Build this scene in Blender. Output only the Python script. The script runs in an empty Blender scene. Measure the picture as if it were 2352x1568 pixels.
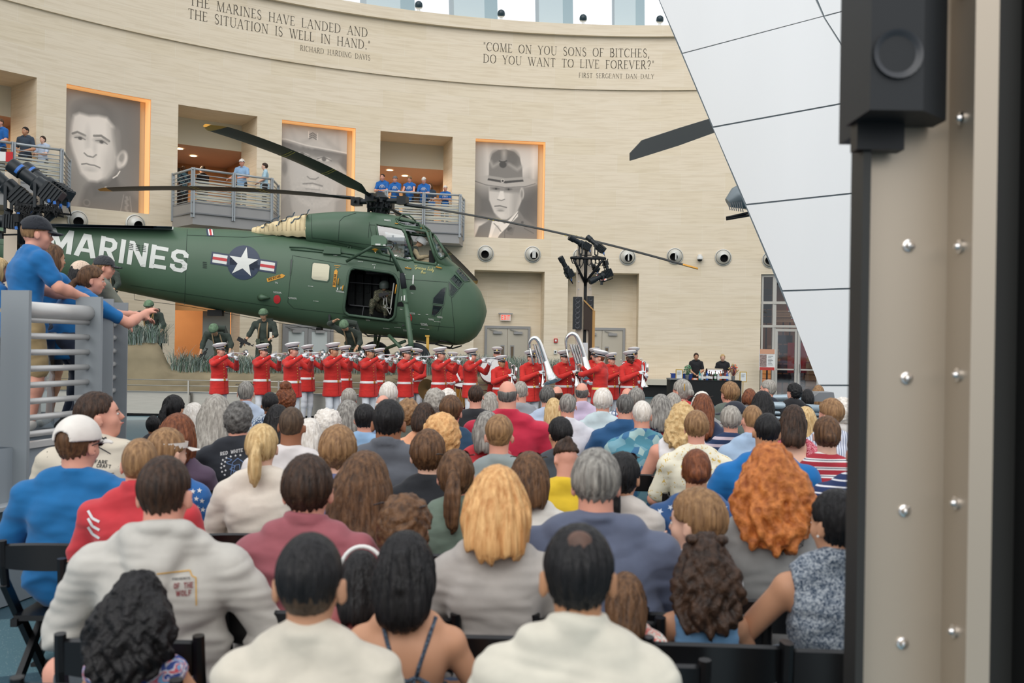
import bpy,math,random
import numpy as np
from mathutils import Vector,Matrix,Euler
from mathutils.bvhtree import BVHTree
random.seed(7);rng=np.random.default_rng(7)
C=bpy.context.scene.collection
SC=bpy.context.scene
# camera, sky, sun, exposure
FPX,ROLL,CAMZ,HZ=2287.0,0.0157,1.72,795.0
cd=bpy.data.cameras.new('camera');cam=bpy.data.objects.new('camera',cd);C.objects.link(cam)
cd.sensor_width=36.0;cd.lens=FPX*36/2352;cd.shift_y=(HZ-784)/2352
cd.clip_start=0.05;cd.clip_end=300
cd.dof.use_dof=True;cd.dof.focus_distance=16.0;cd.dof.aperture_fstop=3.5
_c,_s=math.cos(ROLL),math.sin(ROLL)
cam.matrix_world=Matrix(((_c,-_s,0,0),(0,0,-1,0),(_s,_c,0,CAMZ),(0,0,0,1)))
SC.camera=cam
SC.view_settings.view_transform='Standard';SC.view_settings.look='None'
SC.view_settings.gamma=1;SC.view_settings.use_curve_mapping=False
SC.view_settings.exposure=0.10
SC.cycles.max_bounces=6;SC.cycles.diffuse_bounces=3;SC.cycles.glossy_bounces=3
SC.cycles.transparent_max_bounces=8;SC.cycles.caustics_reflective=False;SC.cycles.caustics_refractive=False
w=bpy.data.worlds.new('sky');SC.world=w;w.use_nodes=True
nt=w.node_tree;bg=nt.nodes['Background']
tc=nt.nodes.new('ShaderNodeTexCoord');sx=nt.nodes.new('ShaderNodeSeparateXYZ');rp=nt.nodes.new('ShaderNodeValToRGB')
nt.links.new(tc.outputs['Generated'],sx.inputs[0]);nt.links.new(sx.outputs['Z'],rp.inputs[0]);nt.links.new(rp.outputs[0],bg.inputs[0])
rp.color_ramp.elements[0].position=0.0;rp.color_ramp.elements[0].color=(0.30,0.33,0.36,1)
rp.color_ramp.elements[1].position=0.35;rp.color_ramp.elements[1].color=(0.93,0.96,1.0,1)
bg.inputs[1].default_value=1.12
sl=bpy.data.lights.new('sun','SUN');sl.energy=1.25;sl.angle=math.radians(60);sl.color=(1.0,0.96,0.9)
so=bpy.data.objects.new('sun',sl);C.objects.link(so)
so.rotation_euler=Vector((0.22,0.85,-0.62)).to_track_quat('-Z','Y').to_euler()
# pixel helpers
def ray(px,py):
 u=(px-1176)/FPX;v=(HZ-py)/FPX
 return Vector((u*_c-v*_s,1.0,u*_s+v*_c))
def P(px,py,Y):
 return Vector((0,0,CAMZ))+ray(px,py)*Y
def PZ(px,py,z):
 r=ray(px,py);return Vector((0,0,CAMZ))+r*((z-CAMZ)/r.z)
WR,WX,WY=22.8,3.7,13.3
def hit(px,py,R=WR):
 r=ray(px,py);A=r.x*r.x+1;B=-2*(r.x*WX+WY);K=WX*WX+WY*WY-R*R
 t=(-B+math.sqrt(B*B-4*A*K))/(2*A)
 return math.atan2(r.x*t-WX,t-WY),CAMZ+r.z*t
def W(th,z,R=WR):
 return Vector((WX+R*math.sin(th),WY+R*math.cos(th),z))
rad=math.radians
# materials
def lin(c):
 return tuple((x/12.92 if x<=0.04045 else((x+0.055)/1.055)**2.4)for x in c)
def S(r,g,b):return lin((r/255,g/255,b/255))
_M={}
def mat(name,col,rough=0.6,metal=0.0,var=0.0,scale=20,stretch=(1,1,1),bump=0.0,spec=0.5,emit=None,es=1.0,col2=None,coat=0.0,sheen=0.0):
 if name in _M:return _M[name]
 m=bpy.data.materials.new(name);m.use_nodes=True;n=m.node_tree;b=n.nodes['Principled BSDF']
 b.inputs['Base Color'].default_value=(*col,1);b.inputs['Roughness'].default_value=rough
 b.inputs['Metallic'].default_value=metal;b.inputs['Specular IOR Level'].default_value=spec
 if coat:b.inputs['Coat Weight'].default_value=coat
 if sheen:b.inputs['Sheen Weight'].default_value=sheen
 if emit:b.inputs['Emission Color'].default_value=(*emit,1);b.inputs['Emission Strength'].default_value=es
 if var or bump or col2:
  t=n.nodes.new('ShaderNodeTexCoord');mp=n.nodes.new('ShaderNodeMapping');mp.inputs['Scale'].default_value=stretch
  no=n.nodes.new('ShaderNodeTexNoise');no.inputs['Scale'].default_value=scale;no.inputs['Detail'].default_value=3
  n.links.new(t.outputs['Object'],mp.inputs[0]);n.links.new(mp.outputs[0],no.inputs[0])
  if var or col2:
   r=n.nodes.new('ShaderNodeValToRGB')
   r.color_ramp.elements[0].position=0.3;r.color_ramp.elements[1].position=0.7
   c1=col2 if col2 else tuple(max(0,x*(1-var))for x in col);c3=col if col2 else tuple(min(1,x*(1+var))for x in col)
   r.color_ramp.elements[0].color=(*c1,1);r.color_ramp.elements[1].color=(*c3,1)
   n.links.new(no.outputs[0],r.inputs[0]);n.links.new(r.outputs[0],b.inputs['Base Color'])
  if bump:
   bu=n.nodes.new('ShaderNodeBump');bu.inputs['Strength'].default_value=bump;bu.inputs['Distance'].default_value=0.02
   n.links.new(no.outputs[0],bu.inputs['Height']);n.links.new(bu.outputs[0],b.inputs['Normal'])
 _M[name]=m;return m
def glass(name='clear_glass',tint=(0.9,0.95,0.97),alpha=0.25,rough=0.03):
 if name in _M:return _M[name]
 m=bpy.data.materials.new(name);m.use_nodes=True;n=m.node_tree;o=n.nodes['Material Output']
 tr=n.nodes.new('ShaderNodeBsdfTransparent');tr.inputs[0].default_value=(*tint,1)
 gl=n.nodes.new('ShaderNodeBsdfGlossy');gl.inputs['Roughness'].default_value=rough
 mx=n.nodes.new('ShaderNodeMixShader');mx.inputs[0].default_value=alpha
 n.links.new(tr.outputs[0],mx.inputs[1]);n.links.new(gl.outputs[0],mx.inputs[2]);n.links.new(mx.outputs[0],o.inputs[0])
 _M[name]=m;return m
def stone(name,base,dark,light):
 m=bpy.data.materials.new(name);m.use_nodes=True;n=m.node_tree;b=n.nodes['Principled BSDF'];L=n.links.new
 uv=n.nodes.new('ShaderNodeUVMap');uv.uv_map='UVMap'
 br=n.nodes.new('ShaderNodeTexBrick');br.inputs['Scale'].default_value=1.0
 br.inputs['Brick Width'].default_value=1.55;br.inputs['Row Height'].default_value=0.62;br.inputs['Mortar Size'].default_value=0.006
 br.offset=0.5;br.inputs['Color1'].default_value=(*base,1);br.inputs['Color2'].default_value=(*dark,1)
 br.inputs['Mortar'].default_value=(*light,1);br.inputs['Bias'].default_value=-0.25;br.inputs['Mortar Smooth'].default_value=0.3
 L(uv.outputs[0],br.inputs[0])
 mp=n.nodes.new('ShaderNodeMapping');mp.inputs['Scale'].default_value=(0.55,9,1)
 L(uv.outputs[0],mp.inputs[0])
 wv=n.nodes.new('ShaderNodeTexNoise');wv.inputs['Scale'].default_value=1.6;wv.inputs['Detail'].default_value=6;wv.inputs['Distortion'].default_value=0.8
 L(mp.outputs[0],wv.inputs[0])
 r=n.nodes.new('ShaderNodeValToRGB');r.color_ramp.elements[0].position=0.36;r.color_ramp.elements[0].color=(0.91,0.885,0.84,1)
 r.color_ramp.elements[1].position=0.56;r.color_ramp.elements[1].color=(1.03,1.03,1.03,1)
 L(wv.outputs[0],r.inputs[0])
 mx=n.nodes.new('ShaderNodeMix');mx.data_type='RGBA';mx.blend_type='MULTIPLY';mx.inputs[0].default_value=0.75
 L(br.outputs[0],mx.inputs[6]);L(r.outputs[0],mx.inputs[7]);L(mx.outputs[2],b.inputs['Base Color'])
 b.inputs['Roughness'].default_value=0.55
 _M[name]=m;return m
STONE=stone('limestone',S(233,218,194),S(228,212,184),S(235,223,202))
WHITE=mat('white_paint',S(235,235,232),0.5)
CREAM=mat('cream_paint',S(225,220,200),0.7)
GREYP=mat('grey_paint',S(156,155,154),0.45,0.1,var=0.03,scale=3)
GREYD=mat('dark_grey_paint',S(122,124,127),0.5)
STEEL=mat('brushed_steel',S(190,185,175),0.32,0.9,var=0.06,scale=3,stretch=(1,1,30))
CHROME=mat('chrome',S(225,222,220),0.12,1.0)
BLACK=mat('black_metal',S(24,26,28),0.45,0.3)
BLACKM=mat('matte_black',S(16,17,18),0.75)
VOIDM=mat('dark_recess',S(10,10,11),0.9)
BRASS=mat('brass',S(225,180,90),0.3,0.9)
GLASS=glass()
# mesh builder
class MB:
 def __init__(s):s.v=[];s.f=[];s.mi=[];s.uv=None;s.m=0
 def add(s,vs,fs):
  o=len(s.v);s.v+=[tuple(x)for x in vs]
  for f in fs:s.f.append([o+i for i in f]);s.mi.append(s.m)
  return s
 def quad(s,*p):return s.add(p,[list(range(len(p)))])
 def box(s,lo,hi,M=None,ch=0):
  x0,y0,z0=lo;x1,y1,z1=hi
  vs=[(x0,y0,z0),(x1,y0,z0),(x1,y1,z0),(x0,y1,z0),(x0,y0,z1),(x1,y0,z1),(x1,y1,z1),(x0,y1,z1)]
  if M is not None:vs=[M@Vector(v)for v in vs]
  return s.add(vs,[[0,3,2,1],[4,5,6,7],[0,1,5,4],[1,2,6,5],[2,3,7,6],[3,0,4,7]])
 def cbox(s,c,size,rz=0,M=None):
  h=Vector(size)/2;T=Matrix.Translation(Vector(c))@Matrix.Rotation(rz,4,'Z')
  if M is not None:T=T@M
  return s.box(-h,h,T)
 def bar(s,a,b,wx,wz,up=(0,0,1)):
  a=Vector(a);b=Vector(b);d=(b-a);L=d.length;d=d/L;u=Vector(up)
  r=d.cross(u)
  if r.length<1e-4:r=d.cross(Vector((0,1,0)))
  r.normalize();u=r.cross(d)
  M=Matrix(((r.x,d.x,u.x,a.x),(r.y,d.y,u.y,a.y),(r.z,d.z,u.z,a.z),(0,0,0,1)))
  return s.box((-wx/2,0,-wz/2),(wx/2,L,wz/2),M)
 def tube(s,pts,r,n=10,cap=True,closed=False):
  pts=[Vector(p)for p in pts];m=len(pts);rs=r if isinstance(r,(list,tuple))else[r]*m
  vs=[];prev=None
  for i in range(m):
   if closed:t=pts[(i+1)%m]-pts[i-1]
   else:t=(pts[min(i+1,m-1)]-pts[max(i-1,0)])
   t=t.normalized()if t.length>1e-9 else Vector((0,0,1))
   if prev is None:u=t.orthogonal().normalized()
   else:
    u=prev-t*prev.dot(t);u=u.normalized()if u.length>1e-6 else t.orthogonal().normalized()
   prev=u;w2=t.cross(u)
   for k in range(n):
    a=2*math.pi*k/n;vs.append(pts[i]+(u*math.cos(a)+w2*math.sin(a))*rs[i])
  fs=[]
  for i in range(m if closed else m-1):
   for k in range(n):
    a,b=i*n+k,i*n+(k+1)%n;j=((i+1)%m)*n
    fs.append([a,b,j+(k+1)%n,j+k])
  if cap and not closed:fs.append(list(range(n))[::-1]);fs.append([(m-1)*n+k for k in range(n)])
  return s.add(vs,fs)
 def lathe(s,prof,M=None,n=20,a0=0,a1=2*math.pi):
  full=abs(a1-a0-2*math.pi)<1e-6;cols=n if full else n+1
  vs=[]
  for r,z in prof:
   for k in range(cols):
    a=a0+(a1-a0)*k/n;v=Vector((r*math.cos(a),r*math.sin(a),z));vs.append(M@v if M is not None else v)
  fs=[]
  for i in range(len(prof)-1):
   for k in range(n):
    k2=(k+1)%cols;fs.append([i*cols+k,i*cols+k2,(i+1)*cols+k2,(i+1)*cols+k])
  return s.add(vs,fs)
 def disc(s,c,nrm,r,n=24):
  c=Vector(c);q=Vector(nrm).to_track_quat('Z','Y')
  return s.add([c+q@Vector((r*math.cos(2*math.pi*k/n),r*math.sin(2*math.pi*k/n),0))for k in range(n)],[list(range(n))])
 def prism(s,poly,d,M=None):
  n=len(poly);vs=[Vector((x,y,0))for x,y in poly]+[Vector((x,y,d))for x,y in poly]
  if M is not None:vs=[M@v for v in vs]
  return s.add(vs,[list(range(n))[::-1],[n+i for i in range(n)]]+[[i,(i+1)%n,n+(i+1)%n,n+i]for i in range(n)])
 def build(s,name,m,parent=None,smooth=False,**props):
  me=bpy.data.meshes.new(name);me.from_pydata(s.v,[],s.f)
  ms=m if isinstance(m,(list,tuple))else[m]
  for x in ms:me.materials.append(x)
  if len(ms)>1:me.polygons.foreach_set('material_index',s.mi)
  if s.uv is not None:
   l=me.uv_layers.new(name='UVMap');vi=np.zeros(len(me.loops),int);me.loops.foreach_get('vertex_index',vi)
   l.data.foreach_set('uv',np.array(s.uv,float)[vi].ravel())
  if smooth=='auto':autosm(me)
  elif smooth:me.polygons.foreach_set('use_smooth',[True]*len(me.polygons))
  me.update();o=bpy.data.objects.new(name,me);C.objects.link(o)
  if parent:o.parent=parent
  for k,v in props.items():o[k]=v
  return o
def autosm(me,ang=0.6):
 me.polygons.foreach_set('use_smooth',[True]*len(me.polygons))
 me.set_sharp_from_angle(angle=ang)
def empty(name,loc=(0,0,0),label=None,cat=None,group=None,rz=0,parent=None):
 o=bpy.data.objects.new(name,None);C.objects.link(o);o.location=loc;o.rotation_euler=(0,0,rz);o.empty_display_size=0.1
 if parent:o.parent=parent
 tag(o,label,cat,group);return o
def tag(o,label=None,cat=None,group=None,kind=None):
 if label:o['label']=label
 if cat:o['category']=cat
 if group:o['group']=group
 if kind:o['kind']=kind
 return o
def structure(o):o['kind']='structure';return o
# curved wall
Z_PT,Z_PB=9.11,5.60
HOLES=[]
PORT=[(-47.12,-40.79),(-30.12,-23.74),(-12.96,-6.57)]
OPEN=[(-55.8,-49.23),(-38.65,-32.2),(-21.54,-15.04)]
for a,b in PORT:HOLES.append((a,b,Z_PB,Z_PT))
for a,b in OPEN:HOLES.append((a,b,5.9,9.11))
DOORS=[(-30.12,-23.74),(-12.87,-6.45),(-4.3,2.17)]
for a,b in DOORS:HOLES.append((a,b,0.0,4.43))
LOW=[(-60,-43.2),(-38.65,-33.4)]
for a,b in LOW:HOLES.append((a,b,0.0,3.9))
GLZ=(13.05,24.0)
HOLES.append((GLZ[0],GLZ[1],0.0,4.43))
def cyl_panel(mb,t0,t1,z0,z1,R=WR,step=1.0,uvs=None,flip=False):
 n=max(1,int(math.ceil((t1-t0)/step)))
 for i in range(n):
  a=rad(t0+(t1-t0)*i/n);b=rad(t0+(t1-t0)*(i+1)/n)
  q=[W(a,z0,R),W(b,z0,R),W(b,z1,R),W(a,z1,R)]
  mb.quad(*q)
  if mb.uv is not None:mb.uv+=[(a*R,z0),(b*R,z0),(b*R,z1),(a*R,z1)]
wall=MB();wall.uv=[]
ts=sorted({-75.,50.}|{h[0]for h in HOLES}|{h[1]for h in HOLES});zs=sorted({0.,11.05}|{h[2]for h in HOLES}|{h[3]for h in HOLES})
for i in range(len(ts)-1):
 for j in range(len(zs)-1):
  tm,zm=(ts[i]+ts[i+1])/2,(zs[j]+zs[j+1])/2
  if any(h[0]<tm<h[1]and h[2]<zm<h[3]for h in HOLES):continue
  cyl_panel(wall,ts[i],ts[i+1],zs[j],zs[j+1])
def ringstep(mb,R0,R1,z,t0=-75,t1=50):
 n=int((t1-t0))
 for i in range(n):
  a=rad(t0+(t1-t0)*i/n);b=rad(t0+(t1-t0)*(i+1)/n)
  mb.quad(W(a,z,R0),W(b,z,R0),W(b,z,R1),W(a,z,R1))
  if mb.uv is not None:mb.uv+=[(a*R0,z),(b*R0,z),(b*R0,z+R1-R0),(a*R0,z+R1-R0)]
ringstep(wall,WR-0.07,WR,11.05)
cyl_panel(wall,-75,50,11.05,12.95,WR-0.07)
ringstep(wall,WR-0.22,WR-0.07,12.95)
cyl_panel(wall,-75,50,12.95,13.35,WR-0.22)
ringstep(wall,WR-0.22,WR+0.6,13.35)
def reveal(mb,a,b,z0,z1,d,R=WR):
 for t in(a,b):
  mb.quad(W(rad(t),z0,R),W(rad(t),z1,R),W(rad(t),z1,R+d),W(rad(t),z0,R+d))
  if mb.uv is not None:mb.uv+=[(0,z0),(0,z1),(d,z1),(d,z0)]
 n=6
 for z in(z0,z1):
  for i in range(n):
   p,q=rad(a+(b-a)*i/n),rad(a+(b-a)*(i+1)/n)
   mb.quad(W(p,z,R),W(q,z,R),W(q,z,R+d),W(p,z,R+d))
   if mb.uv is not None:mb.uv+=[(p*R,0),(q*R,0),(q*R,d),(p*R,d)]
for a,b in OPEN:reveal(wall,a,b,5.9,9.11,1.7)
for a,b in DOORS:
 reveal(wall,a,b,0,4.43,0.9);cyl_panel(wall,a,b,0,4.43,WR+0.9)
reveal(wall,GLZ[0],GLZ[1],0,4.43,0.35)
for a,b in LOW:reveal(wall,a,b,0,3.9,0.9)
wo=structure(wall.build('wall_back',STONE))
tag(wo,'curved cream limestone wall with frieze and openings')
FLOORM=bpy.data.materials.new('terrazzo');FLOORM.use_nodes=True
n=FLOORM.node_tree;b=n.nodes['Principled BSDF'];b.inputs['Roughness'].default_value=0.35
t=n.nodes.new('ShaderNodeTexCoord');sp=n.nodes.new('ShaderNodeTexVoronoi');sp.inputs['Scale'].default_value=70
n.links.new(t.outputs['Object'],sp.inputs[0]);r=n.nodes.new('ShaderNodeValToRGB')
r.color_ramp.elements[0].position=0.06;r.color_ramp.elements[0].color=(*S(150,165,170),1)
r.color_ramp.elements[1].position=0.2;r.color_ramp.elements[1].color=(*S(62,92,104),1)
n.links.new(sp.outputs['Distance'],r.inputs[0])
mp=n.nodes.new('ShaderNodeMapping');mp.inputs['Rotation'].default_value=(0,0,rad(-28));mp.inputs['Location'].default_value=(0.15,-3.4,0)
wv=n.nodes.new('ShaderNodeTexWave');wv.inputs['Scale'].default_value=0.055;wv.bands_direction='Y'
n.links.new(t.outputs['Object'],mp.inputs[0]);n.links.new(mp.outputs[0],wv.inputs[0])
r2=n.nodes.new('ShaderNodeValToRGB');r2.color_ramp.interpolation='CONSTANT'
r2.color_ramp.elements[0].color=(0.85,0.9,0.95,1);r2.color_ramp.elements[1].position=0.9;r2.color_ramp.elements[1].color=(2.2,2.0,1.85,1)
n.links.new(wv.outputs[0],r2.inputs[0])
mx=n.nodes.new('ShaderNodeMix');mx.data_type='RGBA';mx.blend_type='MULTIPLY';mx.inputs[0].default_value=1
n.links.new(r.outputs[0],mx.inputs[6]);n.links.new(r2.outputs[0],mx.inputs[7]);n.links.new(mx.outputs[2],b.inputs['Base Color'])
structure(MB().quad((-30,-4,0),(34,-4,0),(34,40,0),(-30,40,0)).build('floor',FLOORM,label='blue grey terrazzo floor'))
# stroke lettering
def _arc(cx,cy,rx,ry,a0,a1,n=10):
 return[(cx+rx*math.cos(rad(a0+(a1-a0)*i/n)),cy+ry*math.sin(rad(a0+(a1-a0)*i/n)))for i in range(n+1)]
K_,T_=0.10,0.042
GL={'A':(.78,[(T_,[(.06,0),(.39,1)]),(K_,[(.39,1),(.70,0)]),(T_,[(.18,.36),(.60,.36)])],[(.06,0),(.70,0)]),'B':(.62,[(K_,[(.12,0),(.12,1)]),(K_,_arc(.28,.76,.22,.24,90,-90)),(K_,_arc(.28,.27,.28,.27,90,-90)),(T_,[(.12,.98),(.3,.98)]),(T_,[(.12,.53),(.3,.53)]),(T_,[(.12,.02),(.3,.02)])],[(.12,0),(.12,1)]),'C':(.76,[(K_,_arc(.44,.5,.38,.5,110,250)),(T_,_arc(.44,.5,.38,.48,110,45)),(T_,_arc(.44,.5,.38,.48,250,315)),(T_,[(.70,.72),(.70,.95)])],[]),'D':(.80,[(K_,[(.12,0),(.12,1)]),(T_,_arc(.3,.5,.42,.48,90,40)),(K_,_arc(.3,.5,.42,.5,45,-45)),(T_,_arc(.3,.5,.42,.48,-40,-90)),(T_,[(.12,.98),(.3,.98)]),(T_,[(.12,.02),(.3,.02)])],[(.12,0),(.12,1)]),'E':(.60,[(K_,[(.12,0),(.12,1)]),(T_,[(.12,.97),(.52,.97)]),(T_,[(.12,.52),(.44,.52)]),(T_,[(.12,.03),(.55,.03)]),(T_,[(.52,.97),(.52,.84)]),(T_,[(.55,.03),(.57,.18)])],[(.12,0),(.12,1)]),'F':(.56,[(K_,[(.12,0),(.12,1)]),(T_,[(.12,.97),(.52,.97)]),(T_,[(.12,.50),(.44,.50)]),(T_,[(.52,.97),(.52,.84)])],[(.12,0),(.12,1)]),'G':(.80,[(K_,_arc(.44,.5,.38,.5,110,250)),(T_,_arc(.44,.5,.38,.48,110,45)),(T_,_arc(.44,.5,.38,.48,250,320)),(K_,[(.70,.05),(.70,.42)])],[(.70,.42)]),'H':(.84,[(K_,[(.14,0),(.14,1)]),(K_,[(.70,0),(.70,1)]),(T_,[(.14,.5),(.7,.5)])],[(.14,0),(.14,1),(.7,0),(.7,1)]),'I':(.30,[(K_,[(.15,0),(.15,1)])],[(.15,0),(.15,1)]),'K':(.70,[(K_,[(.12,0),(.12,1)]),(T_,[(.12,.42),(.56,1)]),(K_,[(.26,.58),(.62,0)])],[(.12,0),(.12,1),(.62,0),(.56,1)]),'L':(.60,[(K_,[(.12,0),(.12,1)]),(T_,[(.12,.03),(.54,.03)]),(T_,[(.54,.03),(.56,.2)])],[(.12,0),(.12,1)]),'M':(1.0,[(T_,[(.12,0),(.16,1)]),(K_,[(.16,1),(.48,0)]),(T_,[(.48,0),(.82,1)]),(K_,[(.82,1),(.86,0)])],[(.12,0),(.86,0),(.14,1),(.86,1)]),'N':(.86,[(T_,[(.14,0),(.14,1)]),(K_,[(.14,1),(.72,0)]),(T_,[(.72,0),(.72,1)])],[(.14,0),(.1,1),(.72,1)]),'O':(.84,[(K_,_arc(.42,.5,.36,.5,125,235)),(T_,_arc(.42,.5,.36,.48,235,305)),(K_,_arc(.42,.5,.36,.5,-55,55)),(T_,_arc(.42,.5,.36,.48,55,125))],[]),'R':(.72,[(K_,[(.12,0),(.12,1)]),(K_,_arc(.28,.74,.24,.26,90,-90)),(T_,[(.12,.98),(.3,.98)]),(T_,[(.12,.48),(.3,.48)]),(K_,[(.32,.48),(.64,0)])],[(.12,0),(.12,1),(.66,0)]),'S':(.58,[(K_*.8,_arc(.3,.75,.2,.24,60,215)),(K_,[(.14,.62),(.46,.40)]),(K_*.8,_arc(.3,.25,.21,.25,35,-125)),(T_,[(.47,.95),(.49,.75)]),(T_,[(.1,.28),(.12,.05)])],[]),'T':(.68,[(K_,[(.34,0),(.34,1)]),(T_,[(.04,.97),(.64,.97)]),(T_,[(.04,.97),(.04,.82)]),(T_,[(.64,.97),(.64,.82)])],[(.34,0)]),'U':(.82,[(K_,[(.14,1),(.14,.3)]),(K_*.8,_arc(.42,.3,.28,.3,180,270)),(T_,_arc(.42,.3,.28,.3,270,360)),(T_,[(.70,.3),(.70,1)])],[(.14,1),(.7,1)]),'V':(.76,[(K_,[(.06,1),(.38,0)]),(T_,[(.38,0),(.68,1)])],[(.06,1),(.68,1)]),'W':(1.08,[(K_,[(.06,1),(.34,0)]),(T_,[(.34,0),(.55,.95)]),(K_,[(.50,1),(.76,0)]),(T_,[(.76,0),(1.02,1)])],[(.06,1),(.5,1),(1.02,1)]),'Y':(.72,[(K_,[(.06,1),(.36,.48)]),(T_,[(.36,.48),(.64,1)]),(K_,[(.36,.5),(.36,0)])],[(.06,1),(.64,1),(.36,0)]),'"':(.32,[(.06,[(.1,1),(.1,.72)]),(.06,[(.22,1),(.22,.72)])],[]),'.':(.26,[(.12,[(.13,0),(.13,.12)])],[]),',':(.26,[(.10,[(.15,.1),(.08,-.15)])],[]),'?':(.52,[(K_*.8,_arc(.26,.76,.19,.23,170,-60)),(K_*.8,[(.34,.55),(.24,.28)]),(.12,[(.24,0),(.24,.12)])],[]),}
def letter_quads(ch,serif=True,glyphs=GL):
 wd,st,se=glyphs[ch];out=[]
 for wt,pts in st:
  for i in range(len(pts)-1):
   (x0,y0),(x1,y1)=pts[i],pts[i+1];dx,dy=x1-x0,y1-y0;L=math.hypot(dx,dy)or 1
   nx,ny=-dy/L*wt/2,dx/L*wt/2
   k9=.01 if len(pts)>2 else(0 if serif else .035);ex,ey=dx/L*k9,dy/L*k9
   out.append([(x0+nx-ex,y0+ny-ey),(x0-nx-ex,y0-ny-ey),(x1-nx+ex,y1-ny+ey),(x1+nx+ex,y1+ny+ey)])
 if serif:
  for x,y in se:
   o=.0 if y<.5 else-.035
   out.append([(x-.13,y+o),(x+.13,y+o),(x+.13,y+o+.035),(x-.13,y+o+.035)])
 return wd,out
def text_quads(txt,space=.75,track=.12,glyphs=GL,serif=True):
 x=0;res=[]
 for ch in txt:
  if ch==' ':x+=space;continue
  wd,qs=letter_quads(ch,serif,glyphs)
  res+=[[(x+a,b)for a,b in q]for q in qs];x+=wd+track
 return x-track,res
def keep(o):
 if o.parent:o.matrix_parent_inverse=Matrix.Translation(-Vector(o.parent.location))
 return o
def wall_text(parent,name,txt,pL,pR,cap,lab=None):
 (tl,zl),(tr,zr)=hit(*pL),hit(*pR)
 if abs(zl-zr)>.03:zl=zr
 R=WR-0.075;Ln=(tr-tl)*R;wd,_=text_quads(txt);k=Ln/wd;x0=0
 for wrd in txt.split(' '):
  ww,qs=text_quads(wrd);mb=MB()
  for q in qs:mb.quad(*[W(tl+((x0+x)*k)/R,zr+y*cap,R)for x,y in q])
  keep(mb.build(name,INK,parent));x0+=ww+.12+.75
INK=mat('engraved_letters',S(88,80,68),0.8)
q1=empty('wall_inscription',W(*hit(640,60),WR-.07),'dark serif quote THE MARINES HAVE LANDED engraved on left of frieze','inscription')
q2=empty('wall_inscription',W(*hit(1300,140),WR-.07),'dark serif quote COME ON YOU SONS engraved on right of frieze','inscription')
zt=hit(840,87)[1];zt2=hit(840,115)[1];zt3=hit(848,140)[1]
for txt,a,b,cap in(('"THE MARINES HAVE LANDED AND',(425,30),(843,87),.31),('THE SITUATION IS WELL IN HAND."',(430,45),(849,116),.31),('RICHARD HARDING DAVIS',(688,117),(849,140),.18)):
 (wall_text(q1,'engraved_word',txt,a,b,cap))
for txt,a,b,cap in(('"COME ON YOU SONS OF BITCHES,',(1109,120),(1492,133),.31),('DO YOU WANT TO LIVE FOREVER?"',(1109,146),(1502,160),.31),('FIRST SERGEANT DAN DALY',(1329,178),(1502,182),.17)):
 (wall_text(q2,'engraved_word',txt,a,b,cap))
# clerestory
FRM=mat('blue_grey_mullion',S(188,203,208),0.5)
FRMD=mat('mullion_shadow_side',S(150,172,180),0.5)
def th_at(px,py=30,R=WR+0.6):return hit(px,py,R)[0]
pil=[(640,700),(844,955),(1045,1145),(1240,1318),(1413,1482)]
dth=th_at(1413)-th_at(1240)
ths=[(th_at(a),th_at(b))for a,b in pil]
l0=ths[-1]
for k in range(1,5):ths.append((l0[0]+dth*k,l0[1]+dth*k))
l0=ths[0]
for k in range(1,5):ths.insert(0,(l0[0]-dth*k*1.15,l0[1]-dth*k*1.15))
cw=[]
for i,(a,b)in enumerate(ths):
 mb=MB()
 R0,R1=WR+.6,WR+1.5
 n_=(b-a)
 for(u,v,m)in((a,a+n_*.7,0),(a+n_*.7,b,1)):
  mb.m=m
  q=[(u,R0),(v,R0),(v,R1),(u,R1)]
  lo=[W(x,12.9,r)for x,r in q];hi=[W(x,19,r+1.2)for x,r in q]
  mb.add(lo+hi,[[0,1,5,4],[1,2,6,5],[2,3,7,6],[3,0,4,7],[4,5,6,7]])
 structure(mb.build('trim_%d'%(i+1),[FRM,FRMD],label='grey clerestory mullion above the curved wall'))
for i in range(len(ths)-1):
 a,b=ths[i][1],ths[i+1][0];mb=MB();R0=WR+1.0
 mb.quad(W(a,13.0,R0),W(b,13.0,R0),W(b,19,R0+1.2),W(a,19,R0+1.2))
 o=structure(mb.build('window_%d'%(i+1),glass('clerestory_glass',(1,1,1),0.06),label='clerestory window pane above the wall'))
 f=MB();f.bar(W(a,13.38,R0-.1),W(b,13.38,R0-.1),.12,.12);f.build('window_frame',WHITE,o)
structure(MB().add([W(rad(t),19,r)for t in range(-75,55,5)for r in(WR+.2,WR+3)],[[2*i,2*i+2,2*i+3,2*i+1]for i in range(25)]).build('trim_30',FRM,label='clerestory head beam'))
LAMPW=mat('lamp_lens',S(235,235,230),0.3)
DKTEAL=mat('dark_teal_dome',S(38,58,66),0.35)
for i,(px,py,w_)in enumerate([(963,14,'leftmost'),(1152,37,'second from left'),(1340,45,'third from left'),(1516,47,'rightmost, by the white pylon')]):
 th,z=hit(px,py,WR-.1);p=W(th,13.36,WR-.02)
 e=empty('ledge_floodlight',p,'small dark domed floodlight on wall ledge, '+w_,'light','floodlights on the wall ledge')
 M=Matrix.Translation((0,0,.24))@Euler((rad(25),0,0)).to_matrix().to_4x4()
 MB().lathe([(0,.17),(.07,.15),(.12,.1),(.135,.02),(.13,-.04)],M,16).build('lamp_hood',DKTEAL,e,'auto')
 MB().lathe([(.13,-.04),(.1,-.09),(.0,-.11)],M,16).build('lens',LAMPW,e,'auto')
 MB().tube([(0,0,0),(0,0,.16)],.05).cbox((0,0,.015),(.2,.16,.03)).build('lamp_base',WHITE,e)
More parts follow.
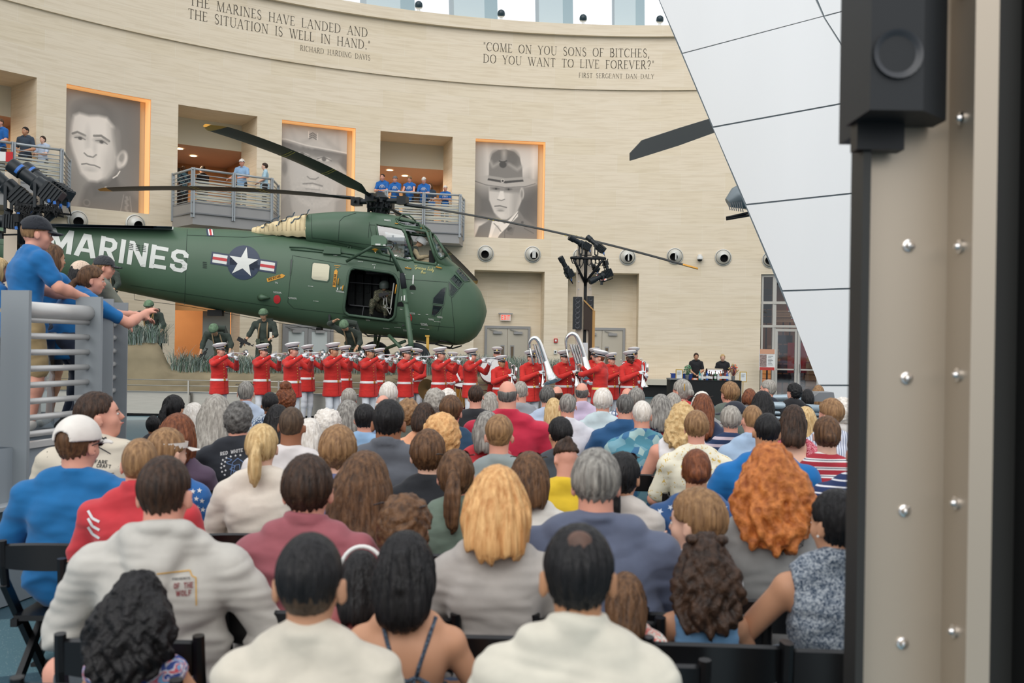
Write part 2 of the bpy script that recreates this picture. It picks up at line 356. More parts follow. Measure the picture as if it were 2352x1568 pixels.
# rooms behind the openings
ORANGE=mat('warm_orange_plaster',S(192,148,108),0.8,var=.04,scale=2)
TAN=mat('tan_plaster',S(214,178,140),0.8)
PINK=mat('ceiling_rose',S(205,170,150),0.8)
DKBR=mat('dark_brown_soffit',S(62,48,40),0.8)
LAMPE=mat('downlight_glow',(1,.8,.6),emit=(1,.78,.5),es=9)
def warm_light(name,p,size,power,col=(1,.76,.50)):
 l=bpy.data.lights.new(name,'AREA');l.energy=power;l.color=col;l.shape='SQUARE';l.size=size
 o=bpy.data.objects.new(name,l);C.objects.link(o);o.location=p;return o
si=1
def side_room(a,b,z0,z1,R0,R1,wallm,ceilm,extra=4.0,pw=120,floorz=None):
 global si
 A,B=rad(a-extra),rad(b+1.2)
 mb=MB();n_=8
 for i in range(n_):
  u,v=A+(B-A)*i/n_,A+(B-A)*(i+1)/n_
  mb.m=0;mb.quad(W(u,z0,R1),W(v,z0,R1),W(v,z1,R1),W(u,z1,R1))
  mb.m=1;mb.quad(W(u,z1,R0),W(v,z1,R0),W(v,z1,R1),W(u,z1,R1))
  mb.m=2;mb.quad(W(u,z0,R0-.05),W(v,z0,R0-.05),W(v,z0,R1),W(u,z0,R1))
 mb.m=0
 mb.quad(W(A,z0,R0),W(A,z0,R1),W(A,z1,R1),W(A,z1,R0));mb.quad(W(B,z0,R0),W(B,z0,R1),W(B,z1,R1),W(B,z1,R0))
 mb.quad(W(A,z0,R0),W(rad(a),z0,R0),W(rad(a),z1,R0),W(A,z1,R0))
 o=structure(mb.build('wall_room_%d'%si,[wallm,ceilm,GREYD],label='warm lit room behind a wall opening'));si+=1
 m=rad((a+b)/2)
 warm_light('room_light',W(m,z1-.12,(R0+R1)/2),1.0,pw)
 return o
for k,(a,b)in enumerate(OPEN):
 side_room(a,b,5.9,8.25,WR+1.7,WR+5.5,ORANGE if k<2 else TAN,PINK,pw=75 if k<2 else 130)
 h=MB();h.m=0
 for i in range(6):
  u,v=rad(a+(b-a)*i/6),rad(a+(b-a)*(i+1)/6)
  h.quad(W(u,8.22,WR+1.7),W(v,8.22,WR+1.7),W(v,9.11,WR+1.7),W(u,9.11,WR+1.7))
 structure(h.build('trim_%d'%(40+k),CREAM,label='cream header beam over balcony room'))
 for j,(ft,fr)in enumerate(((.35,2.6),(.62,3.6),(.3,4.4))):
  p=W(rad(a+(b-a)*ft),8.235,WR+fr)
  e=empty('recessed_downlight',p,['glowing round downlight nearest the opening','glowing round downlight in the middle','glowing round downlight at the back'][j]+' of '+['leftmost','middle','right-hand'][k]+' balcony room ceiling','ceiling light')
  MB().disc((0,0,-.004),(0,0,-1),.11).build('lamp_glass',LAMPE,e)
  MB().lathe([(.11,0),(.145,-.012),(.15,0.0)],None,20).build('trim_ring',WHITE,e,'auto')
structure(MB().prism([(0,0),(2.6,1.5),(0,1.5)],.6,Matrix.Translation(W(rad(-43.5),6.75,WR+4.6))@Matrix.Rotation(rad(38),4,'Z')@Matrix.Rotation(rad(90),4,'X')).build('trim_50',DKBR,label='dark sloping stair soffit'))
for k,(t,nm)in enumerate(((-35.1,'middle-left'),(-15.8,'middle-right'))):
 e=empty('interior_door',W(rad(t),5.9,WR+5.4),'dark door in back wall of the %s balcony room'%nm,'door',rz=-rad(t))
 MB().box((-.45,-.05,0),(.45,.05,2.05)).build('door_leaf',mat('dark_door',S(38,34,32),.5),e)
 MB().box((-.55,-.08,0),(-.45,.06,2.15)).box((.45,-.08,0),(.55,.06,2.15)).box((-.55,-.08,2.05),(.55,.06,2.15)).build('door_frame',BLACK,e)
 MB().tube([(.36,-.07,1.0),(.24,-.1,1.0)],.015).build('door_handle',CHROME,e)
for(a,b)in LOW:
 side_room(a,b,0.01,3.9,WR+.9,WR+5,ORANGE,ORANGE,extra=1,pw=110)
structure(MB().add([W(rad(-35.6),z,WR+1.0)for z in(0,3.9)]+[W(rad(-33.4),z,WR+1.0)for z in(0,3.9)],[[0,2,3,1]]).build('wall_panel_1',mat('grey_green_glass',S(140,150,148),.3),label='grey glazed panel beside the orange recess'))
o=structure(MB().add([W(rad(a),z,WR+.5)for a in(-38.65,-34.2)for z in(2.7,3.9)],[[0,2,3,1]]).build('trim_51',mat('lit_orange_band',S(222,158,96),.7),label='orange header band'))
cs=empty('lit_sign',W(rad(-44.4),2.35,WR+1.2),'white illuminated letters on orange band behind the grassy bank','sign',rz=rad(44.4))
for i,ch in enumerate('MESS HALL'[::-1]):pass
SGN=mat('white_sign_letters',S(245,245,240),.4,emit=(1,1,.95),es=.6)
for i in range(3):
 _,qs=letter_quads('HAL'[::-1][i]if i else 'A',False)
 mb=MB()
 for q in qs:mb.prism([(x*.55,y*.5)for x,y in q],.05,Matrix.Translation((.35*0-.62*i,0,0))@Matrix.Rotation(rad(90),4,'X'))
 mb.build('sign_letter',SGN,cs)
MB().box((-3,.1,-.35),(1.2,.16,.85)).build('sign_band',mat('sign_orange',S(190,100,50),.6),cs)
# portraits
def portrait_img(kind,nu=150,nv=210):
 u,v=np.meshgrid((np.arange(nu)+.5)/nu,(np.arange(nv)+.5)/nv)
 asp=0.68;
 def ell(cx,cy,rx,ry,soft=.02,rot=0.):
  c,s=math.cos(rot),math.sin(rot);X=(u-cx)*asp;Y=v-cy;x=X*c+Y*s;y=-X*s+Y*c
  d=(np.sqrt((x/(rx*asp))**2+(y/ry)**2)-1)*min(rx*asp,ry);return np.clip(.5-d/soft,0,1)
 def poly(pts,soft=.01):
  ins=np.zeros(u.shape,bool);dd=np.full(u.shape,9.)
  for i in range(len(pts)):
   x0,y0=pts[i];x1,y1=pts[(i+1)%len(pts)]
   cond=((y0>v)!=(y1>v));xi=(x1-x0)*(v-y0)/((y1-y0)or 1e-9)+x0;ins^=cond&(u<xi)
   ax,ay,bx,by=(u-x0)*asp,v-y0,(x1-x0)*asp,y1-y0;tt=np.clip((ax*bx+ay*by)/(bx*bx+by*by+1e-12),0,1)
   dd=np.minimum(dd,np.hypot(ax-tt*bx,ay-tt*by))
  d=np.where(ins,-dd,dd);return np.clip(.5-d/soft,0,1)
 def line(pts,w,soft=.006):
  dd=np.full(u.shape,9.)
  for(x0,y0),(x1,y1)in zip(pts[:-1],pts[1:]):
   ax,ay,bx,by=(u-x0)*asp,v-y0,(x1-x0)*asp,y1-y0;tt=np.clip((ax*bx+ay*by)/(bx*bx+by*by+1e-12),0,1)
   dd=np.minimum(dd,np.hypot(ax-tt*bx,ay-tt*by))
  return np.clip(.5-(dd-w/2)/soft,0,1)
 im=np.zeros(u.shape)
 nz=rng.normal(0,1,(nv//4+2,nu//4+2));nz=np.kron(nz,np.ones((4,4)))[:nv,:nu]
 def put(m,val,a=1.0):
  nonlocal im;im=im*(1-m*a)+val*m*a
 if kind==0:
  im[:]=.50;put(ell(.95,.2,.5,.8,.5),.30,.8);put(ell(.1,.4,.3,.6,.4),.56,.5)
  put(poly([(.22,1.02),(.3,.82),(.4,.74),(.66,.70),(.85,.80),(1.02,.88),(1.02,1.02)],.05),.34)
  put(poly([(.40,.80),(.52,.76),(.70,.66),(.74,.78),(.56,.86),(.42,.88)],.03),.30)
  put(ell(.42,.19,.28,.13,.06),.33);put(ell(.33,.13,.16,.05,.06),.42,.6)
  put(poly([(.13,.30),(.15,.22),(.22,.19),(.34,.20),(.46,.185),(.57,.19),(.66,.26),(.70,.36),(.70,.52),(.66,.62),(.58,.71),(.46,.755),(.35,.755),(.25,.70),(.20,.61),(.145,.52),(.11,.44)],.035),.83)
  put(poly([(.60,.25),(.70,.30),(.72,.55),(.64,.68),(.55,.74),(.60,.6),(.62,.45)],.08),.60,.8)
  put(ell(.775,.53,.065,.075,.02,.25),.78);put(ell(.765,.52,.035,.05,.02,.25),.50);put(ell(.735,.585,.03,.03,.02),.74)
  put(poly([(.70,.26),(.74,.34),(.74,.46),(.70,.50),(.66,.38),(.64,.28)],.04),.42,.8)
  put(line([(.14,.375),(.20,.355),(.30,.375)],.018),.42);put(line([(.41,.365),(.50,.355),(.60,.39)],.02),.40)
  put(ell(.23,.395,.08,.02,.02),.60,.7);put(ell(.50,.40,.09,.022,.02),.55,.8)
  put(ell(.235,.405,.025,.013,.008),.22);put(ell(.505,.408,.026,.013,.008),.22)
  put(line([(.17,.405),(.24,.395),(.30,.41)],.007),.25);put(line([(.43,.405),(.51,.395),(.58,.42)],.007),.25)
  put(ell(.33,.40,.03,.08,.04),.66,.6);put(ell(.36,.515,.06,.03,.03),.88);put(line([(.29,.525),(.33,.545),(.40,.55),(.44,.525)],.012),.42);put(ell(.42,.47,.02,.06,.04),.66,.6)
  put(line([(.26,.622),(.32,.612),(.37,.618),(.42,.617),(.49,.632)],.010),.34);put(ell(.375,.645,.09,.012,.02),.70,.7);put(ell(.37,.665,.06,.01,.02),.66,.8)
  put(ell(.58,.58,.05,.09,.07),.66,.6)
  put(line([(.66,.705),(.71,.68),(.745,.64)],.010),.93)
  put(ell(.57,.80,.018,.012,.01),.8);put(ell(.33,.945,.045,.03,.012),.42);put(ell(.33,.945,.03,.02,.01),.30)
  for k in range(9):put(ell(.84+.012*math.sin(k*2),.86+k*.017,.02,.01,.008),.46)
  put(line([(.80,.84),(.76,1.0)],.006),.5);put(line([(.88,.85),(.91,1.0)],.006),.5)
 elif kind==1:
  im[:]=.60;put(poly([(0,.62),(0,1.02),(1.02,1.02),(1.02,.62)],.2),.58)
  put(poly([(-.02,1.02),(.02,.78),(.15,.66),(.2,.8),(.3,1.02)],.02),.52);put(poly([(.6,1.02),(.8,.72),(1.02,.66),(1.02,1.02)],.02),.50)
  put(poly([(.2,.6),(.85,.6),(.82,.9),(.6,1.02),(.32,1.02),(.2,.8)],.03),.62)
  put(poly([(.15,.18),(.92,.22),(.9,.5),(.84,.66),(.70,.76),(.52,.80),(.34,.76),(.2,.66),(.14,.45)],.03),.66)
  put(ell(.08,.42,.08,.10,.02),.62);put(ell(.09,.43,.04,.07,.02),.46);put(ell(.87,.45,.04,.07,.02),.60)
  put(poly([(-.02,.165),(.4,.20),(1.02,.235),(1.02,.43),(.93,.37),(.86,.33),(.6,.30),(.3,.28),(.12,.26),(-.02,.29)],.03),.33)
  put(poly([(.1,.24),(.9,.27),(.88,.36),(.12,.33)],.06),.48,.7)
  put(poly([(-.02,-.02),(1.02,-.02),(1.02,.225),(.8,.215),(.4,.19),(.1,.15),(-.02,.155)],.012),.66)
  for k in range(12):put(line([(rng.random(),-.02),(rng.random(),.2)],.02,.05),.50+.2*rng.random(),.5)
  put(line([(0,.155),(.1,.15),(.4,.188),(.8,.21),(1,.225)],.012),.76)
  for k in range(3):put(line([(.44,.10-.02*k+.02),(.49,.08-.02*k+.02),(.54,.10-.02*k+.02)],.010),.30)
  put(line([(.43,.05),(.43,.11)],.006),.85);put(line([(.56,.06),(.56,.12)],.006),.85)
  for cx,cy in((.34,.285),(.66,.305)):
   put(ell(cx,cy,.10,.022,.01),.70);put(ell(cx,cy,.033,.022,.008),.30);put(line([(cx-.1,cy+.004),(cx,cy-.022),(cx+.11,cy+.01)],.008),.28);put(line([(cx-.12,cy-.045),(cx+.1,cy-.05)],.018,.03),.36,.8)
  put(ell(.50,.42,.06,.09,.05),.72,.7);put(line([(.42,.49),(.46,.51),(.54,.51),(.58,.49)],.012),.44)
  put(line([(.36,.565),(.5,.552),(.64,.57)],.014),.42);put(ell(.5,.59,.12,.018,.012),.72);put(line([(.4,.612),(.6,.612)],.01),.5)
  im+=nz*.02*ell(.5,.64,.35,.12,.1);put(ell(.5,.66,.22,.05,.05),.56,.6)
 else:
  im[:]=.62;put(ell(.85,.1,.5,.35,.3),.74);put(poly([(0,.5),(1,.5),(1,.86),(0,.8)],.2),.28);put(ell(1,.6,.25,.25,.2),.20,.8);put(poly([(0,.83),(.35,.83),(.3,1.02),(0,1.02)],.05),.80)
  put(line([(.2,0),(.24,.4)],.05,.06),.8,.5);put(line([(.93,0),(.93,.35)],.04,.05),.85,.6)
  put(poly([(.24,.44),(.76,.44),(.75,.60),(.68,.72),(.57,.795),(.44,.795),(.33,.73),(.25,.60)],.015),.70)
  put(poly([(.24,.44),(.76,.44),(.74,.52),(.26,.50)],.03),.36,.85);put(ell(.755,.52,.035,.06,.012),.66);put(ell(.755,.525,.018,.04,.01),.40)
  put(poly([(.60,.5),(.75,.5),(.68,.72),(.6,.76)],.06),.50,.7)
  for cx in(.355,.55):put(ell(cx,.478,.055,.012,.008),.26);put(ell(cx,.480,.016,.010,.006),.05)
  put(poly([(.42,.50),(.47,.50),(.49,.58),(.45,.60),(.38,.585)],.015),.80);put(line([(.38,.59),(.44,.60),(.49,.585)],.010),.38)
  put(line([(.34,.662),(.42,.655),(.52,.67)],.012),.30);put(ell(.43,.685,.07,.012,.01),.62);put(ell(.43,.705,.05,.01,.01),.45);put(ell(.44,.75,.07,.03,.03),.78,.6)
  put(poly([(.02,1.02),(.10,.88),(.28,.80),(.40,.86),(.72,.70),(.80,.78),(1.02,.88),(1.02,1.02)],.015),.36)
  put(poly([(.30,.82),(.38,.80),(.50,.84),(.70,.70),(.70,.76),(.44,.94),(.34,1.02),(.24,1.02)],.01),.86)
  put(poly([(.36,.86),(.41,.86),(.44,.90),(.38,1.02),(.27,1.02)],.01),.74);put(line([(.33,.84),(.38,.87),(.44,.92)],.01),.4)
  put(line([(.50,1.0),(.50,.92),(.70,.72)],.006),.22);put(ell(.58,.895,.045,.025,.01),.18);put(ell(.77,.82,.02,.015,.01),.2)
  put(poly([(.50,.94),(.62,.96),(.66,.86)],.006),.30,.7);put(line([(.80,.88),(.95,.93)],.006),.2)
  put(ell(.49,.40,.495,.065,.012),.60);put(line([(.02,.41),(.2,.445),(.49,.462),(.8,.445),(.96,.41)],.008),.30)
  put(poly([(.24,.37),(.24,.22),(.29,.12),(.38,.075),(.50,.065),(.62,.085),(.71,.14),(.755,.25),(.765,.39),(.5,.42)],.01),.36)
  put(ell(.36,.16,.09,.07,.05),.30);put(ell(.60,.16,.10,.08,.05),.28);put(ell(.47,.11,.03,.06,.04),.62,.8);put(line([(.26,.2),(.30,.25),(.42,.2)],.02,.04),.62,.8);put(line([(.55,.22),(.68,.27),(.74,.24)],.02,.04),.62,.8)
  put(poly([(.23,.345),(.5,.365),(.765,.345),(.77,.385),(.5,.41),(.23,.385)],.008),.52);put(poly([(.23,.375),(.5,.395),(.77,.372),(.78,.392),(.5,.418),(.22,.395)],.006),.10)
  put(ell(.455,.395,.028,.02,.004),.7);put(ell(.455,.395,.018,.012,.004),.1)
  put(ell(.455,.225,.055,.035,.01),.12);put(line([(.40,.19),(.455,.20),(.51,.185)],.014),.12)
 return np.clip(im,0,1)
PM=bpy.data.materials.new('printed_portrait');PM.use_nodes=True
n=PM.node_tree;b=n.nodes['Principled BSDF'];a_=n.nodes.new('ShaderNodeVertexColor');a_.layer_name='print'
n.links.new(a_.outputs[0],b.inputs['Base Color']);b.inputs['Roughness'].default_value=.5
GLOWE=mat('niche_strip_glow',S(240,200,150),emit=(1,.50,.18),es=.55)  # emission put into the colour so the portrait reveals look lit
NICHE=mat('niche_lining',S(232,205,165),.6)
plab=['large grey portrait banner of bareheaded man in dark collar, leftmost','large grey portrait banner of face shaded by cloth-covered helmet, partly behind rotor blades','large grey portrait banner of face under broad-brimmed campaign hat, rightmost']
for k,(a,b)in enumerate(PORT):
 e=empty('portrait_banner',W(rad((a+b)/2),Z_PB,WR+.3),plab[k],'portrait');e0=-Vector(e.location)
 nu,nv=150,210;im=portrait_img(k,nu,nv)
 im=np.clip(.20+im*.92,0,.97);col=np.stack([im*1.0,im*.955,im*.905,np.ones_like(im)],-1)
 col[...,:3]=np.where(col[...,:3]<=.04045,col[...,:3]/12.92,((col[...,:3]+.055)/1.055)**2.4)
 b2=b-.55;R=WR+.30
 A_=np.radians(a+(b2-a)*np.arange(nu)/(nu-1));Zc=Z_PT-.05-(Z_PT-.05-Z_PB)*np.arange(nv)/(nv-1)
 A2,Z2=np.meshgrid(A_,Zc);V=np.stack([WX+R*np.sin(A2)+e0.x,WY+R*np.cos(A2)+e0.y,Z2+e0.z],-1).reshape(-1,3)
 idx=np.arange(nu*nv).reshape(nv,nu);F_=np.stack([idx[1:,:-1],idx[1:,1:],idx[:-1,1:],idx[:-1,:-1]],-1).reshape(-1,4)
 me=bpy.data.meshes.new('portrait_print');me.from_pydata(V.tolist(),[],F_.tolist());me.materials.append(PM)
 ca=me.color_attributes.new('print','FLOAT_COLOR','POINT');ca.data.foreach_set('color',col.reshape(-1).astype(np.float32))
 o=bpy.data.objects.new('portrait_print',me);C.objects.link(o);o.parent=e
 mb=MB();reveal(mb,a,b,Z_PB,Z_PT,.45);cyl_panel(mb,a,b,Z_PB,Z_PT,WR+.45)
 structure(mb.build('wall_niche_%d'%(k+1),NICHE,label='lit niche lining around portrait'))
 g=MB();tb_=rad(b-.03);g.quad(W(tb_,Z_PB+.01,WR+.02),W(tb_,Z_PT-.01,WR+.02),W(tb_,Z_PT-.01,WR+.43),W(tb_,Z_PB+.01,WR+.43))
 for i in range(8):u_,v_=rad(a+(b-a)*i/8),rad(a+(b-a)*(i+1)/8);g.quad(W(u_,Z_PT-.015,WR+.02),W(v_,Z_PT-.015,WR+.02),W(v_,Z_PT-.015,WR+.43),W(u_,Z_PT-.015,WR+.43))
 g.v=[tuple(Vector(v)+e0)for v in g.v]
 g.build('glowing_reveal_panel',GLOWE,e)  # added sheets imitating warm light on the right and top reveal faces
# doors, exit signs, wall devices
DOORM=mat('beige_door_leaf',S(196,188,172),.4,.25)
DGLASS=mat('door_window',S(110,95,78),.15)
RED=mat('sign_red',S(215,60,45),.5,emit=(1,.1,.05),es=.7)
def door_pair(th0,th1,R,h,label,window=True,name='double_door',glassy=False):
 m=(th0+th1)/2;w_=(th1-th0)*R;e=empty(name,W(m,0.01,R-.02),label,'door',rz=-m)
 f=MB();t_=.09
 f.box((-w_/2,-.06,0),(-w_/2+t_,.06,h));f.box((w_/2-t_,-.06,0),(w_/2,.06,h));f.box((-w_/2+t_,-.06,h-t_),(w_/2-t_,.06,h))
 f.build('door_frame',GREYP,e)
 for s_ in(-1,1):
  x0,x1=sorted((s_*.008,s_*(w_/2-t_-.005)))
  if glassy:
   lf=MB().box((x0,-.03,0),(x0+.12,.03,h-t_)).box((x1-.12,-.03,0),(x1,.03,h-t_)).box((x0+.12,-.03,h-t_-.14),(x1-.12,.03,h-t_)).box((x0+.12,-.03,0),(x1-.12,.03,.25)).build('door_leaf',GREYP,e)
   MB().box((x0+.12,-.01,.25),(x1-.12,.01,h-t_-.14)).build('glass_pane',mat('frosted_pane',S(205,212,210),.25),lf)
  else:
   lf=MB().box((x0,-.03,0),(x1,.03,h-t_-.005)).build('door_leaf',DOORM,e)
   if window:
    xx=s_*.18;MB().box((xx-.075,-.045,.95),(xx+.075,-.031,1.75)).build('door_window',GREYP,lf);MB().box((xx-.05,-.05,1.0),(xx+.05,-.046,1.7)).build('glass_pane',DGLASS,lf)
  c_=(x0+x1)/2
  MB().box((c_-.16,-.12,h-t_-.2),(c_+.16,-.032,h-t_-.11)).bar((c_,-.1,h-t_-.1),(c_-.3,-.06,h-t_-.03),.03,.02).build('door_closer',GREYP,lf)
  MB().tube([(s_*.09,-.06,.95),(s_*.09,-.09,1.0),(s_*.09,-.09,1.1),(s_*.09,-.06,1.15)],.013).build('door_handle',CHROME,lf)
 return e
R9=WR+.9
door_pair(hit(1113,745,R9)[0],hit(1218,745,R9)[0],R9,2.45,'beige double door under left exit sign, right of helicopter nose')
door_pair(hit(1330,750,R9)[0],hit(1436,750,R9)[0],R9,2.45,'beige double door behind the conductor and lighting column')
door_pair(hit(648,765,R9)[0],hit(765,765,R9)[0],R9,2.35,'grey framed glazed double door under the helicopter belly',glassy=True)
def exit_sign(th,z,R,label):
 e=empty('exit_sign',W(th,z,R),label,'exit sign','exit signs above the beige doors',rz=-th)
 MB().box((-.19,-.04,-.12),(.19,.02,.12)).build('sign_box',mat('sign_white',S(240,225,215),.5),e)
 MB().box((-.26,-.06,.12),(.26,.04,.16)).build('sign_canopy',GREYP,e)
 wd,qs=text_quads('EXIT',track=.14,glyphs=BLK,serif=False);mb=MB();k=.32/wd
 for q in qs:mb.quad(*[(-.16+x*k,-.045,-.085+y*.17)for x,y in q])
 mb.build('exit_letters',RED,e)
BW=.17
def blk(st,w_=.62):return(w_,[(BW,p)for p in st],[])
BLK={'M':(.86,[(.19,[(.1,0),(.1,1)]),(.19,[(.12,.95),(.43,.18)]),(.19,[(.43,.18),(.74,.95)]),(.19,[(.76,0),(.76,1)])],[]),'A':(.76,[(.19,[(.08,0),(.32,.92)]),(.19,[(.44,.92),(.68,0)]),(.16,[(.2,.27),(.56,.27)]),(.15,[(.27,.925),(.49,.925)])],[]),'R':blk([[(.09,0),(.09,1)],[(.09,.915),(.42,.915)],[(.42,.915),(.53,.8)],[(.53,.82),(.53,.6)],[(.53,.6),(.42,.47)],[(.42,.47),(.09,.47)],[(.32,.45),(.52,0)]]),'I':(.2,[(BW,[(.1,0),(.1,1)])],[]),'N':(.7,[(.17,[(.09,0),(.09,1)]),(.19,[(.12,.95),(.58,.05)]),(.17,[(.61,0),(.61,1)])],[]),'E':blk([[(.09,0),(.09,1)],[(.09,.915),(.58,.915)],[(.09,.5),(.5,.5)],[(.09,.085),(.58,.085)]]),'S':blk([[(.55,.72),(.55,.82)],[(.56,.80),(.44,.915)],[(.46,.915),(.2,.915)],[(.22,.915),(.1,.8)],[(.1,.82),(.1,.62)],[(.1,.64),(.22,.5)],[(.18,.5),(.44,.5)],[(.42,.5),(.55,.38)],[(.55,.4),(.55,.2)],[(.55,.2),(.44,.085)],[(.46,.085),(.2,.085)],[(.22,.085),(.1,.2)],[(.1,.18),(.1,.28)]]),'C':blk([[(.55,.7),(.55,.8)],[(.55,.8),(.44,.915)],[(.46,.915),(.2,.915)],[(.22,.915),(.1,.8)],[(.1,.82),(.1,.18)],[(.1,.2),(.22,.085)],[(.2,.085),(.46,.085)],[(.44,.085),(.55,.2)],[(.55,.2),(.55,.3)]]),'U':blk([[(.1,1),(.1,.2)],[(.1,.2),(.22,.085)],[(.2,.085),(.44,.085)],[(.42,.085),(.54,.2)],[(.54,.2),(.54,1)]]),'X':blk([[(.08,0),(.54,1)],[(.08,1),(.54,0)]]),'T':blk([[(.31,0),(.31,1)],[(.02,.915),(.6,.915)]]),'D':blk([[(.09,0),(.09,1)],[(.09,.915),(.38,.915)],[(.38,.915),(.54,.75)],[(.54,.75),(.54,.25)],[(.54,.25),(.38,.085)],[(.38,.085),(.09,.085)]]),'W':(.9,[(.16,[(.06,1),(.24,0)]),(.16,[(.24,0),(.44,.9)]),(.16,[(.44,.9),(.64,0)]),(.16,[(.64,0),(.82,1)])],[]),'H':blk([[(.09,0),(.09,1)],[(.54,0),(.54,1)],[(.09,.5),(.54,.5)]]),'F':blk([[(.09,0),(.09,1)],[(.09,.915),(.56,.915)],[(.09,.48),(.46,.48)]]),'O':blk([[(.1,.2),(.1,.8)],[(.1,.8),(.22,.915)],[(.22,.915),(.42,.915)],[(.42,.915),(.54,.8)],[(.54,.8),(.54,.2)],[(.54,.2),(.42,.085)],[(.42,.085),(.22,.085)],[(.22,.085),(.1,.2)]]),'P':blk([[(.09,0),(.09,1)],[(.09,.915),(.42,.915)],[(.42,.915),(.53,.8)],[(.53,.82),(.53,.6)],[(.53,.6),(.42,.47)],[(.42,.47),(.09,.47)]]),'L':blk([[(.09,0),(.09,1)],[(.09,.085),(.54,.085)]],.58),'G':blk([[(.55,.75),(.44,.915)],[(.44,.915),(.22,.915)],[(.22,.915),(.1,.8)],[(.1,.8),(.1,.2)],[(.1,.2),(.22,.085)],[(.22,.085),(.54,.085)],[(.54,.085),(.54,.45)],[(.54,.45),(.36,.45)]]),'B':blk([[(.09,0),(.09,1)],[(.09,.915),(.42,.915)],[(.42,.915),(.5,.75)],[(.5,.7),(.42,.5)],[(.42,.5),(.09,.5)],[(.42,.5),(.54,.3)],[(.54,.3),(.42,.085)],[(.42,.085),(.09,.085)]]),}
exit_sign(hit(1160,730,R9)[0],hit(1160,729,R9)[1],R9-.1,'red lit EXIT sign over the door beside the helicopter nose')
exit_sign(hit(1380,638,WR+.1)[0],hit(1380,638,WR+.1)[1],WR-.05,'red lit EXIT sign partly hidden by the lighting column')
def wallbox(name,px,py,w_,h_,m,label,cat,R=WR,lens=None):
 th,z=hit(px,py,R);e=empty(name,W(th,z,R-.02),label,cat,rz=-th)
 MB().box((-w_/2,-.05,-h_/2),(w_/2,.02,h_/2)).build('housing',m,e)
 MB().box((-w_/4,-.058,-h_/5),(w_/4,-.051,h_/4)).build('face_plate',lens or WHITE,e)
wallbox('fire_alarm',1276,782,.13,.15,mat('alarm_red',S(190,50,45),.4),'small red fire alarm box between the two recessed doors','fire alarm')
wallbox('wall_switch',1275,808,.11,.13,WHITE,'small white switch box below the red fire alarm','switch',lens=BLACK)
wallbox('door_notice',1404,816,.28,.12,WHITE,'small white notice on the door right of the column','sign',R=R9-.06,lens=GREYD)
BOWL=mat('silver_bowl',S(206,206,200),.4,.2)
nz_=[(178,507,'above the tail, left of its pair'),(310,515,'above the tail, right of its pair'),(1115,582,'below the campaign-hat portrait, left one'),(1223,584,'below the campaign-hat portrait, right one'),(1334,588,'behind the lighting column'),(1441,590,'first to the right of the lighting column'),(1550,588,'crossed by the rotor blade tip'),(1661,591,'right of the dome camera'),(1770,596,'mostly hidden at the white pylon edge')]
for i,(px,py,w_)in enumerate(nz_):
 th,z=hit(px,py);e=empty('air_nozzle',W(th,z,WR),'round silver air nozzle '+w_,'air vent','round air nozzles on the curved wall',rz=-th)
 Mx=Matrix.Rotation(rad(90),4,'X')
 MB().lathe([(.30,-.01),(.30,.04),(.27,.06),(.26,.02)],Mx,28).build('flange',BOWL,e,'auto')
 tilt=Matrix.Rotation(rad(14),4,'X')@Matrix.Rotation(rad(8 if i%2 else-14),4,'Z')@Mx
 prof=[(.262,.0)]+[(.262*math.cos(rad(a)),.24*math.sin(rad(a)))for a in(20,40,57)]
 MB().lathe(prof,tilt,28).build('ball',BOWL,e,'auto')
 pr=prof[-1]
 MB().lathe([pr,(pr[0]-.01,pr[1]+.01),(pr[0]-.02,pr[1]-.12),(0,pr[1]-.14)],tilt,24).build('throat',VOIDM,e,'auto')
 if i in(3,5,6):MB().cbox((.02,-.25,-.02),(.13 if i==3 else .05,.02,.26)).build('damper_vane',BOWL,e)
th,z=hit(1607,595);e=empty('dome_camera',W(th,z+.1,WR),'small white dome camera between two air nozzles','camera',rz=-th)
MB().box((-.06,-.12,-.02),(.06,.02,.06)).lathe([(.1,.0),(.11,-.08),(.1,-.12)],Matrix.Translation((0,-.14,0)),16).build('camera_housing',WHITE,e)
MB().lathe([(.095,-.12),(.07,-.18),(0,-.2)],Matrix.Translation((0,-.14,0)),16).build('dome',BLACK,e,True)
# shop front on the right
side_room(GLZ[0],GLZ[1],0.01,4.43,WR+.4,WR+5,mat('shop_wall',S(120,84,62),.7),DKBR,extra=1,pw=90)
sf=empty('storefront',W(rad(16),0.01,WR+.2),'aluminium framed glass shop front beside the white pylon','shop front');s0=-Vector(sf.location)
def SFp(px,z,r=WR+.2):return W(hit(px,700,WR+.2)[0],z,r)+s0
fr=MB();zt_=[.02,1.15,2.62,3.55,4.40]
for px,wd in((1750,.07),(1778,.13),(1890,.13),(1960,.1)):fr.bar(SFp(px,0),SFp(px,4.43),wd,.14,up=(0,1,0))
for z_ in(.05,2.58,3.42,4.38):fr.bar(SFp(1748,z_),SFp(1990,z_),.12,.09)
fr.build('frame',mat('aluminium',S(196,192,184),.4,.3),sf)
MB().quad(SFp(1749,0),SFp(1990,0),SFp(1990,4.4),SFp(1749,4.4)).build('glass_pane',glass('shop_glass',(.82,.82,.85),.16),sf)
eg=MB()
for pts in([(1812,3.30),(1816,3.2),(1811,3.12),(1820,3.08),(1826,3.16),(1822,3.26),(1812,3.30)],[(1818,3.08),(1820,2.9),(1828,2.75),(1838,2.7)],[(1822,3.1),(1826,2.93),(1834,2.8)],[(1827,3.12),(1831,3.0),(1838,2.88)],[(1816,2.98),(1836,3.0)],[(1818,2.86),(1840,2.9)],[(1814,3.25),(1824,3.36),(1836,3.38)],[(1820,3.2),(1830,3.28),(1838,3.3)]):
 eg.tube([SFp(x,z,WR+.18)for x,z in pts],.018,5)
eg.build('window_emblem',WHITE,sf)
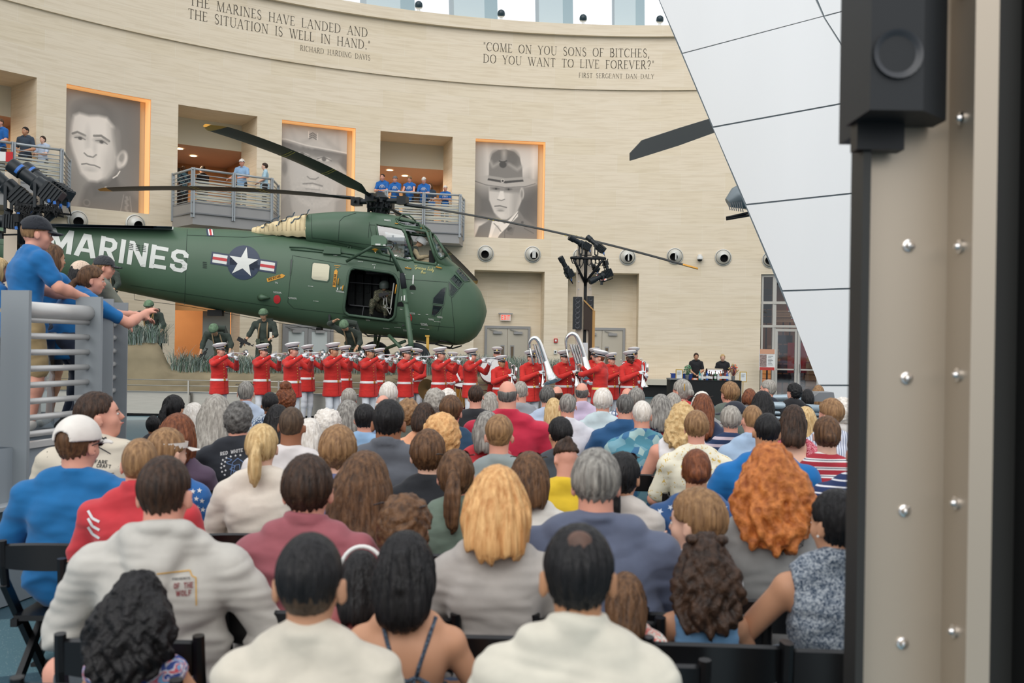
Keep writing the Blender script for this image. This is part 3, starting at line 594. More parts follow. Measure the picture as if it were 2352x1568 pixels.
for px0,px1,nm in((1781,1833,'left'),(1834,1884,'right')):
 d_=empty('shop_door',W(hit((px0+px1)/2,700,WR+.18)[0],0.02,WR+.16),'glass shop door with pale frame, %s leaf of the pair'%nm,'door','glass shop doors');d0=-Vector(d_.location)
 def Q(px,z,r=WR+.16):return W(hit(px,700,WR+.18)[0],z,r)+d0
 q=MB()
 for p in(px0+3,px1-3):q.bar(Q(p,0),Q(p,2.5),.1,.06,up=(0,1,0))
 for z_ in(.1,1.05,2.45):q.bar(Q(px0+1,z_),Q(px1-1,z_),.06,.1 if z_!=1.05 else .05)
 q.build('door_frame',mat('aluminium',(0,0,0)),d_)
 MB().quad(Q(px0+3,.1),Q(px1-3,.1),Q(px1-3,2.45),Q(px0+3,2.45)).build('glass_pane',glass('shop_glass'),d_)
 hx=px1-6 if nm=='left' else px0+6
 MB().tube([Q(hx,.95,WR+.1),Q(hx,1.25,WR+.1)],.02).build('door_handle',CHROME,d_)
mc=[mat('red_banner',S(190,35,40),.6),mat('dark_cloth',S(40,38,45),.8),mat('tan_box',S(190,150,110),.7),mat('orange_lamp',S(230,140,80),.6,emit=(1,.45,.15),es=.35),mat('grey_cloth',S(120,118,120),.8)]
for i,(px,z0,z1,w_,m)in enumerate([(1825,.9,2.0,.45,0),(1850,.9,2.0,.4,0),(1800,.5,2.3,.8,1),(1765,.3,1.2,.5,3),(1762,2.7,4.0,.5,1),(1800,2.75,3.2,.9,2),(1835,.3,.9,.5,4),(1870,.4,1.5,.6,2),(1815,2.8,3.9,.25,0),(1780,1.3,1.9,.5,2)]):
 th=hit(px,700)[0];e=empty('shop_display',W(th,0.01,WR+1.2+.25*(i%3)),['tall red banner left','tall red banner right','rack of dark clothes','low glowing orange display','dark jacket hung high','upper shelf of tan boxes','grey folded cloth stack','tan boxes by right door','thin red pennant','tan boxes behind poster'][i]+' inside the glass shop front','shop display',rz=-th)
 mb=MB();k_=5
 for j in range(k_):
  zz=z0+(z1-z0)*j/k_;mb.cbox((random.uniform(-.05,.05),random.uniform(-.1,.1),zz+(z1-z0)/k_/2),(w_*random.uniform(.7,1),.3,(z1-z0)/k_*.85))
 if m==0:mb=MB().box((-w_/2,-.02,z0),(w_/2,.02,z1))
 mb.build('goods',mc[m],e);MB().bar((0,.05,0),(0,.05,z1),.05,.05,up=(0,1,0)).build('stand',BLACK,e)
th,z=hit(1762,824,22.0);e=empty('poster_stand',W(th,0.01,22.0),'red and white poster on a stand before the shop front','poster stand',rz=-th)
MB().box((-.27,-.03,1.02),(.27,.0,1.75)).build('poster_board',WHITE,e)
MB().box((-.25,-.036,1.02),(.25,-.031,1.12)).build('poster_foot_band',mat('poster_red',S(190,60,55),.6),e)
MB().box((-.25,-.036,1.58),(.25,-.031,1.75)).build('poster_head_band',mat('poster_salmon',S(215,160,130),.6),e)
MB().box((-.25,-.036,1.14),(-.02,-.031,1.56)).build('poster_photo',mat('poster_photo',S(150,130,125),.6,var=.5,scale=25),e)
mb=MB()
for j in range(7):mb.box((.03,-.036,1.2+j*.05),(.2-.03*(j%3),-.031,1.215+j*.05))
mb.build('poster_text',GREYD,e)
MB().tube([(0,0,0.02),(0,0,1.1)],.03).cbox((0,0,.015),(.5,.4,.03)).build('stand_pole',BLACK,e)
# balconies
RAILM=mat('rail_grey',S(168,174,178),.4,.2)
SLAT=mat('cream_slats',S(232,226,206),.6)
def wall_at(px,R=WR,z=6.0):
 th=hit(px,400,R)[0];return W(th,z,R)
def rail_section(e,A,B,zb,zt,off,nb=9,posts=(1,1),paneled=True,R_=.014,top=.034,pw=.07,slot=.04,glass_=False,barname='rail_bar'):
 """one straight railing section from A to B (plan points), zb floor, zt top"""
 A=Vector((A.x,A.y,0))-Vector((off.x,off.y,0));B=Vector((B.x,B.y,0))-Vector((off.x,off.y,0));d=(B-A).normalized()
 oz=off.z;q=MB()
 for k,P_ in((0,A+d*.03),(1,B-d*.03)):
  if posts[k]:
   MB().bar(P_+Vector((0,0,zb-.45-oz)),P_+Vector((0,0,zt+.02-oz)),slot,pw*1.3,up=Vector((-d.y,d.x,0))).build('rail_post',RAILM,e)
 MB().tube([A+Vector((0,0,zt-.02-oz)),B+Vector((0,0,zt-.02-oz))],top,10).build('handrail',RAILM,e,True)
 for i in range(nb):
  z=zb+.06+(zt-.18-zb-.06)*i/(nb-1)-oz
  MB().tube([A+d*.03+Vector((0,0,z)),B-d*.03+Vector((0,0,z))],R_,8,False).build(barname,RAILM,e,True)
def balcony(k,lab,A,Bc,Cc,D):
 zb,zt=5.9,6.92
 e=empty('balcony',Vector(((Bc.x+Cc.x)/2,(Bc.y+Cc.y)/2,5.2)),lab,'balcony');off=Vector(e.location)
 pts=[A,Bc,Cc,D]
 def slab(z0,z1,grow,nm,m):
  ctr=(A+D)/2;pl=[]
  for p in pts:
   q=Vector((p.x,p.y,0))
   if p in(Bc,Cc):q+=(q-Vector((ctr.x,ctr.y,0))).normalized()*grow
   pl.append(q)
  vs=[(p.x-off.x,p.y-off.y,z0-off.z)for p in pl]+[(p.x-off.x,p.y-off.y,z1-off.z)for p in pl]
  MB().add(vs,[[3,2,1,0],[4,5,6,7],[0,1,5,4],[1,2,6,5],[2,3,7,6],[3,0,4,7]]).build(nm,m,e)
 slab(5.60,5.88,0,'floor_beam',GREYP);slab(5.56,5.60,.06,'ledge',GREYD);slab(5.24,5.56,-.02,'lower_beam',GREYP);slab(5.88,5.92,.02,'deck',GREYD)
 M_=(Bc+Cc)/2
 rail_section(e,A,Bc,zb,zt,off,8);rail_section(e,Bc,M_,zb,zt,off,8);rail_section(e,M_,Cc,zb,zt,off,8);rail_section(e,Cc,D,zb,zt,off,8)
 a0,b0=Bc-off,Cc-off;inn=((A+D)/2-(Bc+Cc)/2).normalized()*.16
 s_=MB()
 a1,b1=a0+inn,b0+inn
 for i in range(8):
  z=zb+.06+.085*i-off.z
  s_.bar(Vector((a1.x,a1.y,z)),Vector((b1.x,b1.y,z)),.02,.062)
 s_.build('cream_slats',SLAT,e)
 return e
def PT(px,Y,z=6.9):
 r=ray(px,420);return Vector((r.x*Y,Y,z))
b0=balcony(0,'grey steel balcony at far left with men leaning on it',wall_at(-120),PT(-90,25.6),PT(141,27.3),wall_at(160))
b1=balcony(1,'grey steel balcony between the first two portraits',wall_at(397),PT(443,29.9),PT(625,31.6),wall_at(640))
b2=balcony(2,'grey steel balcony crowded with blue shirts right of rotor hub',wall_at(868),PT(888,33.7),PT(1058,34.4),wall_at(1066))
bn=empty('bunting',PT(5,26.2,6.5),'red and white cloth bunting hung on the far left balcony rail','bunting')
MB().box((-.35,-.03,-.12),(.10,-.01,.12)).build('white_cloth',WHITE,bn);MB().box((.10,-.035,-.14),(.28,-.01,.12)).build('red_cloth',mat('flag_red',S(200,40,45),.7),bn)
# white metal pylon at right
PYL=mat('white_metal_panel',S(252,252,251),.34,.22,var=.03,scale=.35,stretch=(1.6,1.6,.15))
GAP=mat('panel_gap',S(120,130,136),.6)
def PY(px,py):
 k=1/20.4+(1/18.-1/20.4)*(px-1637)/328.;return P(px,py,1/k)
py=empty('clad_pylon',PY(2000,1000)*1.0,'tall slanting pylon clad in white metal panels','pylon');p0=-Vector(py.location)
nrm=(PY(1900,300)-PY(1700,300)).cross(Vector((0,0,1))).normalized()
if nrm.y>0:nrm=-nrm
seams=[(1440,-170,2200,-400),(1567,122,2200,-45),(1637,292,2200,189),(1713,470,2200,418),(1797,668,2200,654),(1880,885,2200,885),(1975,1105,2200,1116)]
XR=2180
def sl_(i,t):
 a=seams[i];return(a[0]+(a[2]-a[0])*t,a[1]+(a[3]-a[1])*t)
for i in range(len(seams)-1):
 g=.004
 tl,tr=sl_(i,0),sl_(i,1);bl,br=sl_(i+1,0),sl_(i+1,1)
 def mk(q,nm):
  f_=[PY(*p)+p0 for p in q];bk=[v-nrm*.25 for v in f_];c_=sum(f_,Vector())/len(f_)
  f2=[v+(c_-v)*g+nrm*0 for v in f_];n_=len(q)
  mb=MB();mb.add(f2+bk,[list(range(n_)),[n_+k for k in range(n_)][::-1]]+[[k,n_+k,n_+(k+1)%n_,(k+1)%n_]for k in range(n_)]);return mb.build(nm,PYL,py)
 ins=1.5
 if i==0:
  m1=(1873,0);m0=(1790,-240)
  mk([bl,(1890+0,37),(1873,0),m0,tl],'metal_panel');mk([(1893,36),(2200,-45),tr,m0,(1877,-2)],'metal_panel')
 elif i==1:
  mk([(bl[0],bl[1]-ins),(1965,232-ins),(1990,210),(1945,125),(1890,38),(tl[0],tl[1]+ins)],'metal_panel');mk([(1994,212),(2200,189),(2200,-44),(1893,38),(1949,125)],'metal_panel')
 else:mk([(bl[0],bl[1]-ins),(br[0],br[1]-ins),(tr[0],tr[1]+ins),(tl[0],tl[1]+ins)],'metal_panel')
bk=[PY(1440,-170)+p0-nrm*.12,PY(2200,-400)+p0-nrm*.12,PY(2200,1116)+p0-nrm*.12,PY(1975,1105)+p0-nrm*.12]
mb=MB();mb.add([b_+nrm*.09 for b_ in bk]+[b_-nrm*.3 for b_ in bk],[[0,3,2,1],[4,5,6,7],[0,1,5,4],[3,0,4,7],[2,3,7,6],[1,2,6,5]]);mb.build('backing_frame',GAP,py)
DKBL=mat('propeller_blade_dark',S(60,64,64),.5)
pb=empty('propeller_blade',P(1560,318,27),'broad dark aircraft propeller blade reaching out from behind the white pylon','propeller');o_=-Vector(pb.location)
A_=[(1447,369),(1447,352),(1475,322),(1560,294),(1720,245),(1720,290),(1640,305),(1560,334),(1455,367)]
f_=[P(x,y,27)+o_ for x,y in A_];nn=len(f_);mb=MB()
mb.add(f_+[v+Vector((0,.14,.03))for v in f_],[list(range(nn))[::-1],[nn+k for k in range(nn)]]+[[k,(k+1)%nn,nn+(k+1)%nn,nn+k]for k in range(nn)]);mb.build('blade',DKBL,pb)
fx=empty('aircraft_nose_fitting',P(1715,465,24),'grey riveted aircraft fitting jutting out at the pylon edge','aircraft part');o_=-Vector(fx.location)
MB().tube([P(1672,466,24)+o_,P(1690,455,24)+o_,P(1712,450,24)+o_,P(1760,440,24)+o_],[.12,.26,.34,.42],14).build('cowling',mat('aircraft_grey',S(140,150,155),.4,.4),fx,'auto')
mb=MB()
for j in range(7):mb.bar(P(1677+j*5,482+.8*j,23.7)+o_,P(1672+j*5,466-.5*j,23.7)+o_,.02,.02)
mb.build('louvres',GREYD,fx)
gun=empty('aircraft_gun_barrels',P(1700,495,24),'pair of thin dark barrels below the grey aircraft fitting','aircraft part');o_=-Vector(gun.location)
for dy in(0,7):MB().tube([P(1668,500+dy*.5,24)+o_,P(1735,485+dy,24)+o_],.03,8).build('gun_barrel',BLACK,gun,True)
# near column with loudspeakers (right edge)
COLM=mat('satin_aluminium',S(196,182,164),.42,.55,var=.02,scale=1.2)
COLD=mat('dark_bronze_steel',S(52,52,50),.5,.3)
def NC(px,Y):return ray(px,784).x*Y
Yc=2.6
nc=empty('equipment_column',(NC(2200,Yc),Yc+.1,0),'tall satin metal column bolted together, filling the right edge','column');c0=Vector(nc.location)
def nbox(px0,px1,Y0,Y1,z0=0.01,z1=4.0,nm='column_plate',m=COLM,Yr=None):
 Yr=Yr or Yc
 return MB().box((NC(px0,Yr)-c0.x,Y0-c0.y,z0),(NC(px1,Yr)-c0.x,Y1-c0.y,z1)).build(nm,m,nc)
nbox(1958,1976,Yc-.06,Yc+.03,m=COLD,nm='edge_strip')
nbox(1976,2172,Yc,Yc+.012)
nbox(2172,2190,Yc-.16,Yc+.012)
nbox(2163,2214,Yc-.165,Yc-.158,nm='front_flange')
nbox(2217,2328,Yc-.02,Yc+.1,m=COLD,nm='dark_channel')
nbox(2326,2350,Yc-.1,Yc+.1,m=BLACKM,nm='dark_channel')
nbox(2345,2420,Yc-.14,Yc+.0)
for z0 in range(9):
 pz=PZ
 for px,ysurf in((2083,Yc),(2187,Yc-.16)):
  py_=563+304*(z0-2)-(8 if px==2187 else 0);z=CAMZ-(py_-808)*ysurf/FPX
  if z<.1:continue
  x=NC(px,Yc if px<2100 else Yc)-c0.x
  if px>2100:
   MB().lathe([(.0,.018),(.007,.016),(.010,.008),(.018,.006),(.018,0)],Matrix.Translation((NC(2172,Yc)-c0.x,Yc-.08-c0.y,z))@Matrix.Rotation(rad(-90),4,'Y'),12).build('bolt',CHROME,nc,'auto')
  else:MB().lathe([(.0,.016),(.007,.014),(.010,.007),(.016,.005),(.016,0)],Matrix.Translation((x,Yc-c0.y,z))@Matrix.Rotation(rad(90),4,'X'),12).build('bolt',CHROME,nc,'auto')
SPK=mat('speaker_black',S(20,24,28),.55)
CONE=mat('speaker_cone',S(52,54,58),.35)
zb=CAMZ+(808-252)*(Yc-.2)/FPX
sp=empty('loudspeaker',(NC(2050,Yc-.2),Yc-.12,zb),'black loudspeaker box with round cone bolted to near column','loudspeaker');s0=Vector(sp.location)
x0,x1,x2=NC(1990,Yc-.2)-s0.x,NC(2112,Yc-.2)-s0.x,NC(2165,Yc-.1)-s0.x
MB().prism([(x0,-.08),(x1,-.08),(x2,.02),(x2,.10),(x0,.10)],1.3).build('cabinet',SPK,sp)
for j in range(4):
 cz=.135+.3*j;MB().lathe([(.055,0),(.06,-.006),(.052,-.004),(.03,.016),(.018,.02),(.016,.008),(0,.004)],Matrix.Translation(((x0+x1)/2,-.083,cz))@Matrix.Rotation(rad(-90),4,'X'),24).build('driver_cone',CONE,sp,'auto')
MB().cbox((0.01,.07,-.035),(.12,.05,.07)).build('bracket',BLACK,sp)
l2=empty('loudspeaker',(NC(1958,Yc+.05),Yc+.05,CAMZ+(808-315)*(Yc+.05)/FPX),'slim black side loudspeaker behind left edge of near column','loudspeaker')
MB().box((-.012,-.03,0),(.025,.1,1.3)).build('cabinet',SPK,l2)
mb=MB()
for j in range(80):mb.cbox((-.0135,-.02,.01+j*.016),(.004,.008,.008))
mb.build('grille',BLACKM,l2)
# stage light builder
SPOTM=mat('spotlight_black',S(28,34,38),.38,.3)
BLUEP=mat('blue_plug',S(50,110,190),.4)
def spotlight(loc,direction,L,label,group,yoke_down=.18,tape=False):
 """profile spotlight pointing along direction, length L, pivot at loc"""
 e=empty('stage_spotlight',loc,label,'stage light',group)
 d=Vector(direction).normalized();q=d.to_track_quat('Z','Y').to_matrix().to_4x4();k=L/.6
 MB().lathe([(0,.34*k),(.068*k,.34*k),(.075*k,.33*k),(.075*k,.20*k),(.062*k,.19*k),(.062*k,.05*k),(.085*k,.03*k),(.085*k,-.06*k)],q,20).build('lens_tube',SPOTM,e,'auto')
 b=MB().box((-.085*k,-.085*k,-.26*k),(.085*k,.085*k,-.06*k),q)
 for j in range(5):b.box((-.1*k+.0*j,-.092*k,(-.24+.036*j)*k),(.1*k,.092*k,(-.225+.036*j)*k),q)
 b.build('lamp_house',SPOTM,e,False)
 if tape:MB().lathe([(.0765*k,.21*k),(.0765*k,.24*k)],q,20,-.5,1.2).build('blue_tape',BLUEP,e)
 side=d.cross(Vector((0,0,1))).normalized()
 y=MB()
 for s_ in(-1,1):y.bar(side*s_*.105*k,side*s_*.105*k+Vector((0,0,-yoke_down)),.03*k,.012*k)
 y.bar(side*-.11*k+Vector((0,0,-yoke_down)),side*.11*k+Vector((0,0,-yoke_down)),.03*k,.02*k);y.build('yoke',SPOTM,e)
 cl=MB().cbox((0,0,-yoke_down-.05*k),(.06*k,.05*k,.09*k));cl.build('clamp',SPOTM,e)
 back=-d*.27*k
 MB().tube([back,back+Vector((0,0,-.06*k)),back+Vector((.03,0,-.16*k)),Vector((0,0,-yoke_down-.03))],.009*k+.003,6).build('power_cable',BLACKM,e,True)
 MB().tube([back+Vector((0,0,-.03*k)),back+Vector((0,0,-.09*k))],.014*k+.002,6).build('blue_connector',BLUEP,e)
 return e
def speaker_line(loc,w_,h_,n_,label,rz=0):
 e=empty('line_speaker',loc,label,'loudspeaker',rz=rz)
 MB().box((-w_/2,0,0),(w_/2,w_*.9,h_)).build('cabinet',SPK,e)
 for j in range(n_):MB().lathe([(w_*.30,-.004),(w_*.26,0),(w_*.12,-.006),(0,-.012)],Matrix.Translation((0,-.004,h_*(j+.6)/(n_+.3)))@Matrix.Rotation(rad(90),4,'X'),14).build('driver_cone',CONE,e,'auto')
 return e
Ym=21.6
def MP(px,py,dy=0):return P(px,py,Ym+dy)
mc0=MP(1341,784);mc0.z=0.01
col=empty('lighting_column',mc0,'slim metal lighting column behind the conductor','column')
def mbx(px0,px1,py0,py1,y0,y1,nm,m):
 a,b=MP(px0,(py0+py1)/2),MP(px1,(py0+py1)/2);z1=MP((px0+px1)/2,py0).z;z0=max(.01,MP((px0+px1)/2,py1).z)
 return MB().box((a.x-mc0.x,y0,z0-.01),(b.x-mc0.x,y1,z1-.01)).build(nm,m,col)
mbx(1325,1340,562,790,0,.03,'column_plate',COLM);mbx(1348,1359,562,790,0,.03,'column_plate',COLM)
mbx(1340,1348,556,985,.03,.15,'dark_channel',BLACK);mbx(1322,1324.5,575,940,-.05,.1,'edge_strip',COLM)
mbx(1324,1340,790,985,.02,.05,'base_plate',GREYD)
for zz in range(12):
 for px in(1329,1355):
  v=MP(px,575+zz*18);MB().cbox((v.x-mc0.x,-.008,v.z),(.025,.016,.025)).build('bolt',CHROME,col)
kz=empty('information_totem',MP(1353,784)*1,'dark slanted-top totem with brass edge beside lighting column','totem');k0=-Vector(kz.location)
pts=[(1341,690),(1362,713),(1362,985),(1352,985),(1352,757),(1341,757)]
f_=[MP(x,y,-.12)+k0 for x,y in pts];mb=MB();nn=6
for v in f_:v.z=max(v.z,-kz.location.z+.01)
mb.add(f_+[v+Vector((0,.12,0))for v in f_],[list(range(nn))[::-1],[nn+k for k in range(nn)]]+[[k,(k+1)%nn,nn+(k+1)%nn,nn+k]for k in range(nn)]);mb.build('totem_body',mat('bronze_dark',S(58,46,38),.4,.4),kz)
br=MB();v0,v1=MP(1364,713,-.14)+k0,MP(1364,784,-.14)+k0
br.box((v0.x-.028,v0.y,-kz.location.z+.01),(v0.x+.028,v0.y+.03,v0.z));br.bar(MP(1341,689,-.14)+k0,MP(1364,713,-.14)+k0,.03,.03)
br.build('brass_edge',mat('satin_brass',S(176,136,84),.4,.6),kz)
speaker_line(MP(1326,756,-.16)+Vector((0,0,0)),.19,.70,6,'black line loudspeaker on left face of lighting column')
speaker_line(MP(1356,716,-.08),.14,.34,3,'smaller black loudspeaker on right of lighting column')
ip=empty('information_board',MP(1342,910),'pale grey upright information panel at lighting column foot','panel');i0=-Vector(ip.location)
a,b=MP(1334,905,-.3)+i0,MP(1350,787,-.3)+i0
MB().box((a.x,a.y,-ip.location.z+.01),(b.x,a.y+.02,b.z)).build('panel_board',mat('panel_grey_white',S(205,206,208),.4),ip)
MB().box((a.x+.03,a.y-.006,a.z+.25),(b.x-.03,a.y-.002,a.z+.42)).build('panel_photo',GREYD,ip)
tr=empty('lighting_truss',MP(1345,610,-.3),'black triangular truss carrying spotlights on lighting column','truss');t0=-Vector(tr.location)
for pts in([(1310,592,-.3),(1392,594,-.3)],[(1318,596,-.3),(1344,650,0)],[(1385,596,-.3),(1344,650,0)],[(1312,592,-.3),(1345,588,.4)],[(1390,594,-.3),(1350,588,.4)],[(1344,590,0),(1344,655,0)]):
 MB().tube([MP(*p)+t0 for p in pts],.028,8).build('truss_tube',BLACK,tr,True)
for k in range(9):
 x=1312+k*9;mb=MB();mb.tube([MP(x,594,-.28)+t0,MP(x+3,604+6*(k%3),-.3)+t0,MP(x+9,606+4*(k%2),-.3)+t0,MP(x+12,594,-.28)+t0],.012,5,False);mb.build('cable',BLACKM,tr,True)
g_='spotlights on the middle column'
spotlight(MP(1334,559,-.35),(-.85,-.25,.42),.52,'black spotlight on column truss, top left pointing left',g_,.22)
spotlight(MP(1370,562,-.1),(-.6,.3,.55),.5,'black spotlight on column truss, top right behind rotor blade',g_,.22)
spotlight(MP(1301,616,-.35),(-.45,-.2,.75),.5,'black spotlight on column truss, lower left tilted steeply',g_,.1)
spotlight(MP(1382,634,-.3),(-.85,-.3,-.42),.55,'black spotlight on column truss, lower right pointing down',g_,.1)
spotlight(MP(1364,612,.25),(-.4,.5,.5),.36,'small black spotlight inside the column truss',g_,.1)
spotlight(MP(1393,612,-.2),(.2,-.3,-.8),.3,'short black lamp hanging off right corner of column truss',g_,.08)
Yl=9.5
def LP(px,py,dy=0):return P(px,py,Yl+dy)
lc=LP(20,784,.2);lc.z=.01
col2=empty('lighting_column',lc,'lighting column at far left behind the boy in black cap','column')
def lbx(px0,px1,py0,y0,y1,nm,m):
 a,b=LP(px0,500),LP(px1,500);return MB().box((a.x-lc.x,y0,0),(b.x-lc.x,y1,LP(px0,py0).z)).build(nm,m,col2)
lbx(-40,-8,380,.2,.25,'column_plate',COLM);lbx(12,50,430,.2,.25,'column_plate',COLM);lbx(11,21,458,.1,.2,'dark_channel',BLACK)
lbx(-10,11,455,.25,.4,'dark_channel',BLACK);lbx(50,60,465,0,.05,'dark_channel',BLACK)
for k in range(5):v=LP(28,555+k*45,.2);MB().cbox((v.x-lc.x,.19,v.z),(.03,.02,.03)).build('bolt',CHROME,col2)
tr=empty('lighting_truss',LP(70,475),'black truss with tangled cables at upper left','truss');t0=-Vector(tr.location)
for pts in([(38,470,0),(90,476,0),(135,484,0)],[(40,462,0),(48,560,0)],[(48,470,0),(54,560,.1)],[(135,484,0),(105,510,.2)],[(-10,500,0),(50,505,0)]):
 MB().tube([LP(*p)+t0 for p in pts],.024,8).build('truss_tube',BLACK,tr,True)
rr=random.Random(5)
for k in range(26):
 x=rr.uniform(36,132);y=rr.uniform(468,480);a=rr.uniform(6,26);dx=rr.uniform(4,20)
 MB().tube([LP(x,y,-.05),LP(x-dx*.3,y+a*.6,-.06),LP(x+dx*.4,y+a,-.05),LP(x+dx,y+a*.4,-.05),LP(x+dx*1.1,y,-.05)],.007,5,False).build('cable',BLACKM,tr,True)
for o in list(C.objects)[-26:]:
 for v in o.data.vertices:v.co+=t0
for k,(x,y)in enumerate([(42,488),(37,520),(125,462),(112,458)]):MB().tube([LP(x,y,-.08)+t0,LP(x+1,y+7,-.08)+t0],.014,6).build('blue_connector',BLUEP,tr)
MB().cbox(LP(40,501,-.1)+t0,(.05,.06,.08)).build('junction_box',BLACKM,tr)
g_='spotlights on the far left rig'
spotlight(LP(88,424,0),(-.82,-.12,.60),.56,'big black spotlight with blue tape pointing up left, nearest on left rig',g_,.22,True)
spotlight(LP(112,425,.35),(-.80,.1,.55),.56,'black spotlight with blue tape just behind the nearest one on left rig',g_,.24,True)
spotlight(LP(20,430,.1),(-.70,-.15,.65),.6,'black spotlight at left picture edge pointing up',g_,.22)
spotlight(LP(2,508,0),(-.98,.0,.05),.42,'black spotlight lying level at left picture edge',g_,.1)
# planter diorama
MUD=mat('mud_concrete',S(138,126,100),.85,var=.14,scale=2.2,bump=.5)
Yp=23.0
prof=[(-60,770),(150,778),(265,788),(300,789),(345,785),(358,790),(368,806),(378,830),(390,848),(410,854),(500,855),(640,858),(800,858),(900,862),(1000,862),(1100,864),(1180,868),(1260,872),(1330,876)]
pn=3;xs=[]
for(x0,y0),(x1,y1)in zip(prof[:-1],prof[1:]):
 m_=max(1,int((x1-x0)/25))
 for j in range(m_):xs.append((x0+(x1-x0)*j/m_,y0+(y1-y0)*j/m_))
xs.append(prof[-1]);rows=[]
nr=np.random.default_rng(3)
for x,y in xs:
 tp=P(x,y,Yp);col_=[]
 for j in range(7):
  f=j/6;z=.56+(tp.z-.56)*f;col_.append(Vector((tp.x,Yp-.12*(1-f)+nr.normal(0,.025)+(.15 if j==6 else 0),z+(nr.normal(0,.015)if 0<j<6 else 0))))
 for dy in(.5,1.2,4.5):col_.append(Vector((tp.x*(1+dy/Yp),Yp+dy,tp.z+(.04 if dy<2 else-.1)+nr.normal(0,.03))))
 rows.append(col_)
mb=MB();k_=len(rows[0])
mb.add([v for r in rows for v in r],[[i*k_+j,(i+1)*k_+j,(i+1)*k_+j+1,i*k_+j+1]for i in range(len(rows)-1)for j in range(k_-1)])
for side in(0,len(rows)-1):
 r=rows[side];mb.add([(r[-1].x,r[-1].y,.01)]+r+[(r[0].x,r[0].y,.01)],[list(range(k_+2))])
bank=mb.build('earth_bank',MUD,None,True);tag(bank,'sculpted brown earth bank under the helicopter and soldiers','earth bank',kind='thing')
bs=empty('bank_base',P(600,930,Yp-.2),'brushed steel skirting panels below the earth bank','plinth');o_=-Vector(bs.location)
xl=[-60,180,437,640,790,1030,1260,1340]
for a,b in zip(xl[:-1],xl[1:]):
 A,B=P(a,905,Yp-.3),P(b,905,Yp-.3)
 MB().box((A.x+.01+o_.x,A.y+o_.y,.06+o_.z),(B.x-.01+o_.x,A.y+.15+o_.y,.54+o_.z)).build('steel_panel',STEEL,bs)
A,B=P(-60,905,Yp-.3),P(1340,905,Yp-.3)
MB().box((A.x+o_.x,A.y-.04+o_.y,.54+o_.z),(B.x+o_.x,A.y+.5+o_.y,.57+o_.z)).build('cap_rail',GREYP,bs)
MB().box((A.x+o_.x,A.y+.05+o_.y,.011+o_.z),(B.x+o_.x,A.y+.5+o_.y,.06+o_.z)).build('shadow_gap',BLACKM,bs)
cr=empty('cable_railing',P(600,930,Yp-.45),'thin steel cable railing along the earth bank','railing');o_=-Vector(cr.location);CY=Yp-.42
for px in(30,232,433,640,832,1034,1236):
 p=P(px,900,CY);MB().bar((p.x+o_.x,p.y+o_.y,.3+o_.z),(p.x+o_.x,p.y+o_.y,P(px,874,CY).z+o_.z),.035,.05,up=(0,1,0)).cbox((p.x+o_.x,p.y+.02+o_.y,.42+o_.z),(.07,.06,.16)).build('railing_post',STEEL,cr)
for pz in(876,889,903):
 z=P(640,pz,CY).z;MB().tube([Vector((P(-60,900,CY).x,CY,z))+o_,Vector((P(1300,900,CY).x,CY,z))+o_],.012,6).build('steel_cable',STEEL,cr,True)
structure(MB().box((3.2,22.6,.01),(4.2,23.6,.12)).build('trim_60',MUD,label='low step at the right end of the bank'))
be=empty('wall_bench',W(rad(4.4),0.01,WR-.6),'pale stone bench against the wall left of the bar','bench',rz=-rad(4.4))
MB().box((-2.1,-.25,.42),(2.1,.45,.62)).build('seat',mat('stone_bench',S(205,198,182),.6),be);MB().box((-2.0,-.1,0),(2.0,.4,.42)).build('base',BLACKM,be)
GR=[mat('grass_grey_green',S(140,156,148),.8,var=.25,scale=8),mat('grass_green',S(96,124,100),.8,var=.3,scale=8),mat('grass_straw',S(176,176,164),.8,var=.2,scale=8)]
def grass(x0,x1,y0,y1,zf,n_,h_,label,spread=1.0):
 mb=MB();r=random.Random(int(x0*10+n_))
 for i in range(n_):
  x=r.uniform(x0,x1);y=r.uniform(y0,y1);z=zf(x,y)-.03;a=r.uniform(0,6.283);L=h_*r.uniform(.6,1.5);ln=r.uniform(.3,1.1)*spread;w_=r.uniform(.005,.010)
  dx,dy=math.cos(a),math.sin(a);sx_,sy_=-dy*w_,dx*w_;mb.m=r.choice((0,0,0,1,2))
  pts=[(0,0),(.25*ln*L*.5,.5*L),(.8*ln*L*.7,.85*L),(1.0*ln*L,.85*L if ln>.5 else L)]
  vs=[]
  for j,(d_,hh)in enumerate(pts):
   k=1-j/3;vs+=[(x+dx*d_+sx_*k,y+dy*d_+sy_*k,z+hh),(x+dx*d_-sx_*k,y+dy*d_-sy_*k,z+hh)]
  mb.add(vs,[[0,1,3,2],[2,3,5,4],[4,5,7,6]])
 o=mb.build('grass_clump',GR);tag(o,label,'grass',kind='stuff');return o
def zbank(x,y):
 px=1176+x/Yp*FPX;best=min(xs,key=lambda q:abs(q[0]-px));return P(best[0],best[1],Yp).z
X=lambda px:ray(px,800).x*Yp
grass(X(170),X(352),Yp+.05,Yp+1.0,zbank,2600,.38,'tall spiky grass clump on high end of the bank',1.1)
grass(X(382),X(640),Yp+.1,Yp+1.8,zbank,4000,.34,'dusty grass on bank below the stooping soldiers',1.3)
grass(X(640),X(960),Yp+.1,Yp+1.8,zbank,4000,.32,'dusty grass on bank behind the trumpet row',1.3)
grass(X(960),X(1325),Yp+.1,Yp+1.8,zbank,4000,.42,'grey green grass on right end of the bank',1.1)
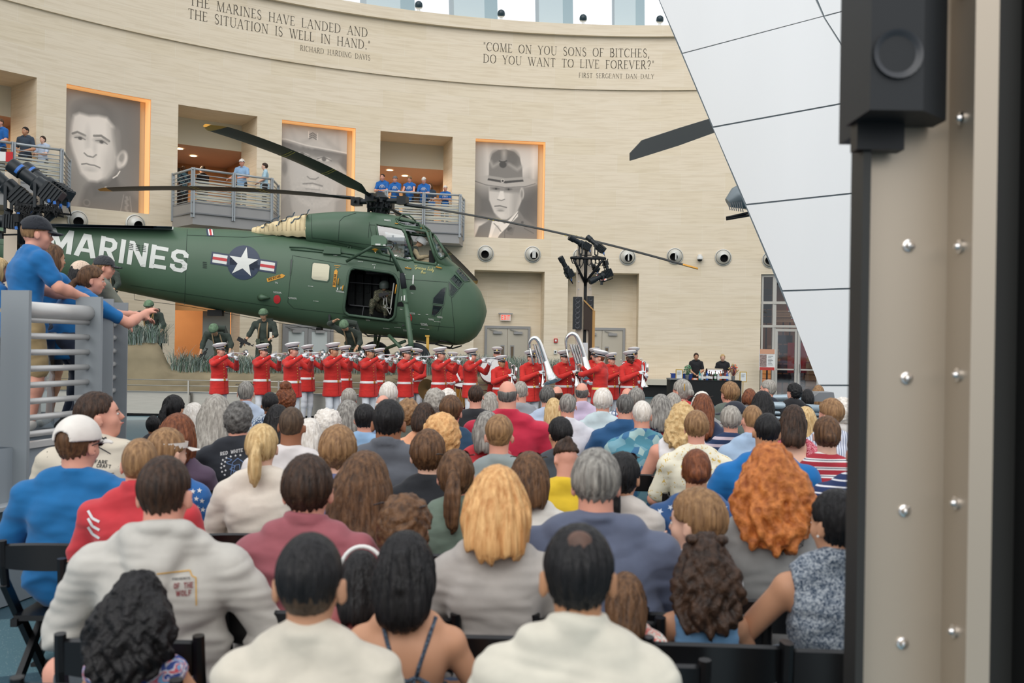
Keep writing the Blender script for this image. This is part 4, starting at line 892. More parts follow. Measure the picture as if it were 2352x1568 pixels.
# raised platform and railing at left
PAINT=mat('platform_grey',S(160,168,174),.5,.1)
RAILP=mat('pale_silver_tube',S(212,210,206),.35,.2)
def LR(px,Y,z):r=ray(px,850);return Vector((r.x*Y,Y,z))
def plat_pts():
 return[Vector((-5.2,2.9,0)),Vector((-4.0,4.5,0)),Vector((-3.34,5.9,0)),Vector((-3.2,6.4,0)),Vector((-3.055,7.2,0)),Vector((-3.12,7.6,0)),Vector((-3.30,8.3,0)),Vector((-4.2,9.1,0)),Vector((-6.5,10.6,0))]
E_=plat_pts();zp=1.02
mb=MB()
for(a,b)in zip(E_[:-1],E_[1:]):mb.quad((a.x,a.y,.01),(b.x,b.y,.01),(b.x,b.y,zp),(a.x,a.y,zp))
top=[(p.x,p.y,zp)for p in E_]+[(-9,10.6,zp),(-9,2.9,zp)];mb.add(top,[list(range(len(top)))])
mb.m=0;mb.mi=[0]*(len(mb.f)-1)+[1];structure(mb.build('wall_platform',[PAINT,mat('deck_carpet',S(74,84,92),.8)],label='grey painted fascia and deck of the raised platform'))
mb=MB()
for(a,b)in zip(E_[1:5],E_[2:6]):mb.bar((a.x+.06,a.y,.66),(b.x+.06,b.y,.66),.14,.025)
structure(mb.build('trim_61',mat('ledge_silver',S(190,196,200),.4,.2),label='narrow ledge along the platform fascia'))
ph=empty('wallet',LR(18,5.15,.675)+Vector((.0,0,0)),'small black wallet with paper lying on the platform ledge','wallet',rz=.3)
MB().box((-.07,-.05,0),(.07,.05,.015)).build('cover',BLACKM,ph);MB().box((-.06,-.04,.015),(.05,.045,.02)).build('paper',WHITE,ph)
rl=empty('platform_railing',(-3.5,7.2,zp),'grey railing with silver tubes along the raised platform at left','railing');o_=-Vector(rl.location)
zr=1.97
def fin(p,d,z0=.45,z1=2.03,w_=.26,t_=.03):
 M=Matrix.Translation(p+o_);u=Vector((d.x,d.y,0)).normalized();
 MB().bar(Vector((p.x,p.y,z0))+o_,Vector((p.x,p.y,z1))+o_,t_,w_,up=Vector((u.y,-u.x,0))).build('railing_fin',mat('fin_grey',S(146,152,156),.5),rl)
secs=[(Vector((-3.97,4.6,0)),Vector((-3.31,6.08,0))),(Vector((-3.20,6.42,0)),Vector((-3.06,7.2,0))),(Vector((-3.11,7.5,0)),Vector((-3.28,8.22,0)))]
for(a,b)in secs:
 d=(b-a).normalized()
 for q in(a,b):fin(q+Vector((.0,0,0)),d,w_=.20)
 MB().tube([Vector((a.x,a.y,zr-.06))+o_,Vector((b.x,b.y,zr-.06))+o_],.055,14).build('handrail',RAILP,rl,True)
 for k in range(8):
  z=zp+.07+k*.108;MB().tube([Vector((a.x,a.y,z))+o_,Vector((b.x,b.y,z))+o_],.021,10).build('rail_tube',RAILP,rl,True)
 MB().bar(Vector((a.x,a.y,zp+.0))+o_,Vector((b.x,b.y,zp+.0))+o_,.06,.04).build('bottom_bar',RAILP,rl)
gp=empty('glass_balustrade',(-4.0,7.3,zp),'clear glass balustrade across the platform behind the blue shirts','balustrade')
MB().box((-1.2,-.008,.05),(.65,.008,.72)).build('glass_pane',glass(),gp);MB().box((-1.2,-.02,.72),(.65,.02,.75)).build('cap_rail',RAILM,gp)
# rails at right middle
rr_=empty('ramp_railing',P(1800,925,13.5),'pale blue grey tube railing in front of the white pylon','railing');o_=-Vector(rr_.location)
TB=mat('tube_blue_grey',S(160,176,186),.4,.3)
for pts,r in(([(1716,915,14),(1830,912,14),(1872,915,14)],.045),([(1716,928,13),(1800,932,13),(1905,940,13)],.05),([(1716,945,13),(1905,952,13)],.025),([(1716,957,13),(1905,964,13)],.025),([(1716,970,13),(1905,978,13)],.025)):
 MB().tube([P(*p)+o_ for p in pts],r,10).build('rail_tube',TB,rr_,True)
for x,y in((1716,905),(1822,903),(1832,903)):
 p=P(x,y,13.4)+o_;MB().box((p.x-.04,p.y-.03,.01+o_.z),(p.x+.04,p.y+.03,p.z)).build('railing_post',TB,rr_)
q=[P(1870,922,13.6)+o_,P(1862,916,13.6)+o_,P(1882,901,13.6)+o_,P(1915,901,13.6)+o_,P(1918,918,13.6)+o_,P(1900,922,13.6)+o_]
mb=MB();mb.add(q+[v+Vector((0,.4,0))for v in q],[list(range(6))[::-1],[6+k for k in range(6)]]+[[k,(k+1)%6,6+(k+1)%6,6+k]for k in range(6)]);mb.build('end_box',GREYD,rr_)
# bar table
Yb=31.0
tb=P(1617,900,Yb);tb.z=.01
bar=empty('bar_table',tb,'long table under floor-length black cloth at back right','table')
xa,xb=P(1535,900,Yb).x-tb.x,P(1697,900,Yb).x-tb.x
MB().box((xa,-.35,0.0),(xb,.35,.74)).build('black_tablecloth',BLACKM,bar);MB().box((xa,-.36,.74),(xb,.36,.76)).build('table_top',BLACK,bar)
MB().box((xa-.02,-.4,.76),(xa+.45,.3,.80)).build('serving_tray',GREYD,bar)
bc=[('green',S(40,90,60)),('teal',S(60,150,150)),('dark_red',S(120,30,35)),('blue',S(40,90,170)),('clear',S(200,205,205)),('brown',S(70,40,25)),('black',S(25,22,25)),('amber',S(180,90,40))]
blist=[(1607,1),(1613,4),(1618,5),(1624,3),(1629,6),(1634,5),(1643,0),(1650,4),(1655,7),(1660,6),(1665,2),(1670,3),(1675,4)]
for i,(px,ci)in enumerate(blist):
 p=P(px,870,Yb-.15);p.z=.771;nm,cc=bc[ci]
 e=empty('bottle',p,'%s bottle, %s in the row on the bar table'%(nm.replace('_',' '),['leftmost','second','third','fourth','fifth','sixth','seventh','eighth','ninth','tenth','eleventh','twelfth','rightmost'][i]+(' from left' if 0<i<12 else '')),'bottle','bottles along the bar table')
 hh=random.uniform(.24,.31)
 MB().lathe([(0,0),(.038,0),(.038,hh*.6),(.014,hh*.78),(.014,hh),(0,hh)],None,12).build('glass_body',mat('bottle_'+nm,cc,.15),e,'auto')
 MB().lathe([(.039,hh*.15),(.039,hh*.45)],None,12).build('bottle_label',WHITE,e);MB().lathe([(.016,hh*.95),(.016,hh*1.03),(0,hh*1.03)],None,10).build('cap',bc and mat('cap_red',S(150,50,40),.5),e)
cd_=empty('chafing_dish',(P(1641,858,Yb+.15).x,Yb+.15,.77),'silver chafing dish between the two bar staff','chafing dish')
MB().box((-.22,-.2,.0),(.22,.2,.14)).build('stand',CHROME,cd_)
MB().lathe([(.20,-.25),(.20,.25)],Matrix.Translation((0,0,.16))@Matrix.Rotation(rad(90),4,'Y'),16,rad(0),rad(360)).build('lid',CHROME,cd_,'auto')
def arrangement(px,py,h_,cols,label,r=.13):
 p=P(px,870,Yb-.05);e=empty('flower_arrangement',(p.x,Yb-.05,.77),label,'flowers')
 MB().lathe([(0,0),(.05,0),(.06,.12),(.045,.14)],None,12).build('vase',GREYD,e,'auto')
 for j,c_ in enumerate(cols):
  mb=MB();q=random.Random(j)
  for k in range(26):
   a,b=q.uniform(0,6.28),q.uniform(-.4,1.5);rr2=r*q.uniform(.5,1);v=Vector((rr2*math.cos(a)*math.cos(b),rr2*math.sin(a)*math.cos(b),h_+rr2*math.sin(b)*1.2))
   d_=Vector((q.uniform(-1,1),q.uniform(-1,1),q.uniform(-.5,1))).normalized()*.035;s_=d_.orthogonal()*.7
   mb.add([v-d_,v+s_,v+d_,v-s_],[[0,1,2,3]])
   mb.tube([(0,0,.1),v],.004,4,False)
  mb.build('foliage',mat('petal_%s'%c_[0],c_[1],.7),e)
arrangement(1578,858,.26,[('green',S(60,120,80)),('pale',S(170,190,160))],'leafy green arrangement at left end of bar table',.17)
arrangement(1684,860,.30,[('orange',S(220,100,60)),('blue',S(60,90,150)),('straw',S(190,170,110))],'orange and blue flower arrangement at right end of bar table',.17)
for px,pz,nm,st in((1560,.77,'left end of bar table',0),(1707,.75,'a thin stand right of bar table',1)):
 p=P(px,862,Yb-.3);e=empty('menu_frame',(p.x,Yb-.3,pz if not st else .01),'small gold framed notice on '+nm,'menu frame');b_=0 if not st else .72
 MB().box((-.11,-.012,b_),(.11,.012,b_+.32)).build('frame',mat('gold_frame',S(215,175,80),.4,.5),e);MB().box((-.085,-.016,b_+.025),(.085,-.012,b_+.295)).build('paper',WHITE,e)
 mb=MB()
 for j in range(6):mb.box((-.06,-.018,b_+.24-j*.018),(.06-.02*(j%3),-.0165,b_+.246-j*.018))
 mb.build('printed_lines',GREYD,e)
 if st:MB().tube([(0,0,0),(0,0,.72)],.012).cbox((0,0,.01),(.2,.2,.02)).build('stand_pole',BRASS,e)
bx=empty('storage_box',(P(1640,860,Yb+.3).x-1.0,Yb+.28,.77),'blue plastic tub at left behind the bar bottles','box');MB().box((-.35,-.1,0),(.3,.08,.16)).build('tub',mat('tub_blue',S(35,70,150),.5),bx);MB().box((-.37,-.11,.16),(.32,.09,.18)).build('rim',mat('tub_blue',S(35,70,150)),bx)
bx=empty('snack_box',P(1596,868,Yb-.2)*1,'small orange carton at left of the bar bottles','box');bx.location.z=.771;MB().box((-.09,-.05,0),(.09,.05,.06)).build('carton',mat('carton_orange',S(215,110,60),.6),bx);MB().box((-.05,-.052,.01),(.05,-.0505,.05)).build('carton_label',WHITE,bx)
# helicopter
HY=25.0
HG=mat('helicopter_green',S(74,100,78),.45,var=.05,scale=1.1,bump=.03)
HGD=mat('helicopter_green_trim',S(66,90,72),.5)
SEAM=mat('panel_seam',S(38,54,44),.7)
HDARK=mat('rotor_black',S(26,31,33),.45,.3)
YEL=mat('marking_orange',S(226,160,50),.5)
YELW=mat('marking_yellow',S(214,196,80),.5)
STW=mat('stencil_white',S(225,226,220),.5)
NAVY=mat('insignia_navy',S(32,50,76),.4)
REDM=mat('insignia_red',S(196,50,55),.45)
OLVR=mat('rubber',S(30,34,40),.8)
heli=empty('helicopter',P(800,760,HY),'dark green military helicopter marked MARINES, parked on the grassy bank','helicopter')
h0=Vector(heli.location)
def interp(tab,x):
 xs_=[t[0]for t in tab];return[float(np.interp(x,xs_,[t[j]for t in tab]))for j in range(1,len(tab[0]))]
LOWT=[(-420,500,540,.12),(-120,504,590,.42),(0,510,613,.5),(130,516,641,.58),(265,518,666,.64),(403,522,694,.71),(528,527,717,.77),(640,536,737,.83),(700,542,747,.85),(760,550,756,.87),(835,560,766,.88),(900,566,772,.89),(960,573,783,.89),(1000,582,789,.88),(1043,603,793,.83),(1062,620,791,.78),(1080,638,784,.70),(1095,655,772,.60),(1105,670,757,.47),(1112,688,740,.33),(1116,702,726,.19),(1118,713,716,.04)]
UPT=[(585,524,545,.30),(610,517,550,.42),(640,509,555,.50),(680,499,562,.60),(716,492.5,568,.68),(770,488,575,.74),(818,487,585,.78),(860,489,600,.79),(910,496,610,.78),(945,504,615,.76),(961,510,618,.74),(980,523,620,.71),(995,537,622,.68),(1010,560,625,.65),(1026,588,628,.60),(1040,602,630,.5),(1052,612,632,.36)]
def loft(tab,x0,x1,step,nv,ex,ang0=0.,ang1=360.):
 n_=int(round((x1-x0)/step));full=ang1-ang0>=360
 V=[];cols=nv if full else nv+1
 pxs=[x0+(x1-x0)*i/n_ for i in range(n_+1)]
 extra=[t[0]for t in tab if x0<t[0]<x1 and t[0]>1095];pxs=sorted(set(pxs+extra))
 for px in pxs:
  t,b,w_=interp(tab,px);T,B=P(px,t,HY),P(px,b,HY);cz,hz=(T.z+B.z)/2,(T.z-B.z)/2;cx=(T.x+B.x)/2
  for k in range(cols):
   a=rad(ang0+(ang1-ang0)*k/nv);c,s=math.cos(a),math.sin(a)
   V.append((cx+(T.x-B.x)/2*s,HY-math.copysign(abs(c)**(2/ex),c)*w_,cz+math.copysign(abs(s)**(2/ex),s)*hz))
 F_=[]
 for i in range(len(pxs)-1):
  for k in range(nv):
   k2=(k+1)%cols;F_.append((i*cols+k,(i+1)*cols+k,(i+1)*cols+k2,i*cols+k2))
 return V,F_
def inpoly(x,y,pl):
 r=False
 for i in range(len(pl)):
  x0,y0=pl[i];x1,y1=pl[i-1]
  if(y0>y)!=(y1>y)and x<(x1-x0)*(y-y0)/(y1-y0)+x0:r=not r
 return r
def proj(v):
 d=Vector(v)-Vector((0,0,CAMZ));xx,zz=d.x*_c+d.z*_s,-d.x*_s+d.z*_c
 return 1176+xx/d.y*FPX,HZ-zz/d.y*FPX
CARGO=[(813,615),(895,626),(906,631),(913,642),(915,653),(907,724),(902,731),(893,735),(801,723),(792,716),(790,705),(800,632),(804,620)]
WIN1=[(864,515),(900,520),(924,526),(932,538),(948,588),(946,597),(936,598),(905,591),(878,584),(872,575)]
WIN2=[(927,523),(977,531),(981,536),(1002,600),(1000,608),(953,601),(948,592),(930,534)]
WIN3=[(987,534),(1000,543),(1027,586),(1012,594),(1006,588),(990,547)]
ROOFW=[(909,503),(962,513),(969,524),(930,519),(915,513)]
ROOF2=[(971,517),(981,525),(988,531),(980,530),(973,524)]
def cutmesh(V,F_,holes):
 keep_=[]
 for f in F_:
  c=[sum(V[i][j]for i in f)/len(f)for j in range(3)];near=c[1]<HY
  q=proj((c[0],2*HY-c[1]if not near else c[1],c[2]))
  if any(inpoly(q[0],q[1],h)and(near or far)for h,far in holes):continue
  keep_.append(f)
 return keep_
def part(name,V,F_,m,smooth=True,parent=None,solid=0):
 vs=[(v[0]-h0.x,v[1]-h0.y,v[2]-h0.z)for v in V]
 mb=MB();mb.add(vs,F_);o=mb.build(name,m,parent or heli,smooth)
 return o
V,F_=loft(LOWT,-420,1118,4,84,2.35)
F1=cutmesh(V,F_,[(CARGO,False),(WIN1,True),(WIN2,True),(WIN3,True)])
part('fuselage',V,F1,HG);BV=list(V);BF=list(F_)
V2,F2=loft(UPT,714,1052,2.5,72,2.5,-60,240)
F2c=cutmesh(V2,F2,[(WIN1,True),(WIN2,True),(WIN3,True),(ROOFW,True),(ROOF2,True)])
part('cockpit_deck',V2,F2c,HG)
o_=len(BV);BV+=V2;BF+=[tuple(o_+i for i in f)for f in F2]
V3,F3=loft(UPT,585,715,3,60,2.3,-30,210)
V3=[(x,y,z+.012*math.sin(x*24))for x,y,z in V3]
cv=part('canvas_cover',V3,F3,mat('cream_canvas',S(228,208,165),.8,var=.08,scale=4,bump=.3));o_=len(BV);BV+=V3;BF+=[tuple(o_+i for i in f)for f in F3]
HB=BVHTree.FromPolygons(BV,BF)
EYE=Vector((0,0,CAMZ))
def shoot(px,py,off=.008,bv=None,dflt=24.2):
 d=ray(px,py).normalized();r=(bv or HB).ray_cast(EYE,d)
 if r[0]is None:return P(px,py,dflt)
 n_=r[1]if r[1].dot(d)<0 else-r[1]
 return r[0]+n_*off
def clip(poly,x0,x1,y0,y1):
 for ax,lim,sg in((0,x0,1),(0,x1,-1),(1,y0,1),(1,y1,-1)):
  out=[]
  for i in range(len(poly)):
   a,b=poly[i-1],poly[i];ia,ib=(a[ax]-lim)*sg>=0,(b[ax]-lim)*sg>=0
   if ia!=ib:
    t=(lim-a[ax])/(b[ax]-a[ax]);out.append((a[0]+(b[0]-a[0])*t,a[1]+(b[1]-a[1])*t))
   if ib:out.append(b)
  poly=out
  if len(poly)<3:return[]
 return poly
def decal_mb(mb,poly,g=6,off=.008,org=None,bv=None,fn=shoot):
 org=h0 if org is None else org
 xs_,ys_=[p[0]for p in poly],[p[1]for p in poly]
 for i in range(int(min(xs_)//g),int(max(xs_)//g)+1):
  for j in range(int(min(ys_)//g),int(max(ys_)//g)+1):
   q=clip(poly,i*g,(i+1)*g,j*g,(j+1)*g)
   if q:
    pts=[fn(x,y,off,bv)-org for x,y in q]
    if max((p-pts[0]).length for p in pts)<.25*g/2:mb.quad(*pts)
def decal(name,polys,m,g=6,off=.008,parent=None):
 mb=MB()
 for p in polys:decal_mb(mb,p,g,off)
 return mb.build(name,m,parent or heli,True)
def pline(pts,w_):
 out=[]
 for(x0,y0),(x1,y1)in zip(pts[:-1],pts[1:]):
  L=math.hypot(x1-x0,y1-y0)or 1;nx,ny=-(y1-y0)/L*w_/2,(x1-x0)/L*w_/2
  out.append([(x0+nx,y0+ny),(x0-nx,y0-ny),(x1-nx,y1-ny),(x1+nx,y1+ny)])
 return out
def circ(cx,cy,rx,ry,n=28):return[(cx+rx*math.cos(2*math.pi*k/n),cy+ry*math.sin(2*math.pi*k/n))for k in range(n)]
wd,qs=text_quads('MARINES',track=.11,glyphs=BLK,serif=False)
ox,oy=110,574;ux,uy=(427-110)/wd,(627-574)/wd;vx,vy=7,-50
marks=empty('none',(0,0,0))if 0 else None
x0=0
for ch in 'MARINES':
 ww,qs=text_quads(ch,glyphs=BLK,serif=False)
 decal('painted_letter',[[(ox+(x0+x)*ux+y*vx,oy+(x0+x)*uy+y*vy)for x,y in q]for q in qs],STW,8,.010);x0+=ww+.11
a_=(1,.151)
def loc(p,q):return(560+p*1.0-q*.13,603+p*.151+q)
star=[(567,568),(594,596),(577,634),(533,628),(527.5,587.5)];sc_=(560,603);sp_=[]
for i in range(5):
 a,b=star[i],star[(i+1)%5];mx_,my_=(a[0]+b[0])/2,(a[1]+b[1])/2;sp_+=[a,(sc_[0]+(mx_-sc_[0])*.47,sc_[1]+(my_-sc_[1])*.47)]
decal('insignia_disc',[circ(560,603,38.5,39.5)]+[[loc(-75,-14),loc(75,-14),loc(75,14),loc(-75,14)]],NAVY,8,.008)
decal('insignia_bars',[[loc(-71,-10),loc(-38,-10),loc(-38,10),loc(-71,10)],[loc(38,-10),loc(71,-10),loc(71,10),loc(38,10)]],STW,8,.012)
decal('insignia_stripes',[[loc(-71,-3.2),loc(-38,-3.2),loc(-38,3.2),loc(-71,3.2)],[loc(38,-3.2),loc(71,-3.2),loc(71,3.2),loc(38,3.2)]],REDM,8,.016)
decal('insignia_star',[sp_],STW,8,.016)
decal('top_insignia',[[(473,525),(488,526.5),(492,543),(476,542)]],NAVY,5,.008);decal('top_insignia_bars',[[(477,527),(480,527),(483,541),(480,541)],[(485,527),(488,527.5),(490,541),(487,541)]],STW,5,.012);decal('top_insignia_stripe',[[(480,527),(485,527),(487,541),(483,541)]],REDM,5,.012)
decal('tail_walkway',[[(60,518.5),(396,526),(396,520),(60,512)]],NAVY,8,.008);decal('walkway_edge',pline([(60,519.5),(397,527.5),(397,521.5)],2.0),STW,8,.012);decal('tail_louvre',[q for k in range(4)for x in(297,312,326)for q in pline([(x,560+k*4+(x-297)*.15),(x+10,561.5+k*4+(x-297)*.15)],1.2)],SEAM,8,.02)
arr=[(612.6,639.6),(648,628.5),(655,632.5),(651,637),(614.6,647.6)]
decal('rescue_arrow',[arr],YEL,5,.01)
def small_text(txt,o,u,v,name,m,glyphs=BLK,par=None,off=.014,g=6):
 wd,qs=text_quads(txt,track=.14,glyphs=glyphs,serif=False);return decal(name,[[(o[0]+x/wd*u[0]+y*v[0],o[1]+x/wd*u[1]+y*v[1])for x,y in q]for q in qs],m,g,off,par)
small_text('RESCUE',(617.5,644.5),(28,-8.5),(-1,-5.5),'rescue_lettering',BLACKM)
decal('rescue_arrow',[[(772.4,618),(776,623),(771,659.5),(764,658),(768,622.6)]],YEL,5,.018)
small_text('RESCUE',(768.0,629.5),(-3.2,26),(5.2,.5),'rescue_lettering',BLACKM,off=.024)
def handle(a,b,out=.05,m=None,r=.013,nm='grab_handle'):
 A,B=shoot(*a,off=.0),shoot(*b,off=.0);d=Vector((0,-1,0))
 MB().tube([A-h0,A+d*out-h0,B+d*out-h0,B-h0],r,8).build(nm,m or YEL,heli,True)
handle((778,640),(777,653));handle((789,656),(787,666));handle((931,615),(944,617));handle((1002,613),(1014,616));handle((911,654),(908,674),.05)
handle((982,532),(986,544),.03);handle((961,522),(968,524),.02);handle((908,513),(914,514),.03);handle((934,548),(937,556),.02)
decal('red_port',[circ(636.5,687,8,10)],REDM,5,.01);decal('red_port',[circ(939,730,7.5,10)],REDM,5,.01)
decal('grey_vent',[[(466+0,601+k*4),(475,602+k*4),(475,604+k*4),(466,603+k*4)]for k in range(4)],SEAM,5,.01)
for cx,cy in((948,660),(920,698)):
 decal('step_recess',[[(cx-7,cy+5),(cx-7,cy-1),(cx-4,cy-5),(cx+3,cy-5.5),(cx+7,cy),(cx+7,cy+6)]],VOIDM,5,.009)
GWD=mat('dark_window',S(24,34,36),.12)
FRG=HGD
def framed(poly,nm,m=GWD,w_=1.6,grid=None):
 o=decal(nm,[poly],m,5,.010);decal('window_frame',pline(poly+[poly[0]],w_),FRG,5,.016,None)
 if grid:
  P0,P1,P2,P3=poly[:4];ln=[]
  for k in range(1,grid):
   t=k/grid;ln+=pline([(P0[0]+(P1[0]-P0[0])*t,P0[1]+(P1[1]-P0[1])*t),(P3[0]+(P2[0]-P3[0])*t,P3[1]+(P2[1]-P3[1])*t)],.5);
  decal('window_grille',ln,HGD,5,.014)
framed([(1054,615),(1080,645),(1066,647),(1047,624)],'nose_window',grid=8)
framed([(1044,630),(1063,648),(1054,662),(1034,641)],'nose_window',grid=7)
framed([(1030,646),(1052,665),(1038,682),(1032,676)],'nose_window',grid=6)
framed([(1022,660),(1014,663),(995,684),(993.5,696.5),(1019,699.5),(1024,661)],'lower_window')
framed([(994,700),(1018,703),(1007,718),(998,725.5),(991,723)],'lower_window')
WPALE=mat('door_window_glass',S(176,172,150),.1,.3)
framed([(721,602),(754,606),(758.5,611),(756,641),(752,647),(719,642.5),(714.5,638),(717,606)],'door_window',WPALE,2.4)
framed([(668,596),(672.5,596),(668,632),(666,630)],'rear_window',GWD,1.2)
seam=[]
for pts in([(672,586),(661,694),(675,708),(792,721)],[(674,587),(797,608)],[(715,493),(717,546),(776,553)],[(818,489),(790,498),(780,508),(777,553)],[(776,553),(850,562)],[(1037,684),(1040,720),(1044,755),(1043,789)],[(1037,684),(1066,650)],[(848,510),(858,564)],[(848,516),(861,517)],[(848,516),(846,546)],[(0,560),(110,578)],[(430,526),(424,700)],[(640,540),(560,545),(430,540)],[(915,640),(1028,648)],[(1025,660),(1006,760)],[(905,738),(960,745),(1043,752)],[(300,655),(430,675),(640,705)],[(760,553),(790,560),(860,575)]):
 seam+=pline(pts,.9)
decal('panel_seams',seam,SEAM,7,.006)
rl=[]
for pts in([(665,568),(700,569),(735,574),(862,592),(905,602)],[(668,573),(735,579),(905,608)]):
 A=[shoot(x,y,.02)-h0 for x,y in pts];MB().tube(A,.018,6).build('door_rail',HGD,heli,True)
def rim(poly,nm,r=.028,m=None,n=3,off=.01):
 pts=[]
 for i in range(len(poly)):
  a,b=poly[i],poly[(i+1)%len(poly)]
  for k in range(n):pts.append(shoot(a[0]+(b[0]-a[0])*k/n,a[1]+(b[1]-a[1])*k/n,off)-h0)
 return MB().tube(pts,r,8,False,True).build(nm,m or HG,heli,True)
rim(CARGO,'cargo_door_frame',.035,HGD);rim(WIN1,'cockpit_window_frame',.03);rim(WIN2,'cockpit_window_frame',.034);rim(WIN3,'windshield_frame',.03);rim(ROOFW,'roof_window_frame',.024);rim(ROOF2,'roof_window_frame',.02)
GLB=glass('cockpit_glass',(.80,.9,.93),.28,.04)
for w_,nm in((WIN1,'cockpit_window'),(WIN3,'windshield'),(ROOFW,'roof_window'),(ROOF2,'roof_window')):decal(nm,[w_],GLB,5,-.005)
for w_ in(WIN1,WIN2,WIN3):
 pts=[shoot(x,y,.0)for x,y in w_];pts=[Vector((p.x,2*HY-p.y,p.z))-h0 for p in pts]
 MB().tube(pts,.03,8,False,True).build('far_window_frame',HGD,heli,True)
QUILT=mat('quilted_lining',S(46,50,50),.8,var=.2,scale=6,bump=.5)
def Hp(px,py,Y):return P(px,py,Y)-h0
cab=MB()
a0,a1=Hp(780,740,25.6),Hp(930,600,25.6)
cab.box((a0.x,25.55-HY,a0.z-.1),(a1.x+.2,25.6-HY,a1.z+.1));cab.box((a0.x-.05,24.3-HY,a0.z-.1),(a0.x,25.6-HY,a1.z));cab.box((a1.x+.1,24.3-HY,a0.z-.1),(a1.x+.15,25.6-HY,a1.z));cab.box((a0.x,24.25-HY,Hp(850,612,24.2).z),(a1.x+.1,25.6-HY,Hp(850,611,24.2).z+.03))
cab.m=0
cab.build('cabin_lining',QUILT,heli)
fl=MB();q=[Hp(785,726,24.22),Hp(912,741,24.22)]
fl.quad(q[0],q[1],q[1]+Vector((0,1.35,0)),q[0]+Vector((0,1.35,0)));fl.build('cabin_floor',BLACKM,heli)
for k in range(6):
 x=800+k*19;A,B=Hp(x,700+k*2,25.45),Hp(x+16,628+k*2,25.45)
 MB().box((A.x,.38,A.z),(B.x,.46,B.z)).box((A.x+.04,.34,A.z+.35),(B.x-.04,.38,B.z-.15)).build('quilted_panel',QUILT,heli)
MB().tube([Hp(803,700,25.1),Hp(880,708,25.1)],.015,6).tube([Hp(803,648,25.2),Hp(880,654,25.2)],.012,6).tube([Hp(835,705,25.0),Hp(831,730,25.0)],.012,6).build('seat_frame_tubes',GREYD,heli)
gm=MB();gm.bar(Hp(905,650,24.3),Hp(897,708,24.3),.04,.03).bar(Hp(897,708,24.3),Hp(881,705,24.3),.02,.02).bar(Hp(882,685,24.3),Hp(881,700,24.3),.025,.02).bar(Hp(887,683,24.3),Hp(889,702,24.3),.025,.02).bar(Hp(884,700,24.3),Hp(896,722,24.3),.02,.02).bar(Hp(896,722,24.3),Hp(899,707,24.3),.02,.02)
gm.build('gun_mount_frame',mat('mount_grey',S(150,152,145),.5),heli)
ci=MB();A,B=Hp(985,612,24.5),Hp(1003,575,24.5);ci.box((A.x,-.5,A.z),(B.x,.5,B.z));A,B=Hp(940,625,24.5),Hp(1010,603,24.5);ci.box((A.x,-.6,A.z),(B.x,.6,B.z-.02));ci.build('instrument_panel',BLACKM,heli)
st=MB();A,B=Hp(938,603,24.7),Hp(947,545,24.7);st.box((A.x-.08,-.55,A.z),(A.x,-.1,B.z));st.box((A.x-.08,.1,A.z),(A.x,.55,B.z));st.box((A.x-1.0,-.6,Hp(860,603,24.7).z-.3),(A.x-.2,.6,Hp(860,600,24.7).z-.2));st.build('cockpit_seats',BLACKM,heli)
hb=shoot(868,556,.18);hz=Hp(868,556,hb.y)
HGL=mat('helicopter_green_light',S(96,124,100),.5)
HYH=23.75
MB().tube([Hp(854,555,HYH),Hp(857,546,HYH)],.02).prism([(0,0),(.30,-.02),(.36,.05),(.36,.16),(.30,.22),(.06,.24),(0,.2)],.2,Matrix.Translation(Hp(855,564.5,HYH+.1))@Matrix.Rotation(rad(90),4,'X')).build('hoist_housing',HGL,heli)
MB().box(Hp(862,563,HYH-.105),Hp(874,559.5,HYH-.1)).box(Hp(880,564,HYH-.105),Hp(886,561.5,HYH-.1)).build('hoist_label',STW,heli)
MB().tube([Hp(796,600,24.1),Hp(855,566,HYH),Hp(893,569,HYH),Hp(923,627,HYH)],.036,10).tube([Hp(893,569,HYH),Hp(915,622,HYH+.25)],.03,8).build('hoist_arm',HGD,heli,True)
MB().lathe([(0,.02),(.03,.02),(.085,.0),(.03,-.03),(.02,-.05),(0,-.05)],Matrix.Translation(Hp(862,573,HYH)),16).build('hoist_hook_disc',YEL,heli,'auto')
MB().tube([Hp(862,575,HYH),Hp(861.5,580,HYH),Hp(863.5,581.5,HYH),Hp(863,578.5,HYH)],.008,6).build('hoist_hook',STEEL,heli,True)
MB().tube([Hp(892,553,HYH),Hp(903,556,HYH),Hp(904,566,HYH),Hp(897,577,HYH),Hp(896,600,HYH+.1)],.012,6).build('hoist_cable',BLACKM,heli,True)
MB().tube([Hp(923,627,23.75),Hp(925,640,23.75),Hp(928,662,23.75)],[.05,.07,.07],12).build('strut_boot',OLVR,heli,True)
MB().tube([Hp(928,662,23.75),Hp(934,712,23.75),Hp(934.2,713,23.75),Hp(943.7,786,23.7),Hp(945,800,23.7)],[.055,.055,.066,.066,.066],14).build('landing_strut',HG,heli,True)
for f_ in(.3,.62,.9):p=Hp(928+14*f_,662+105*f_,23.75);MB().tube([p-Vector((.0,0,.015)),p+Vector((0,0,.015))],.075,14).build('strut_collar',HG,heli,'auto')
MB().box(Hp(927,690,23.68),Hp(930.5,678,23.69)).build('strut_label',STW,heli)
for pts,r in(([(893,770,24.4),(925,803,24.1)],.045),([(863,768,25.2),(861,800,25.6)],.045),([(873,768,25.2),(864,805,25.9)],.035),([(931,783,24.8),(880,803,25.2)],.04),([(943,797,23.9),(925,803,24.1)],.045)):
 MB().tube([Hp(*p)for p in pts],r,8).build('gear_brace',HG,heli,True)
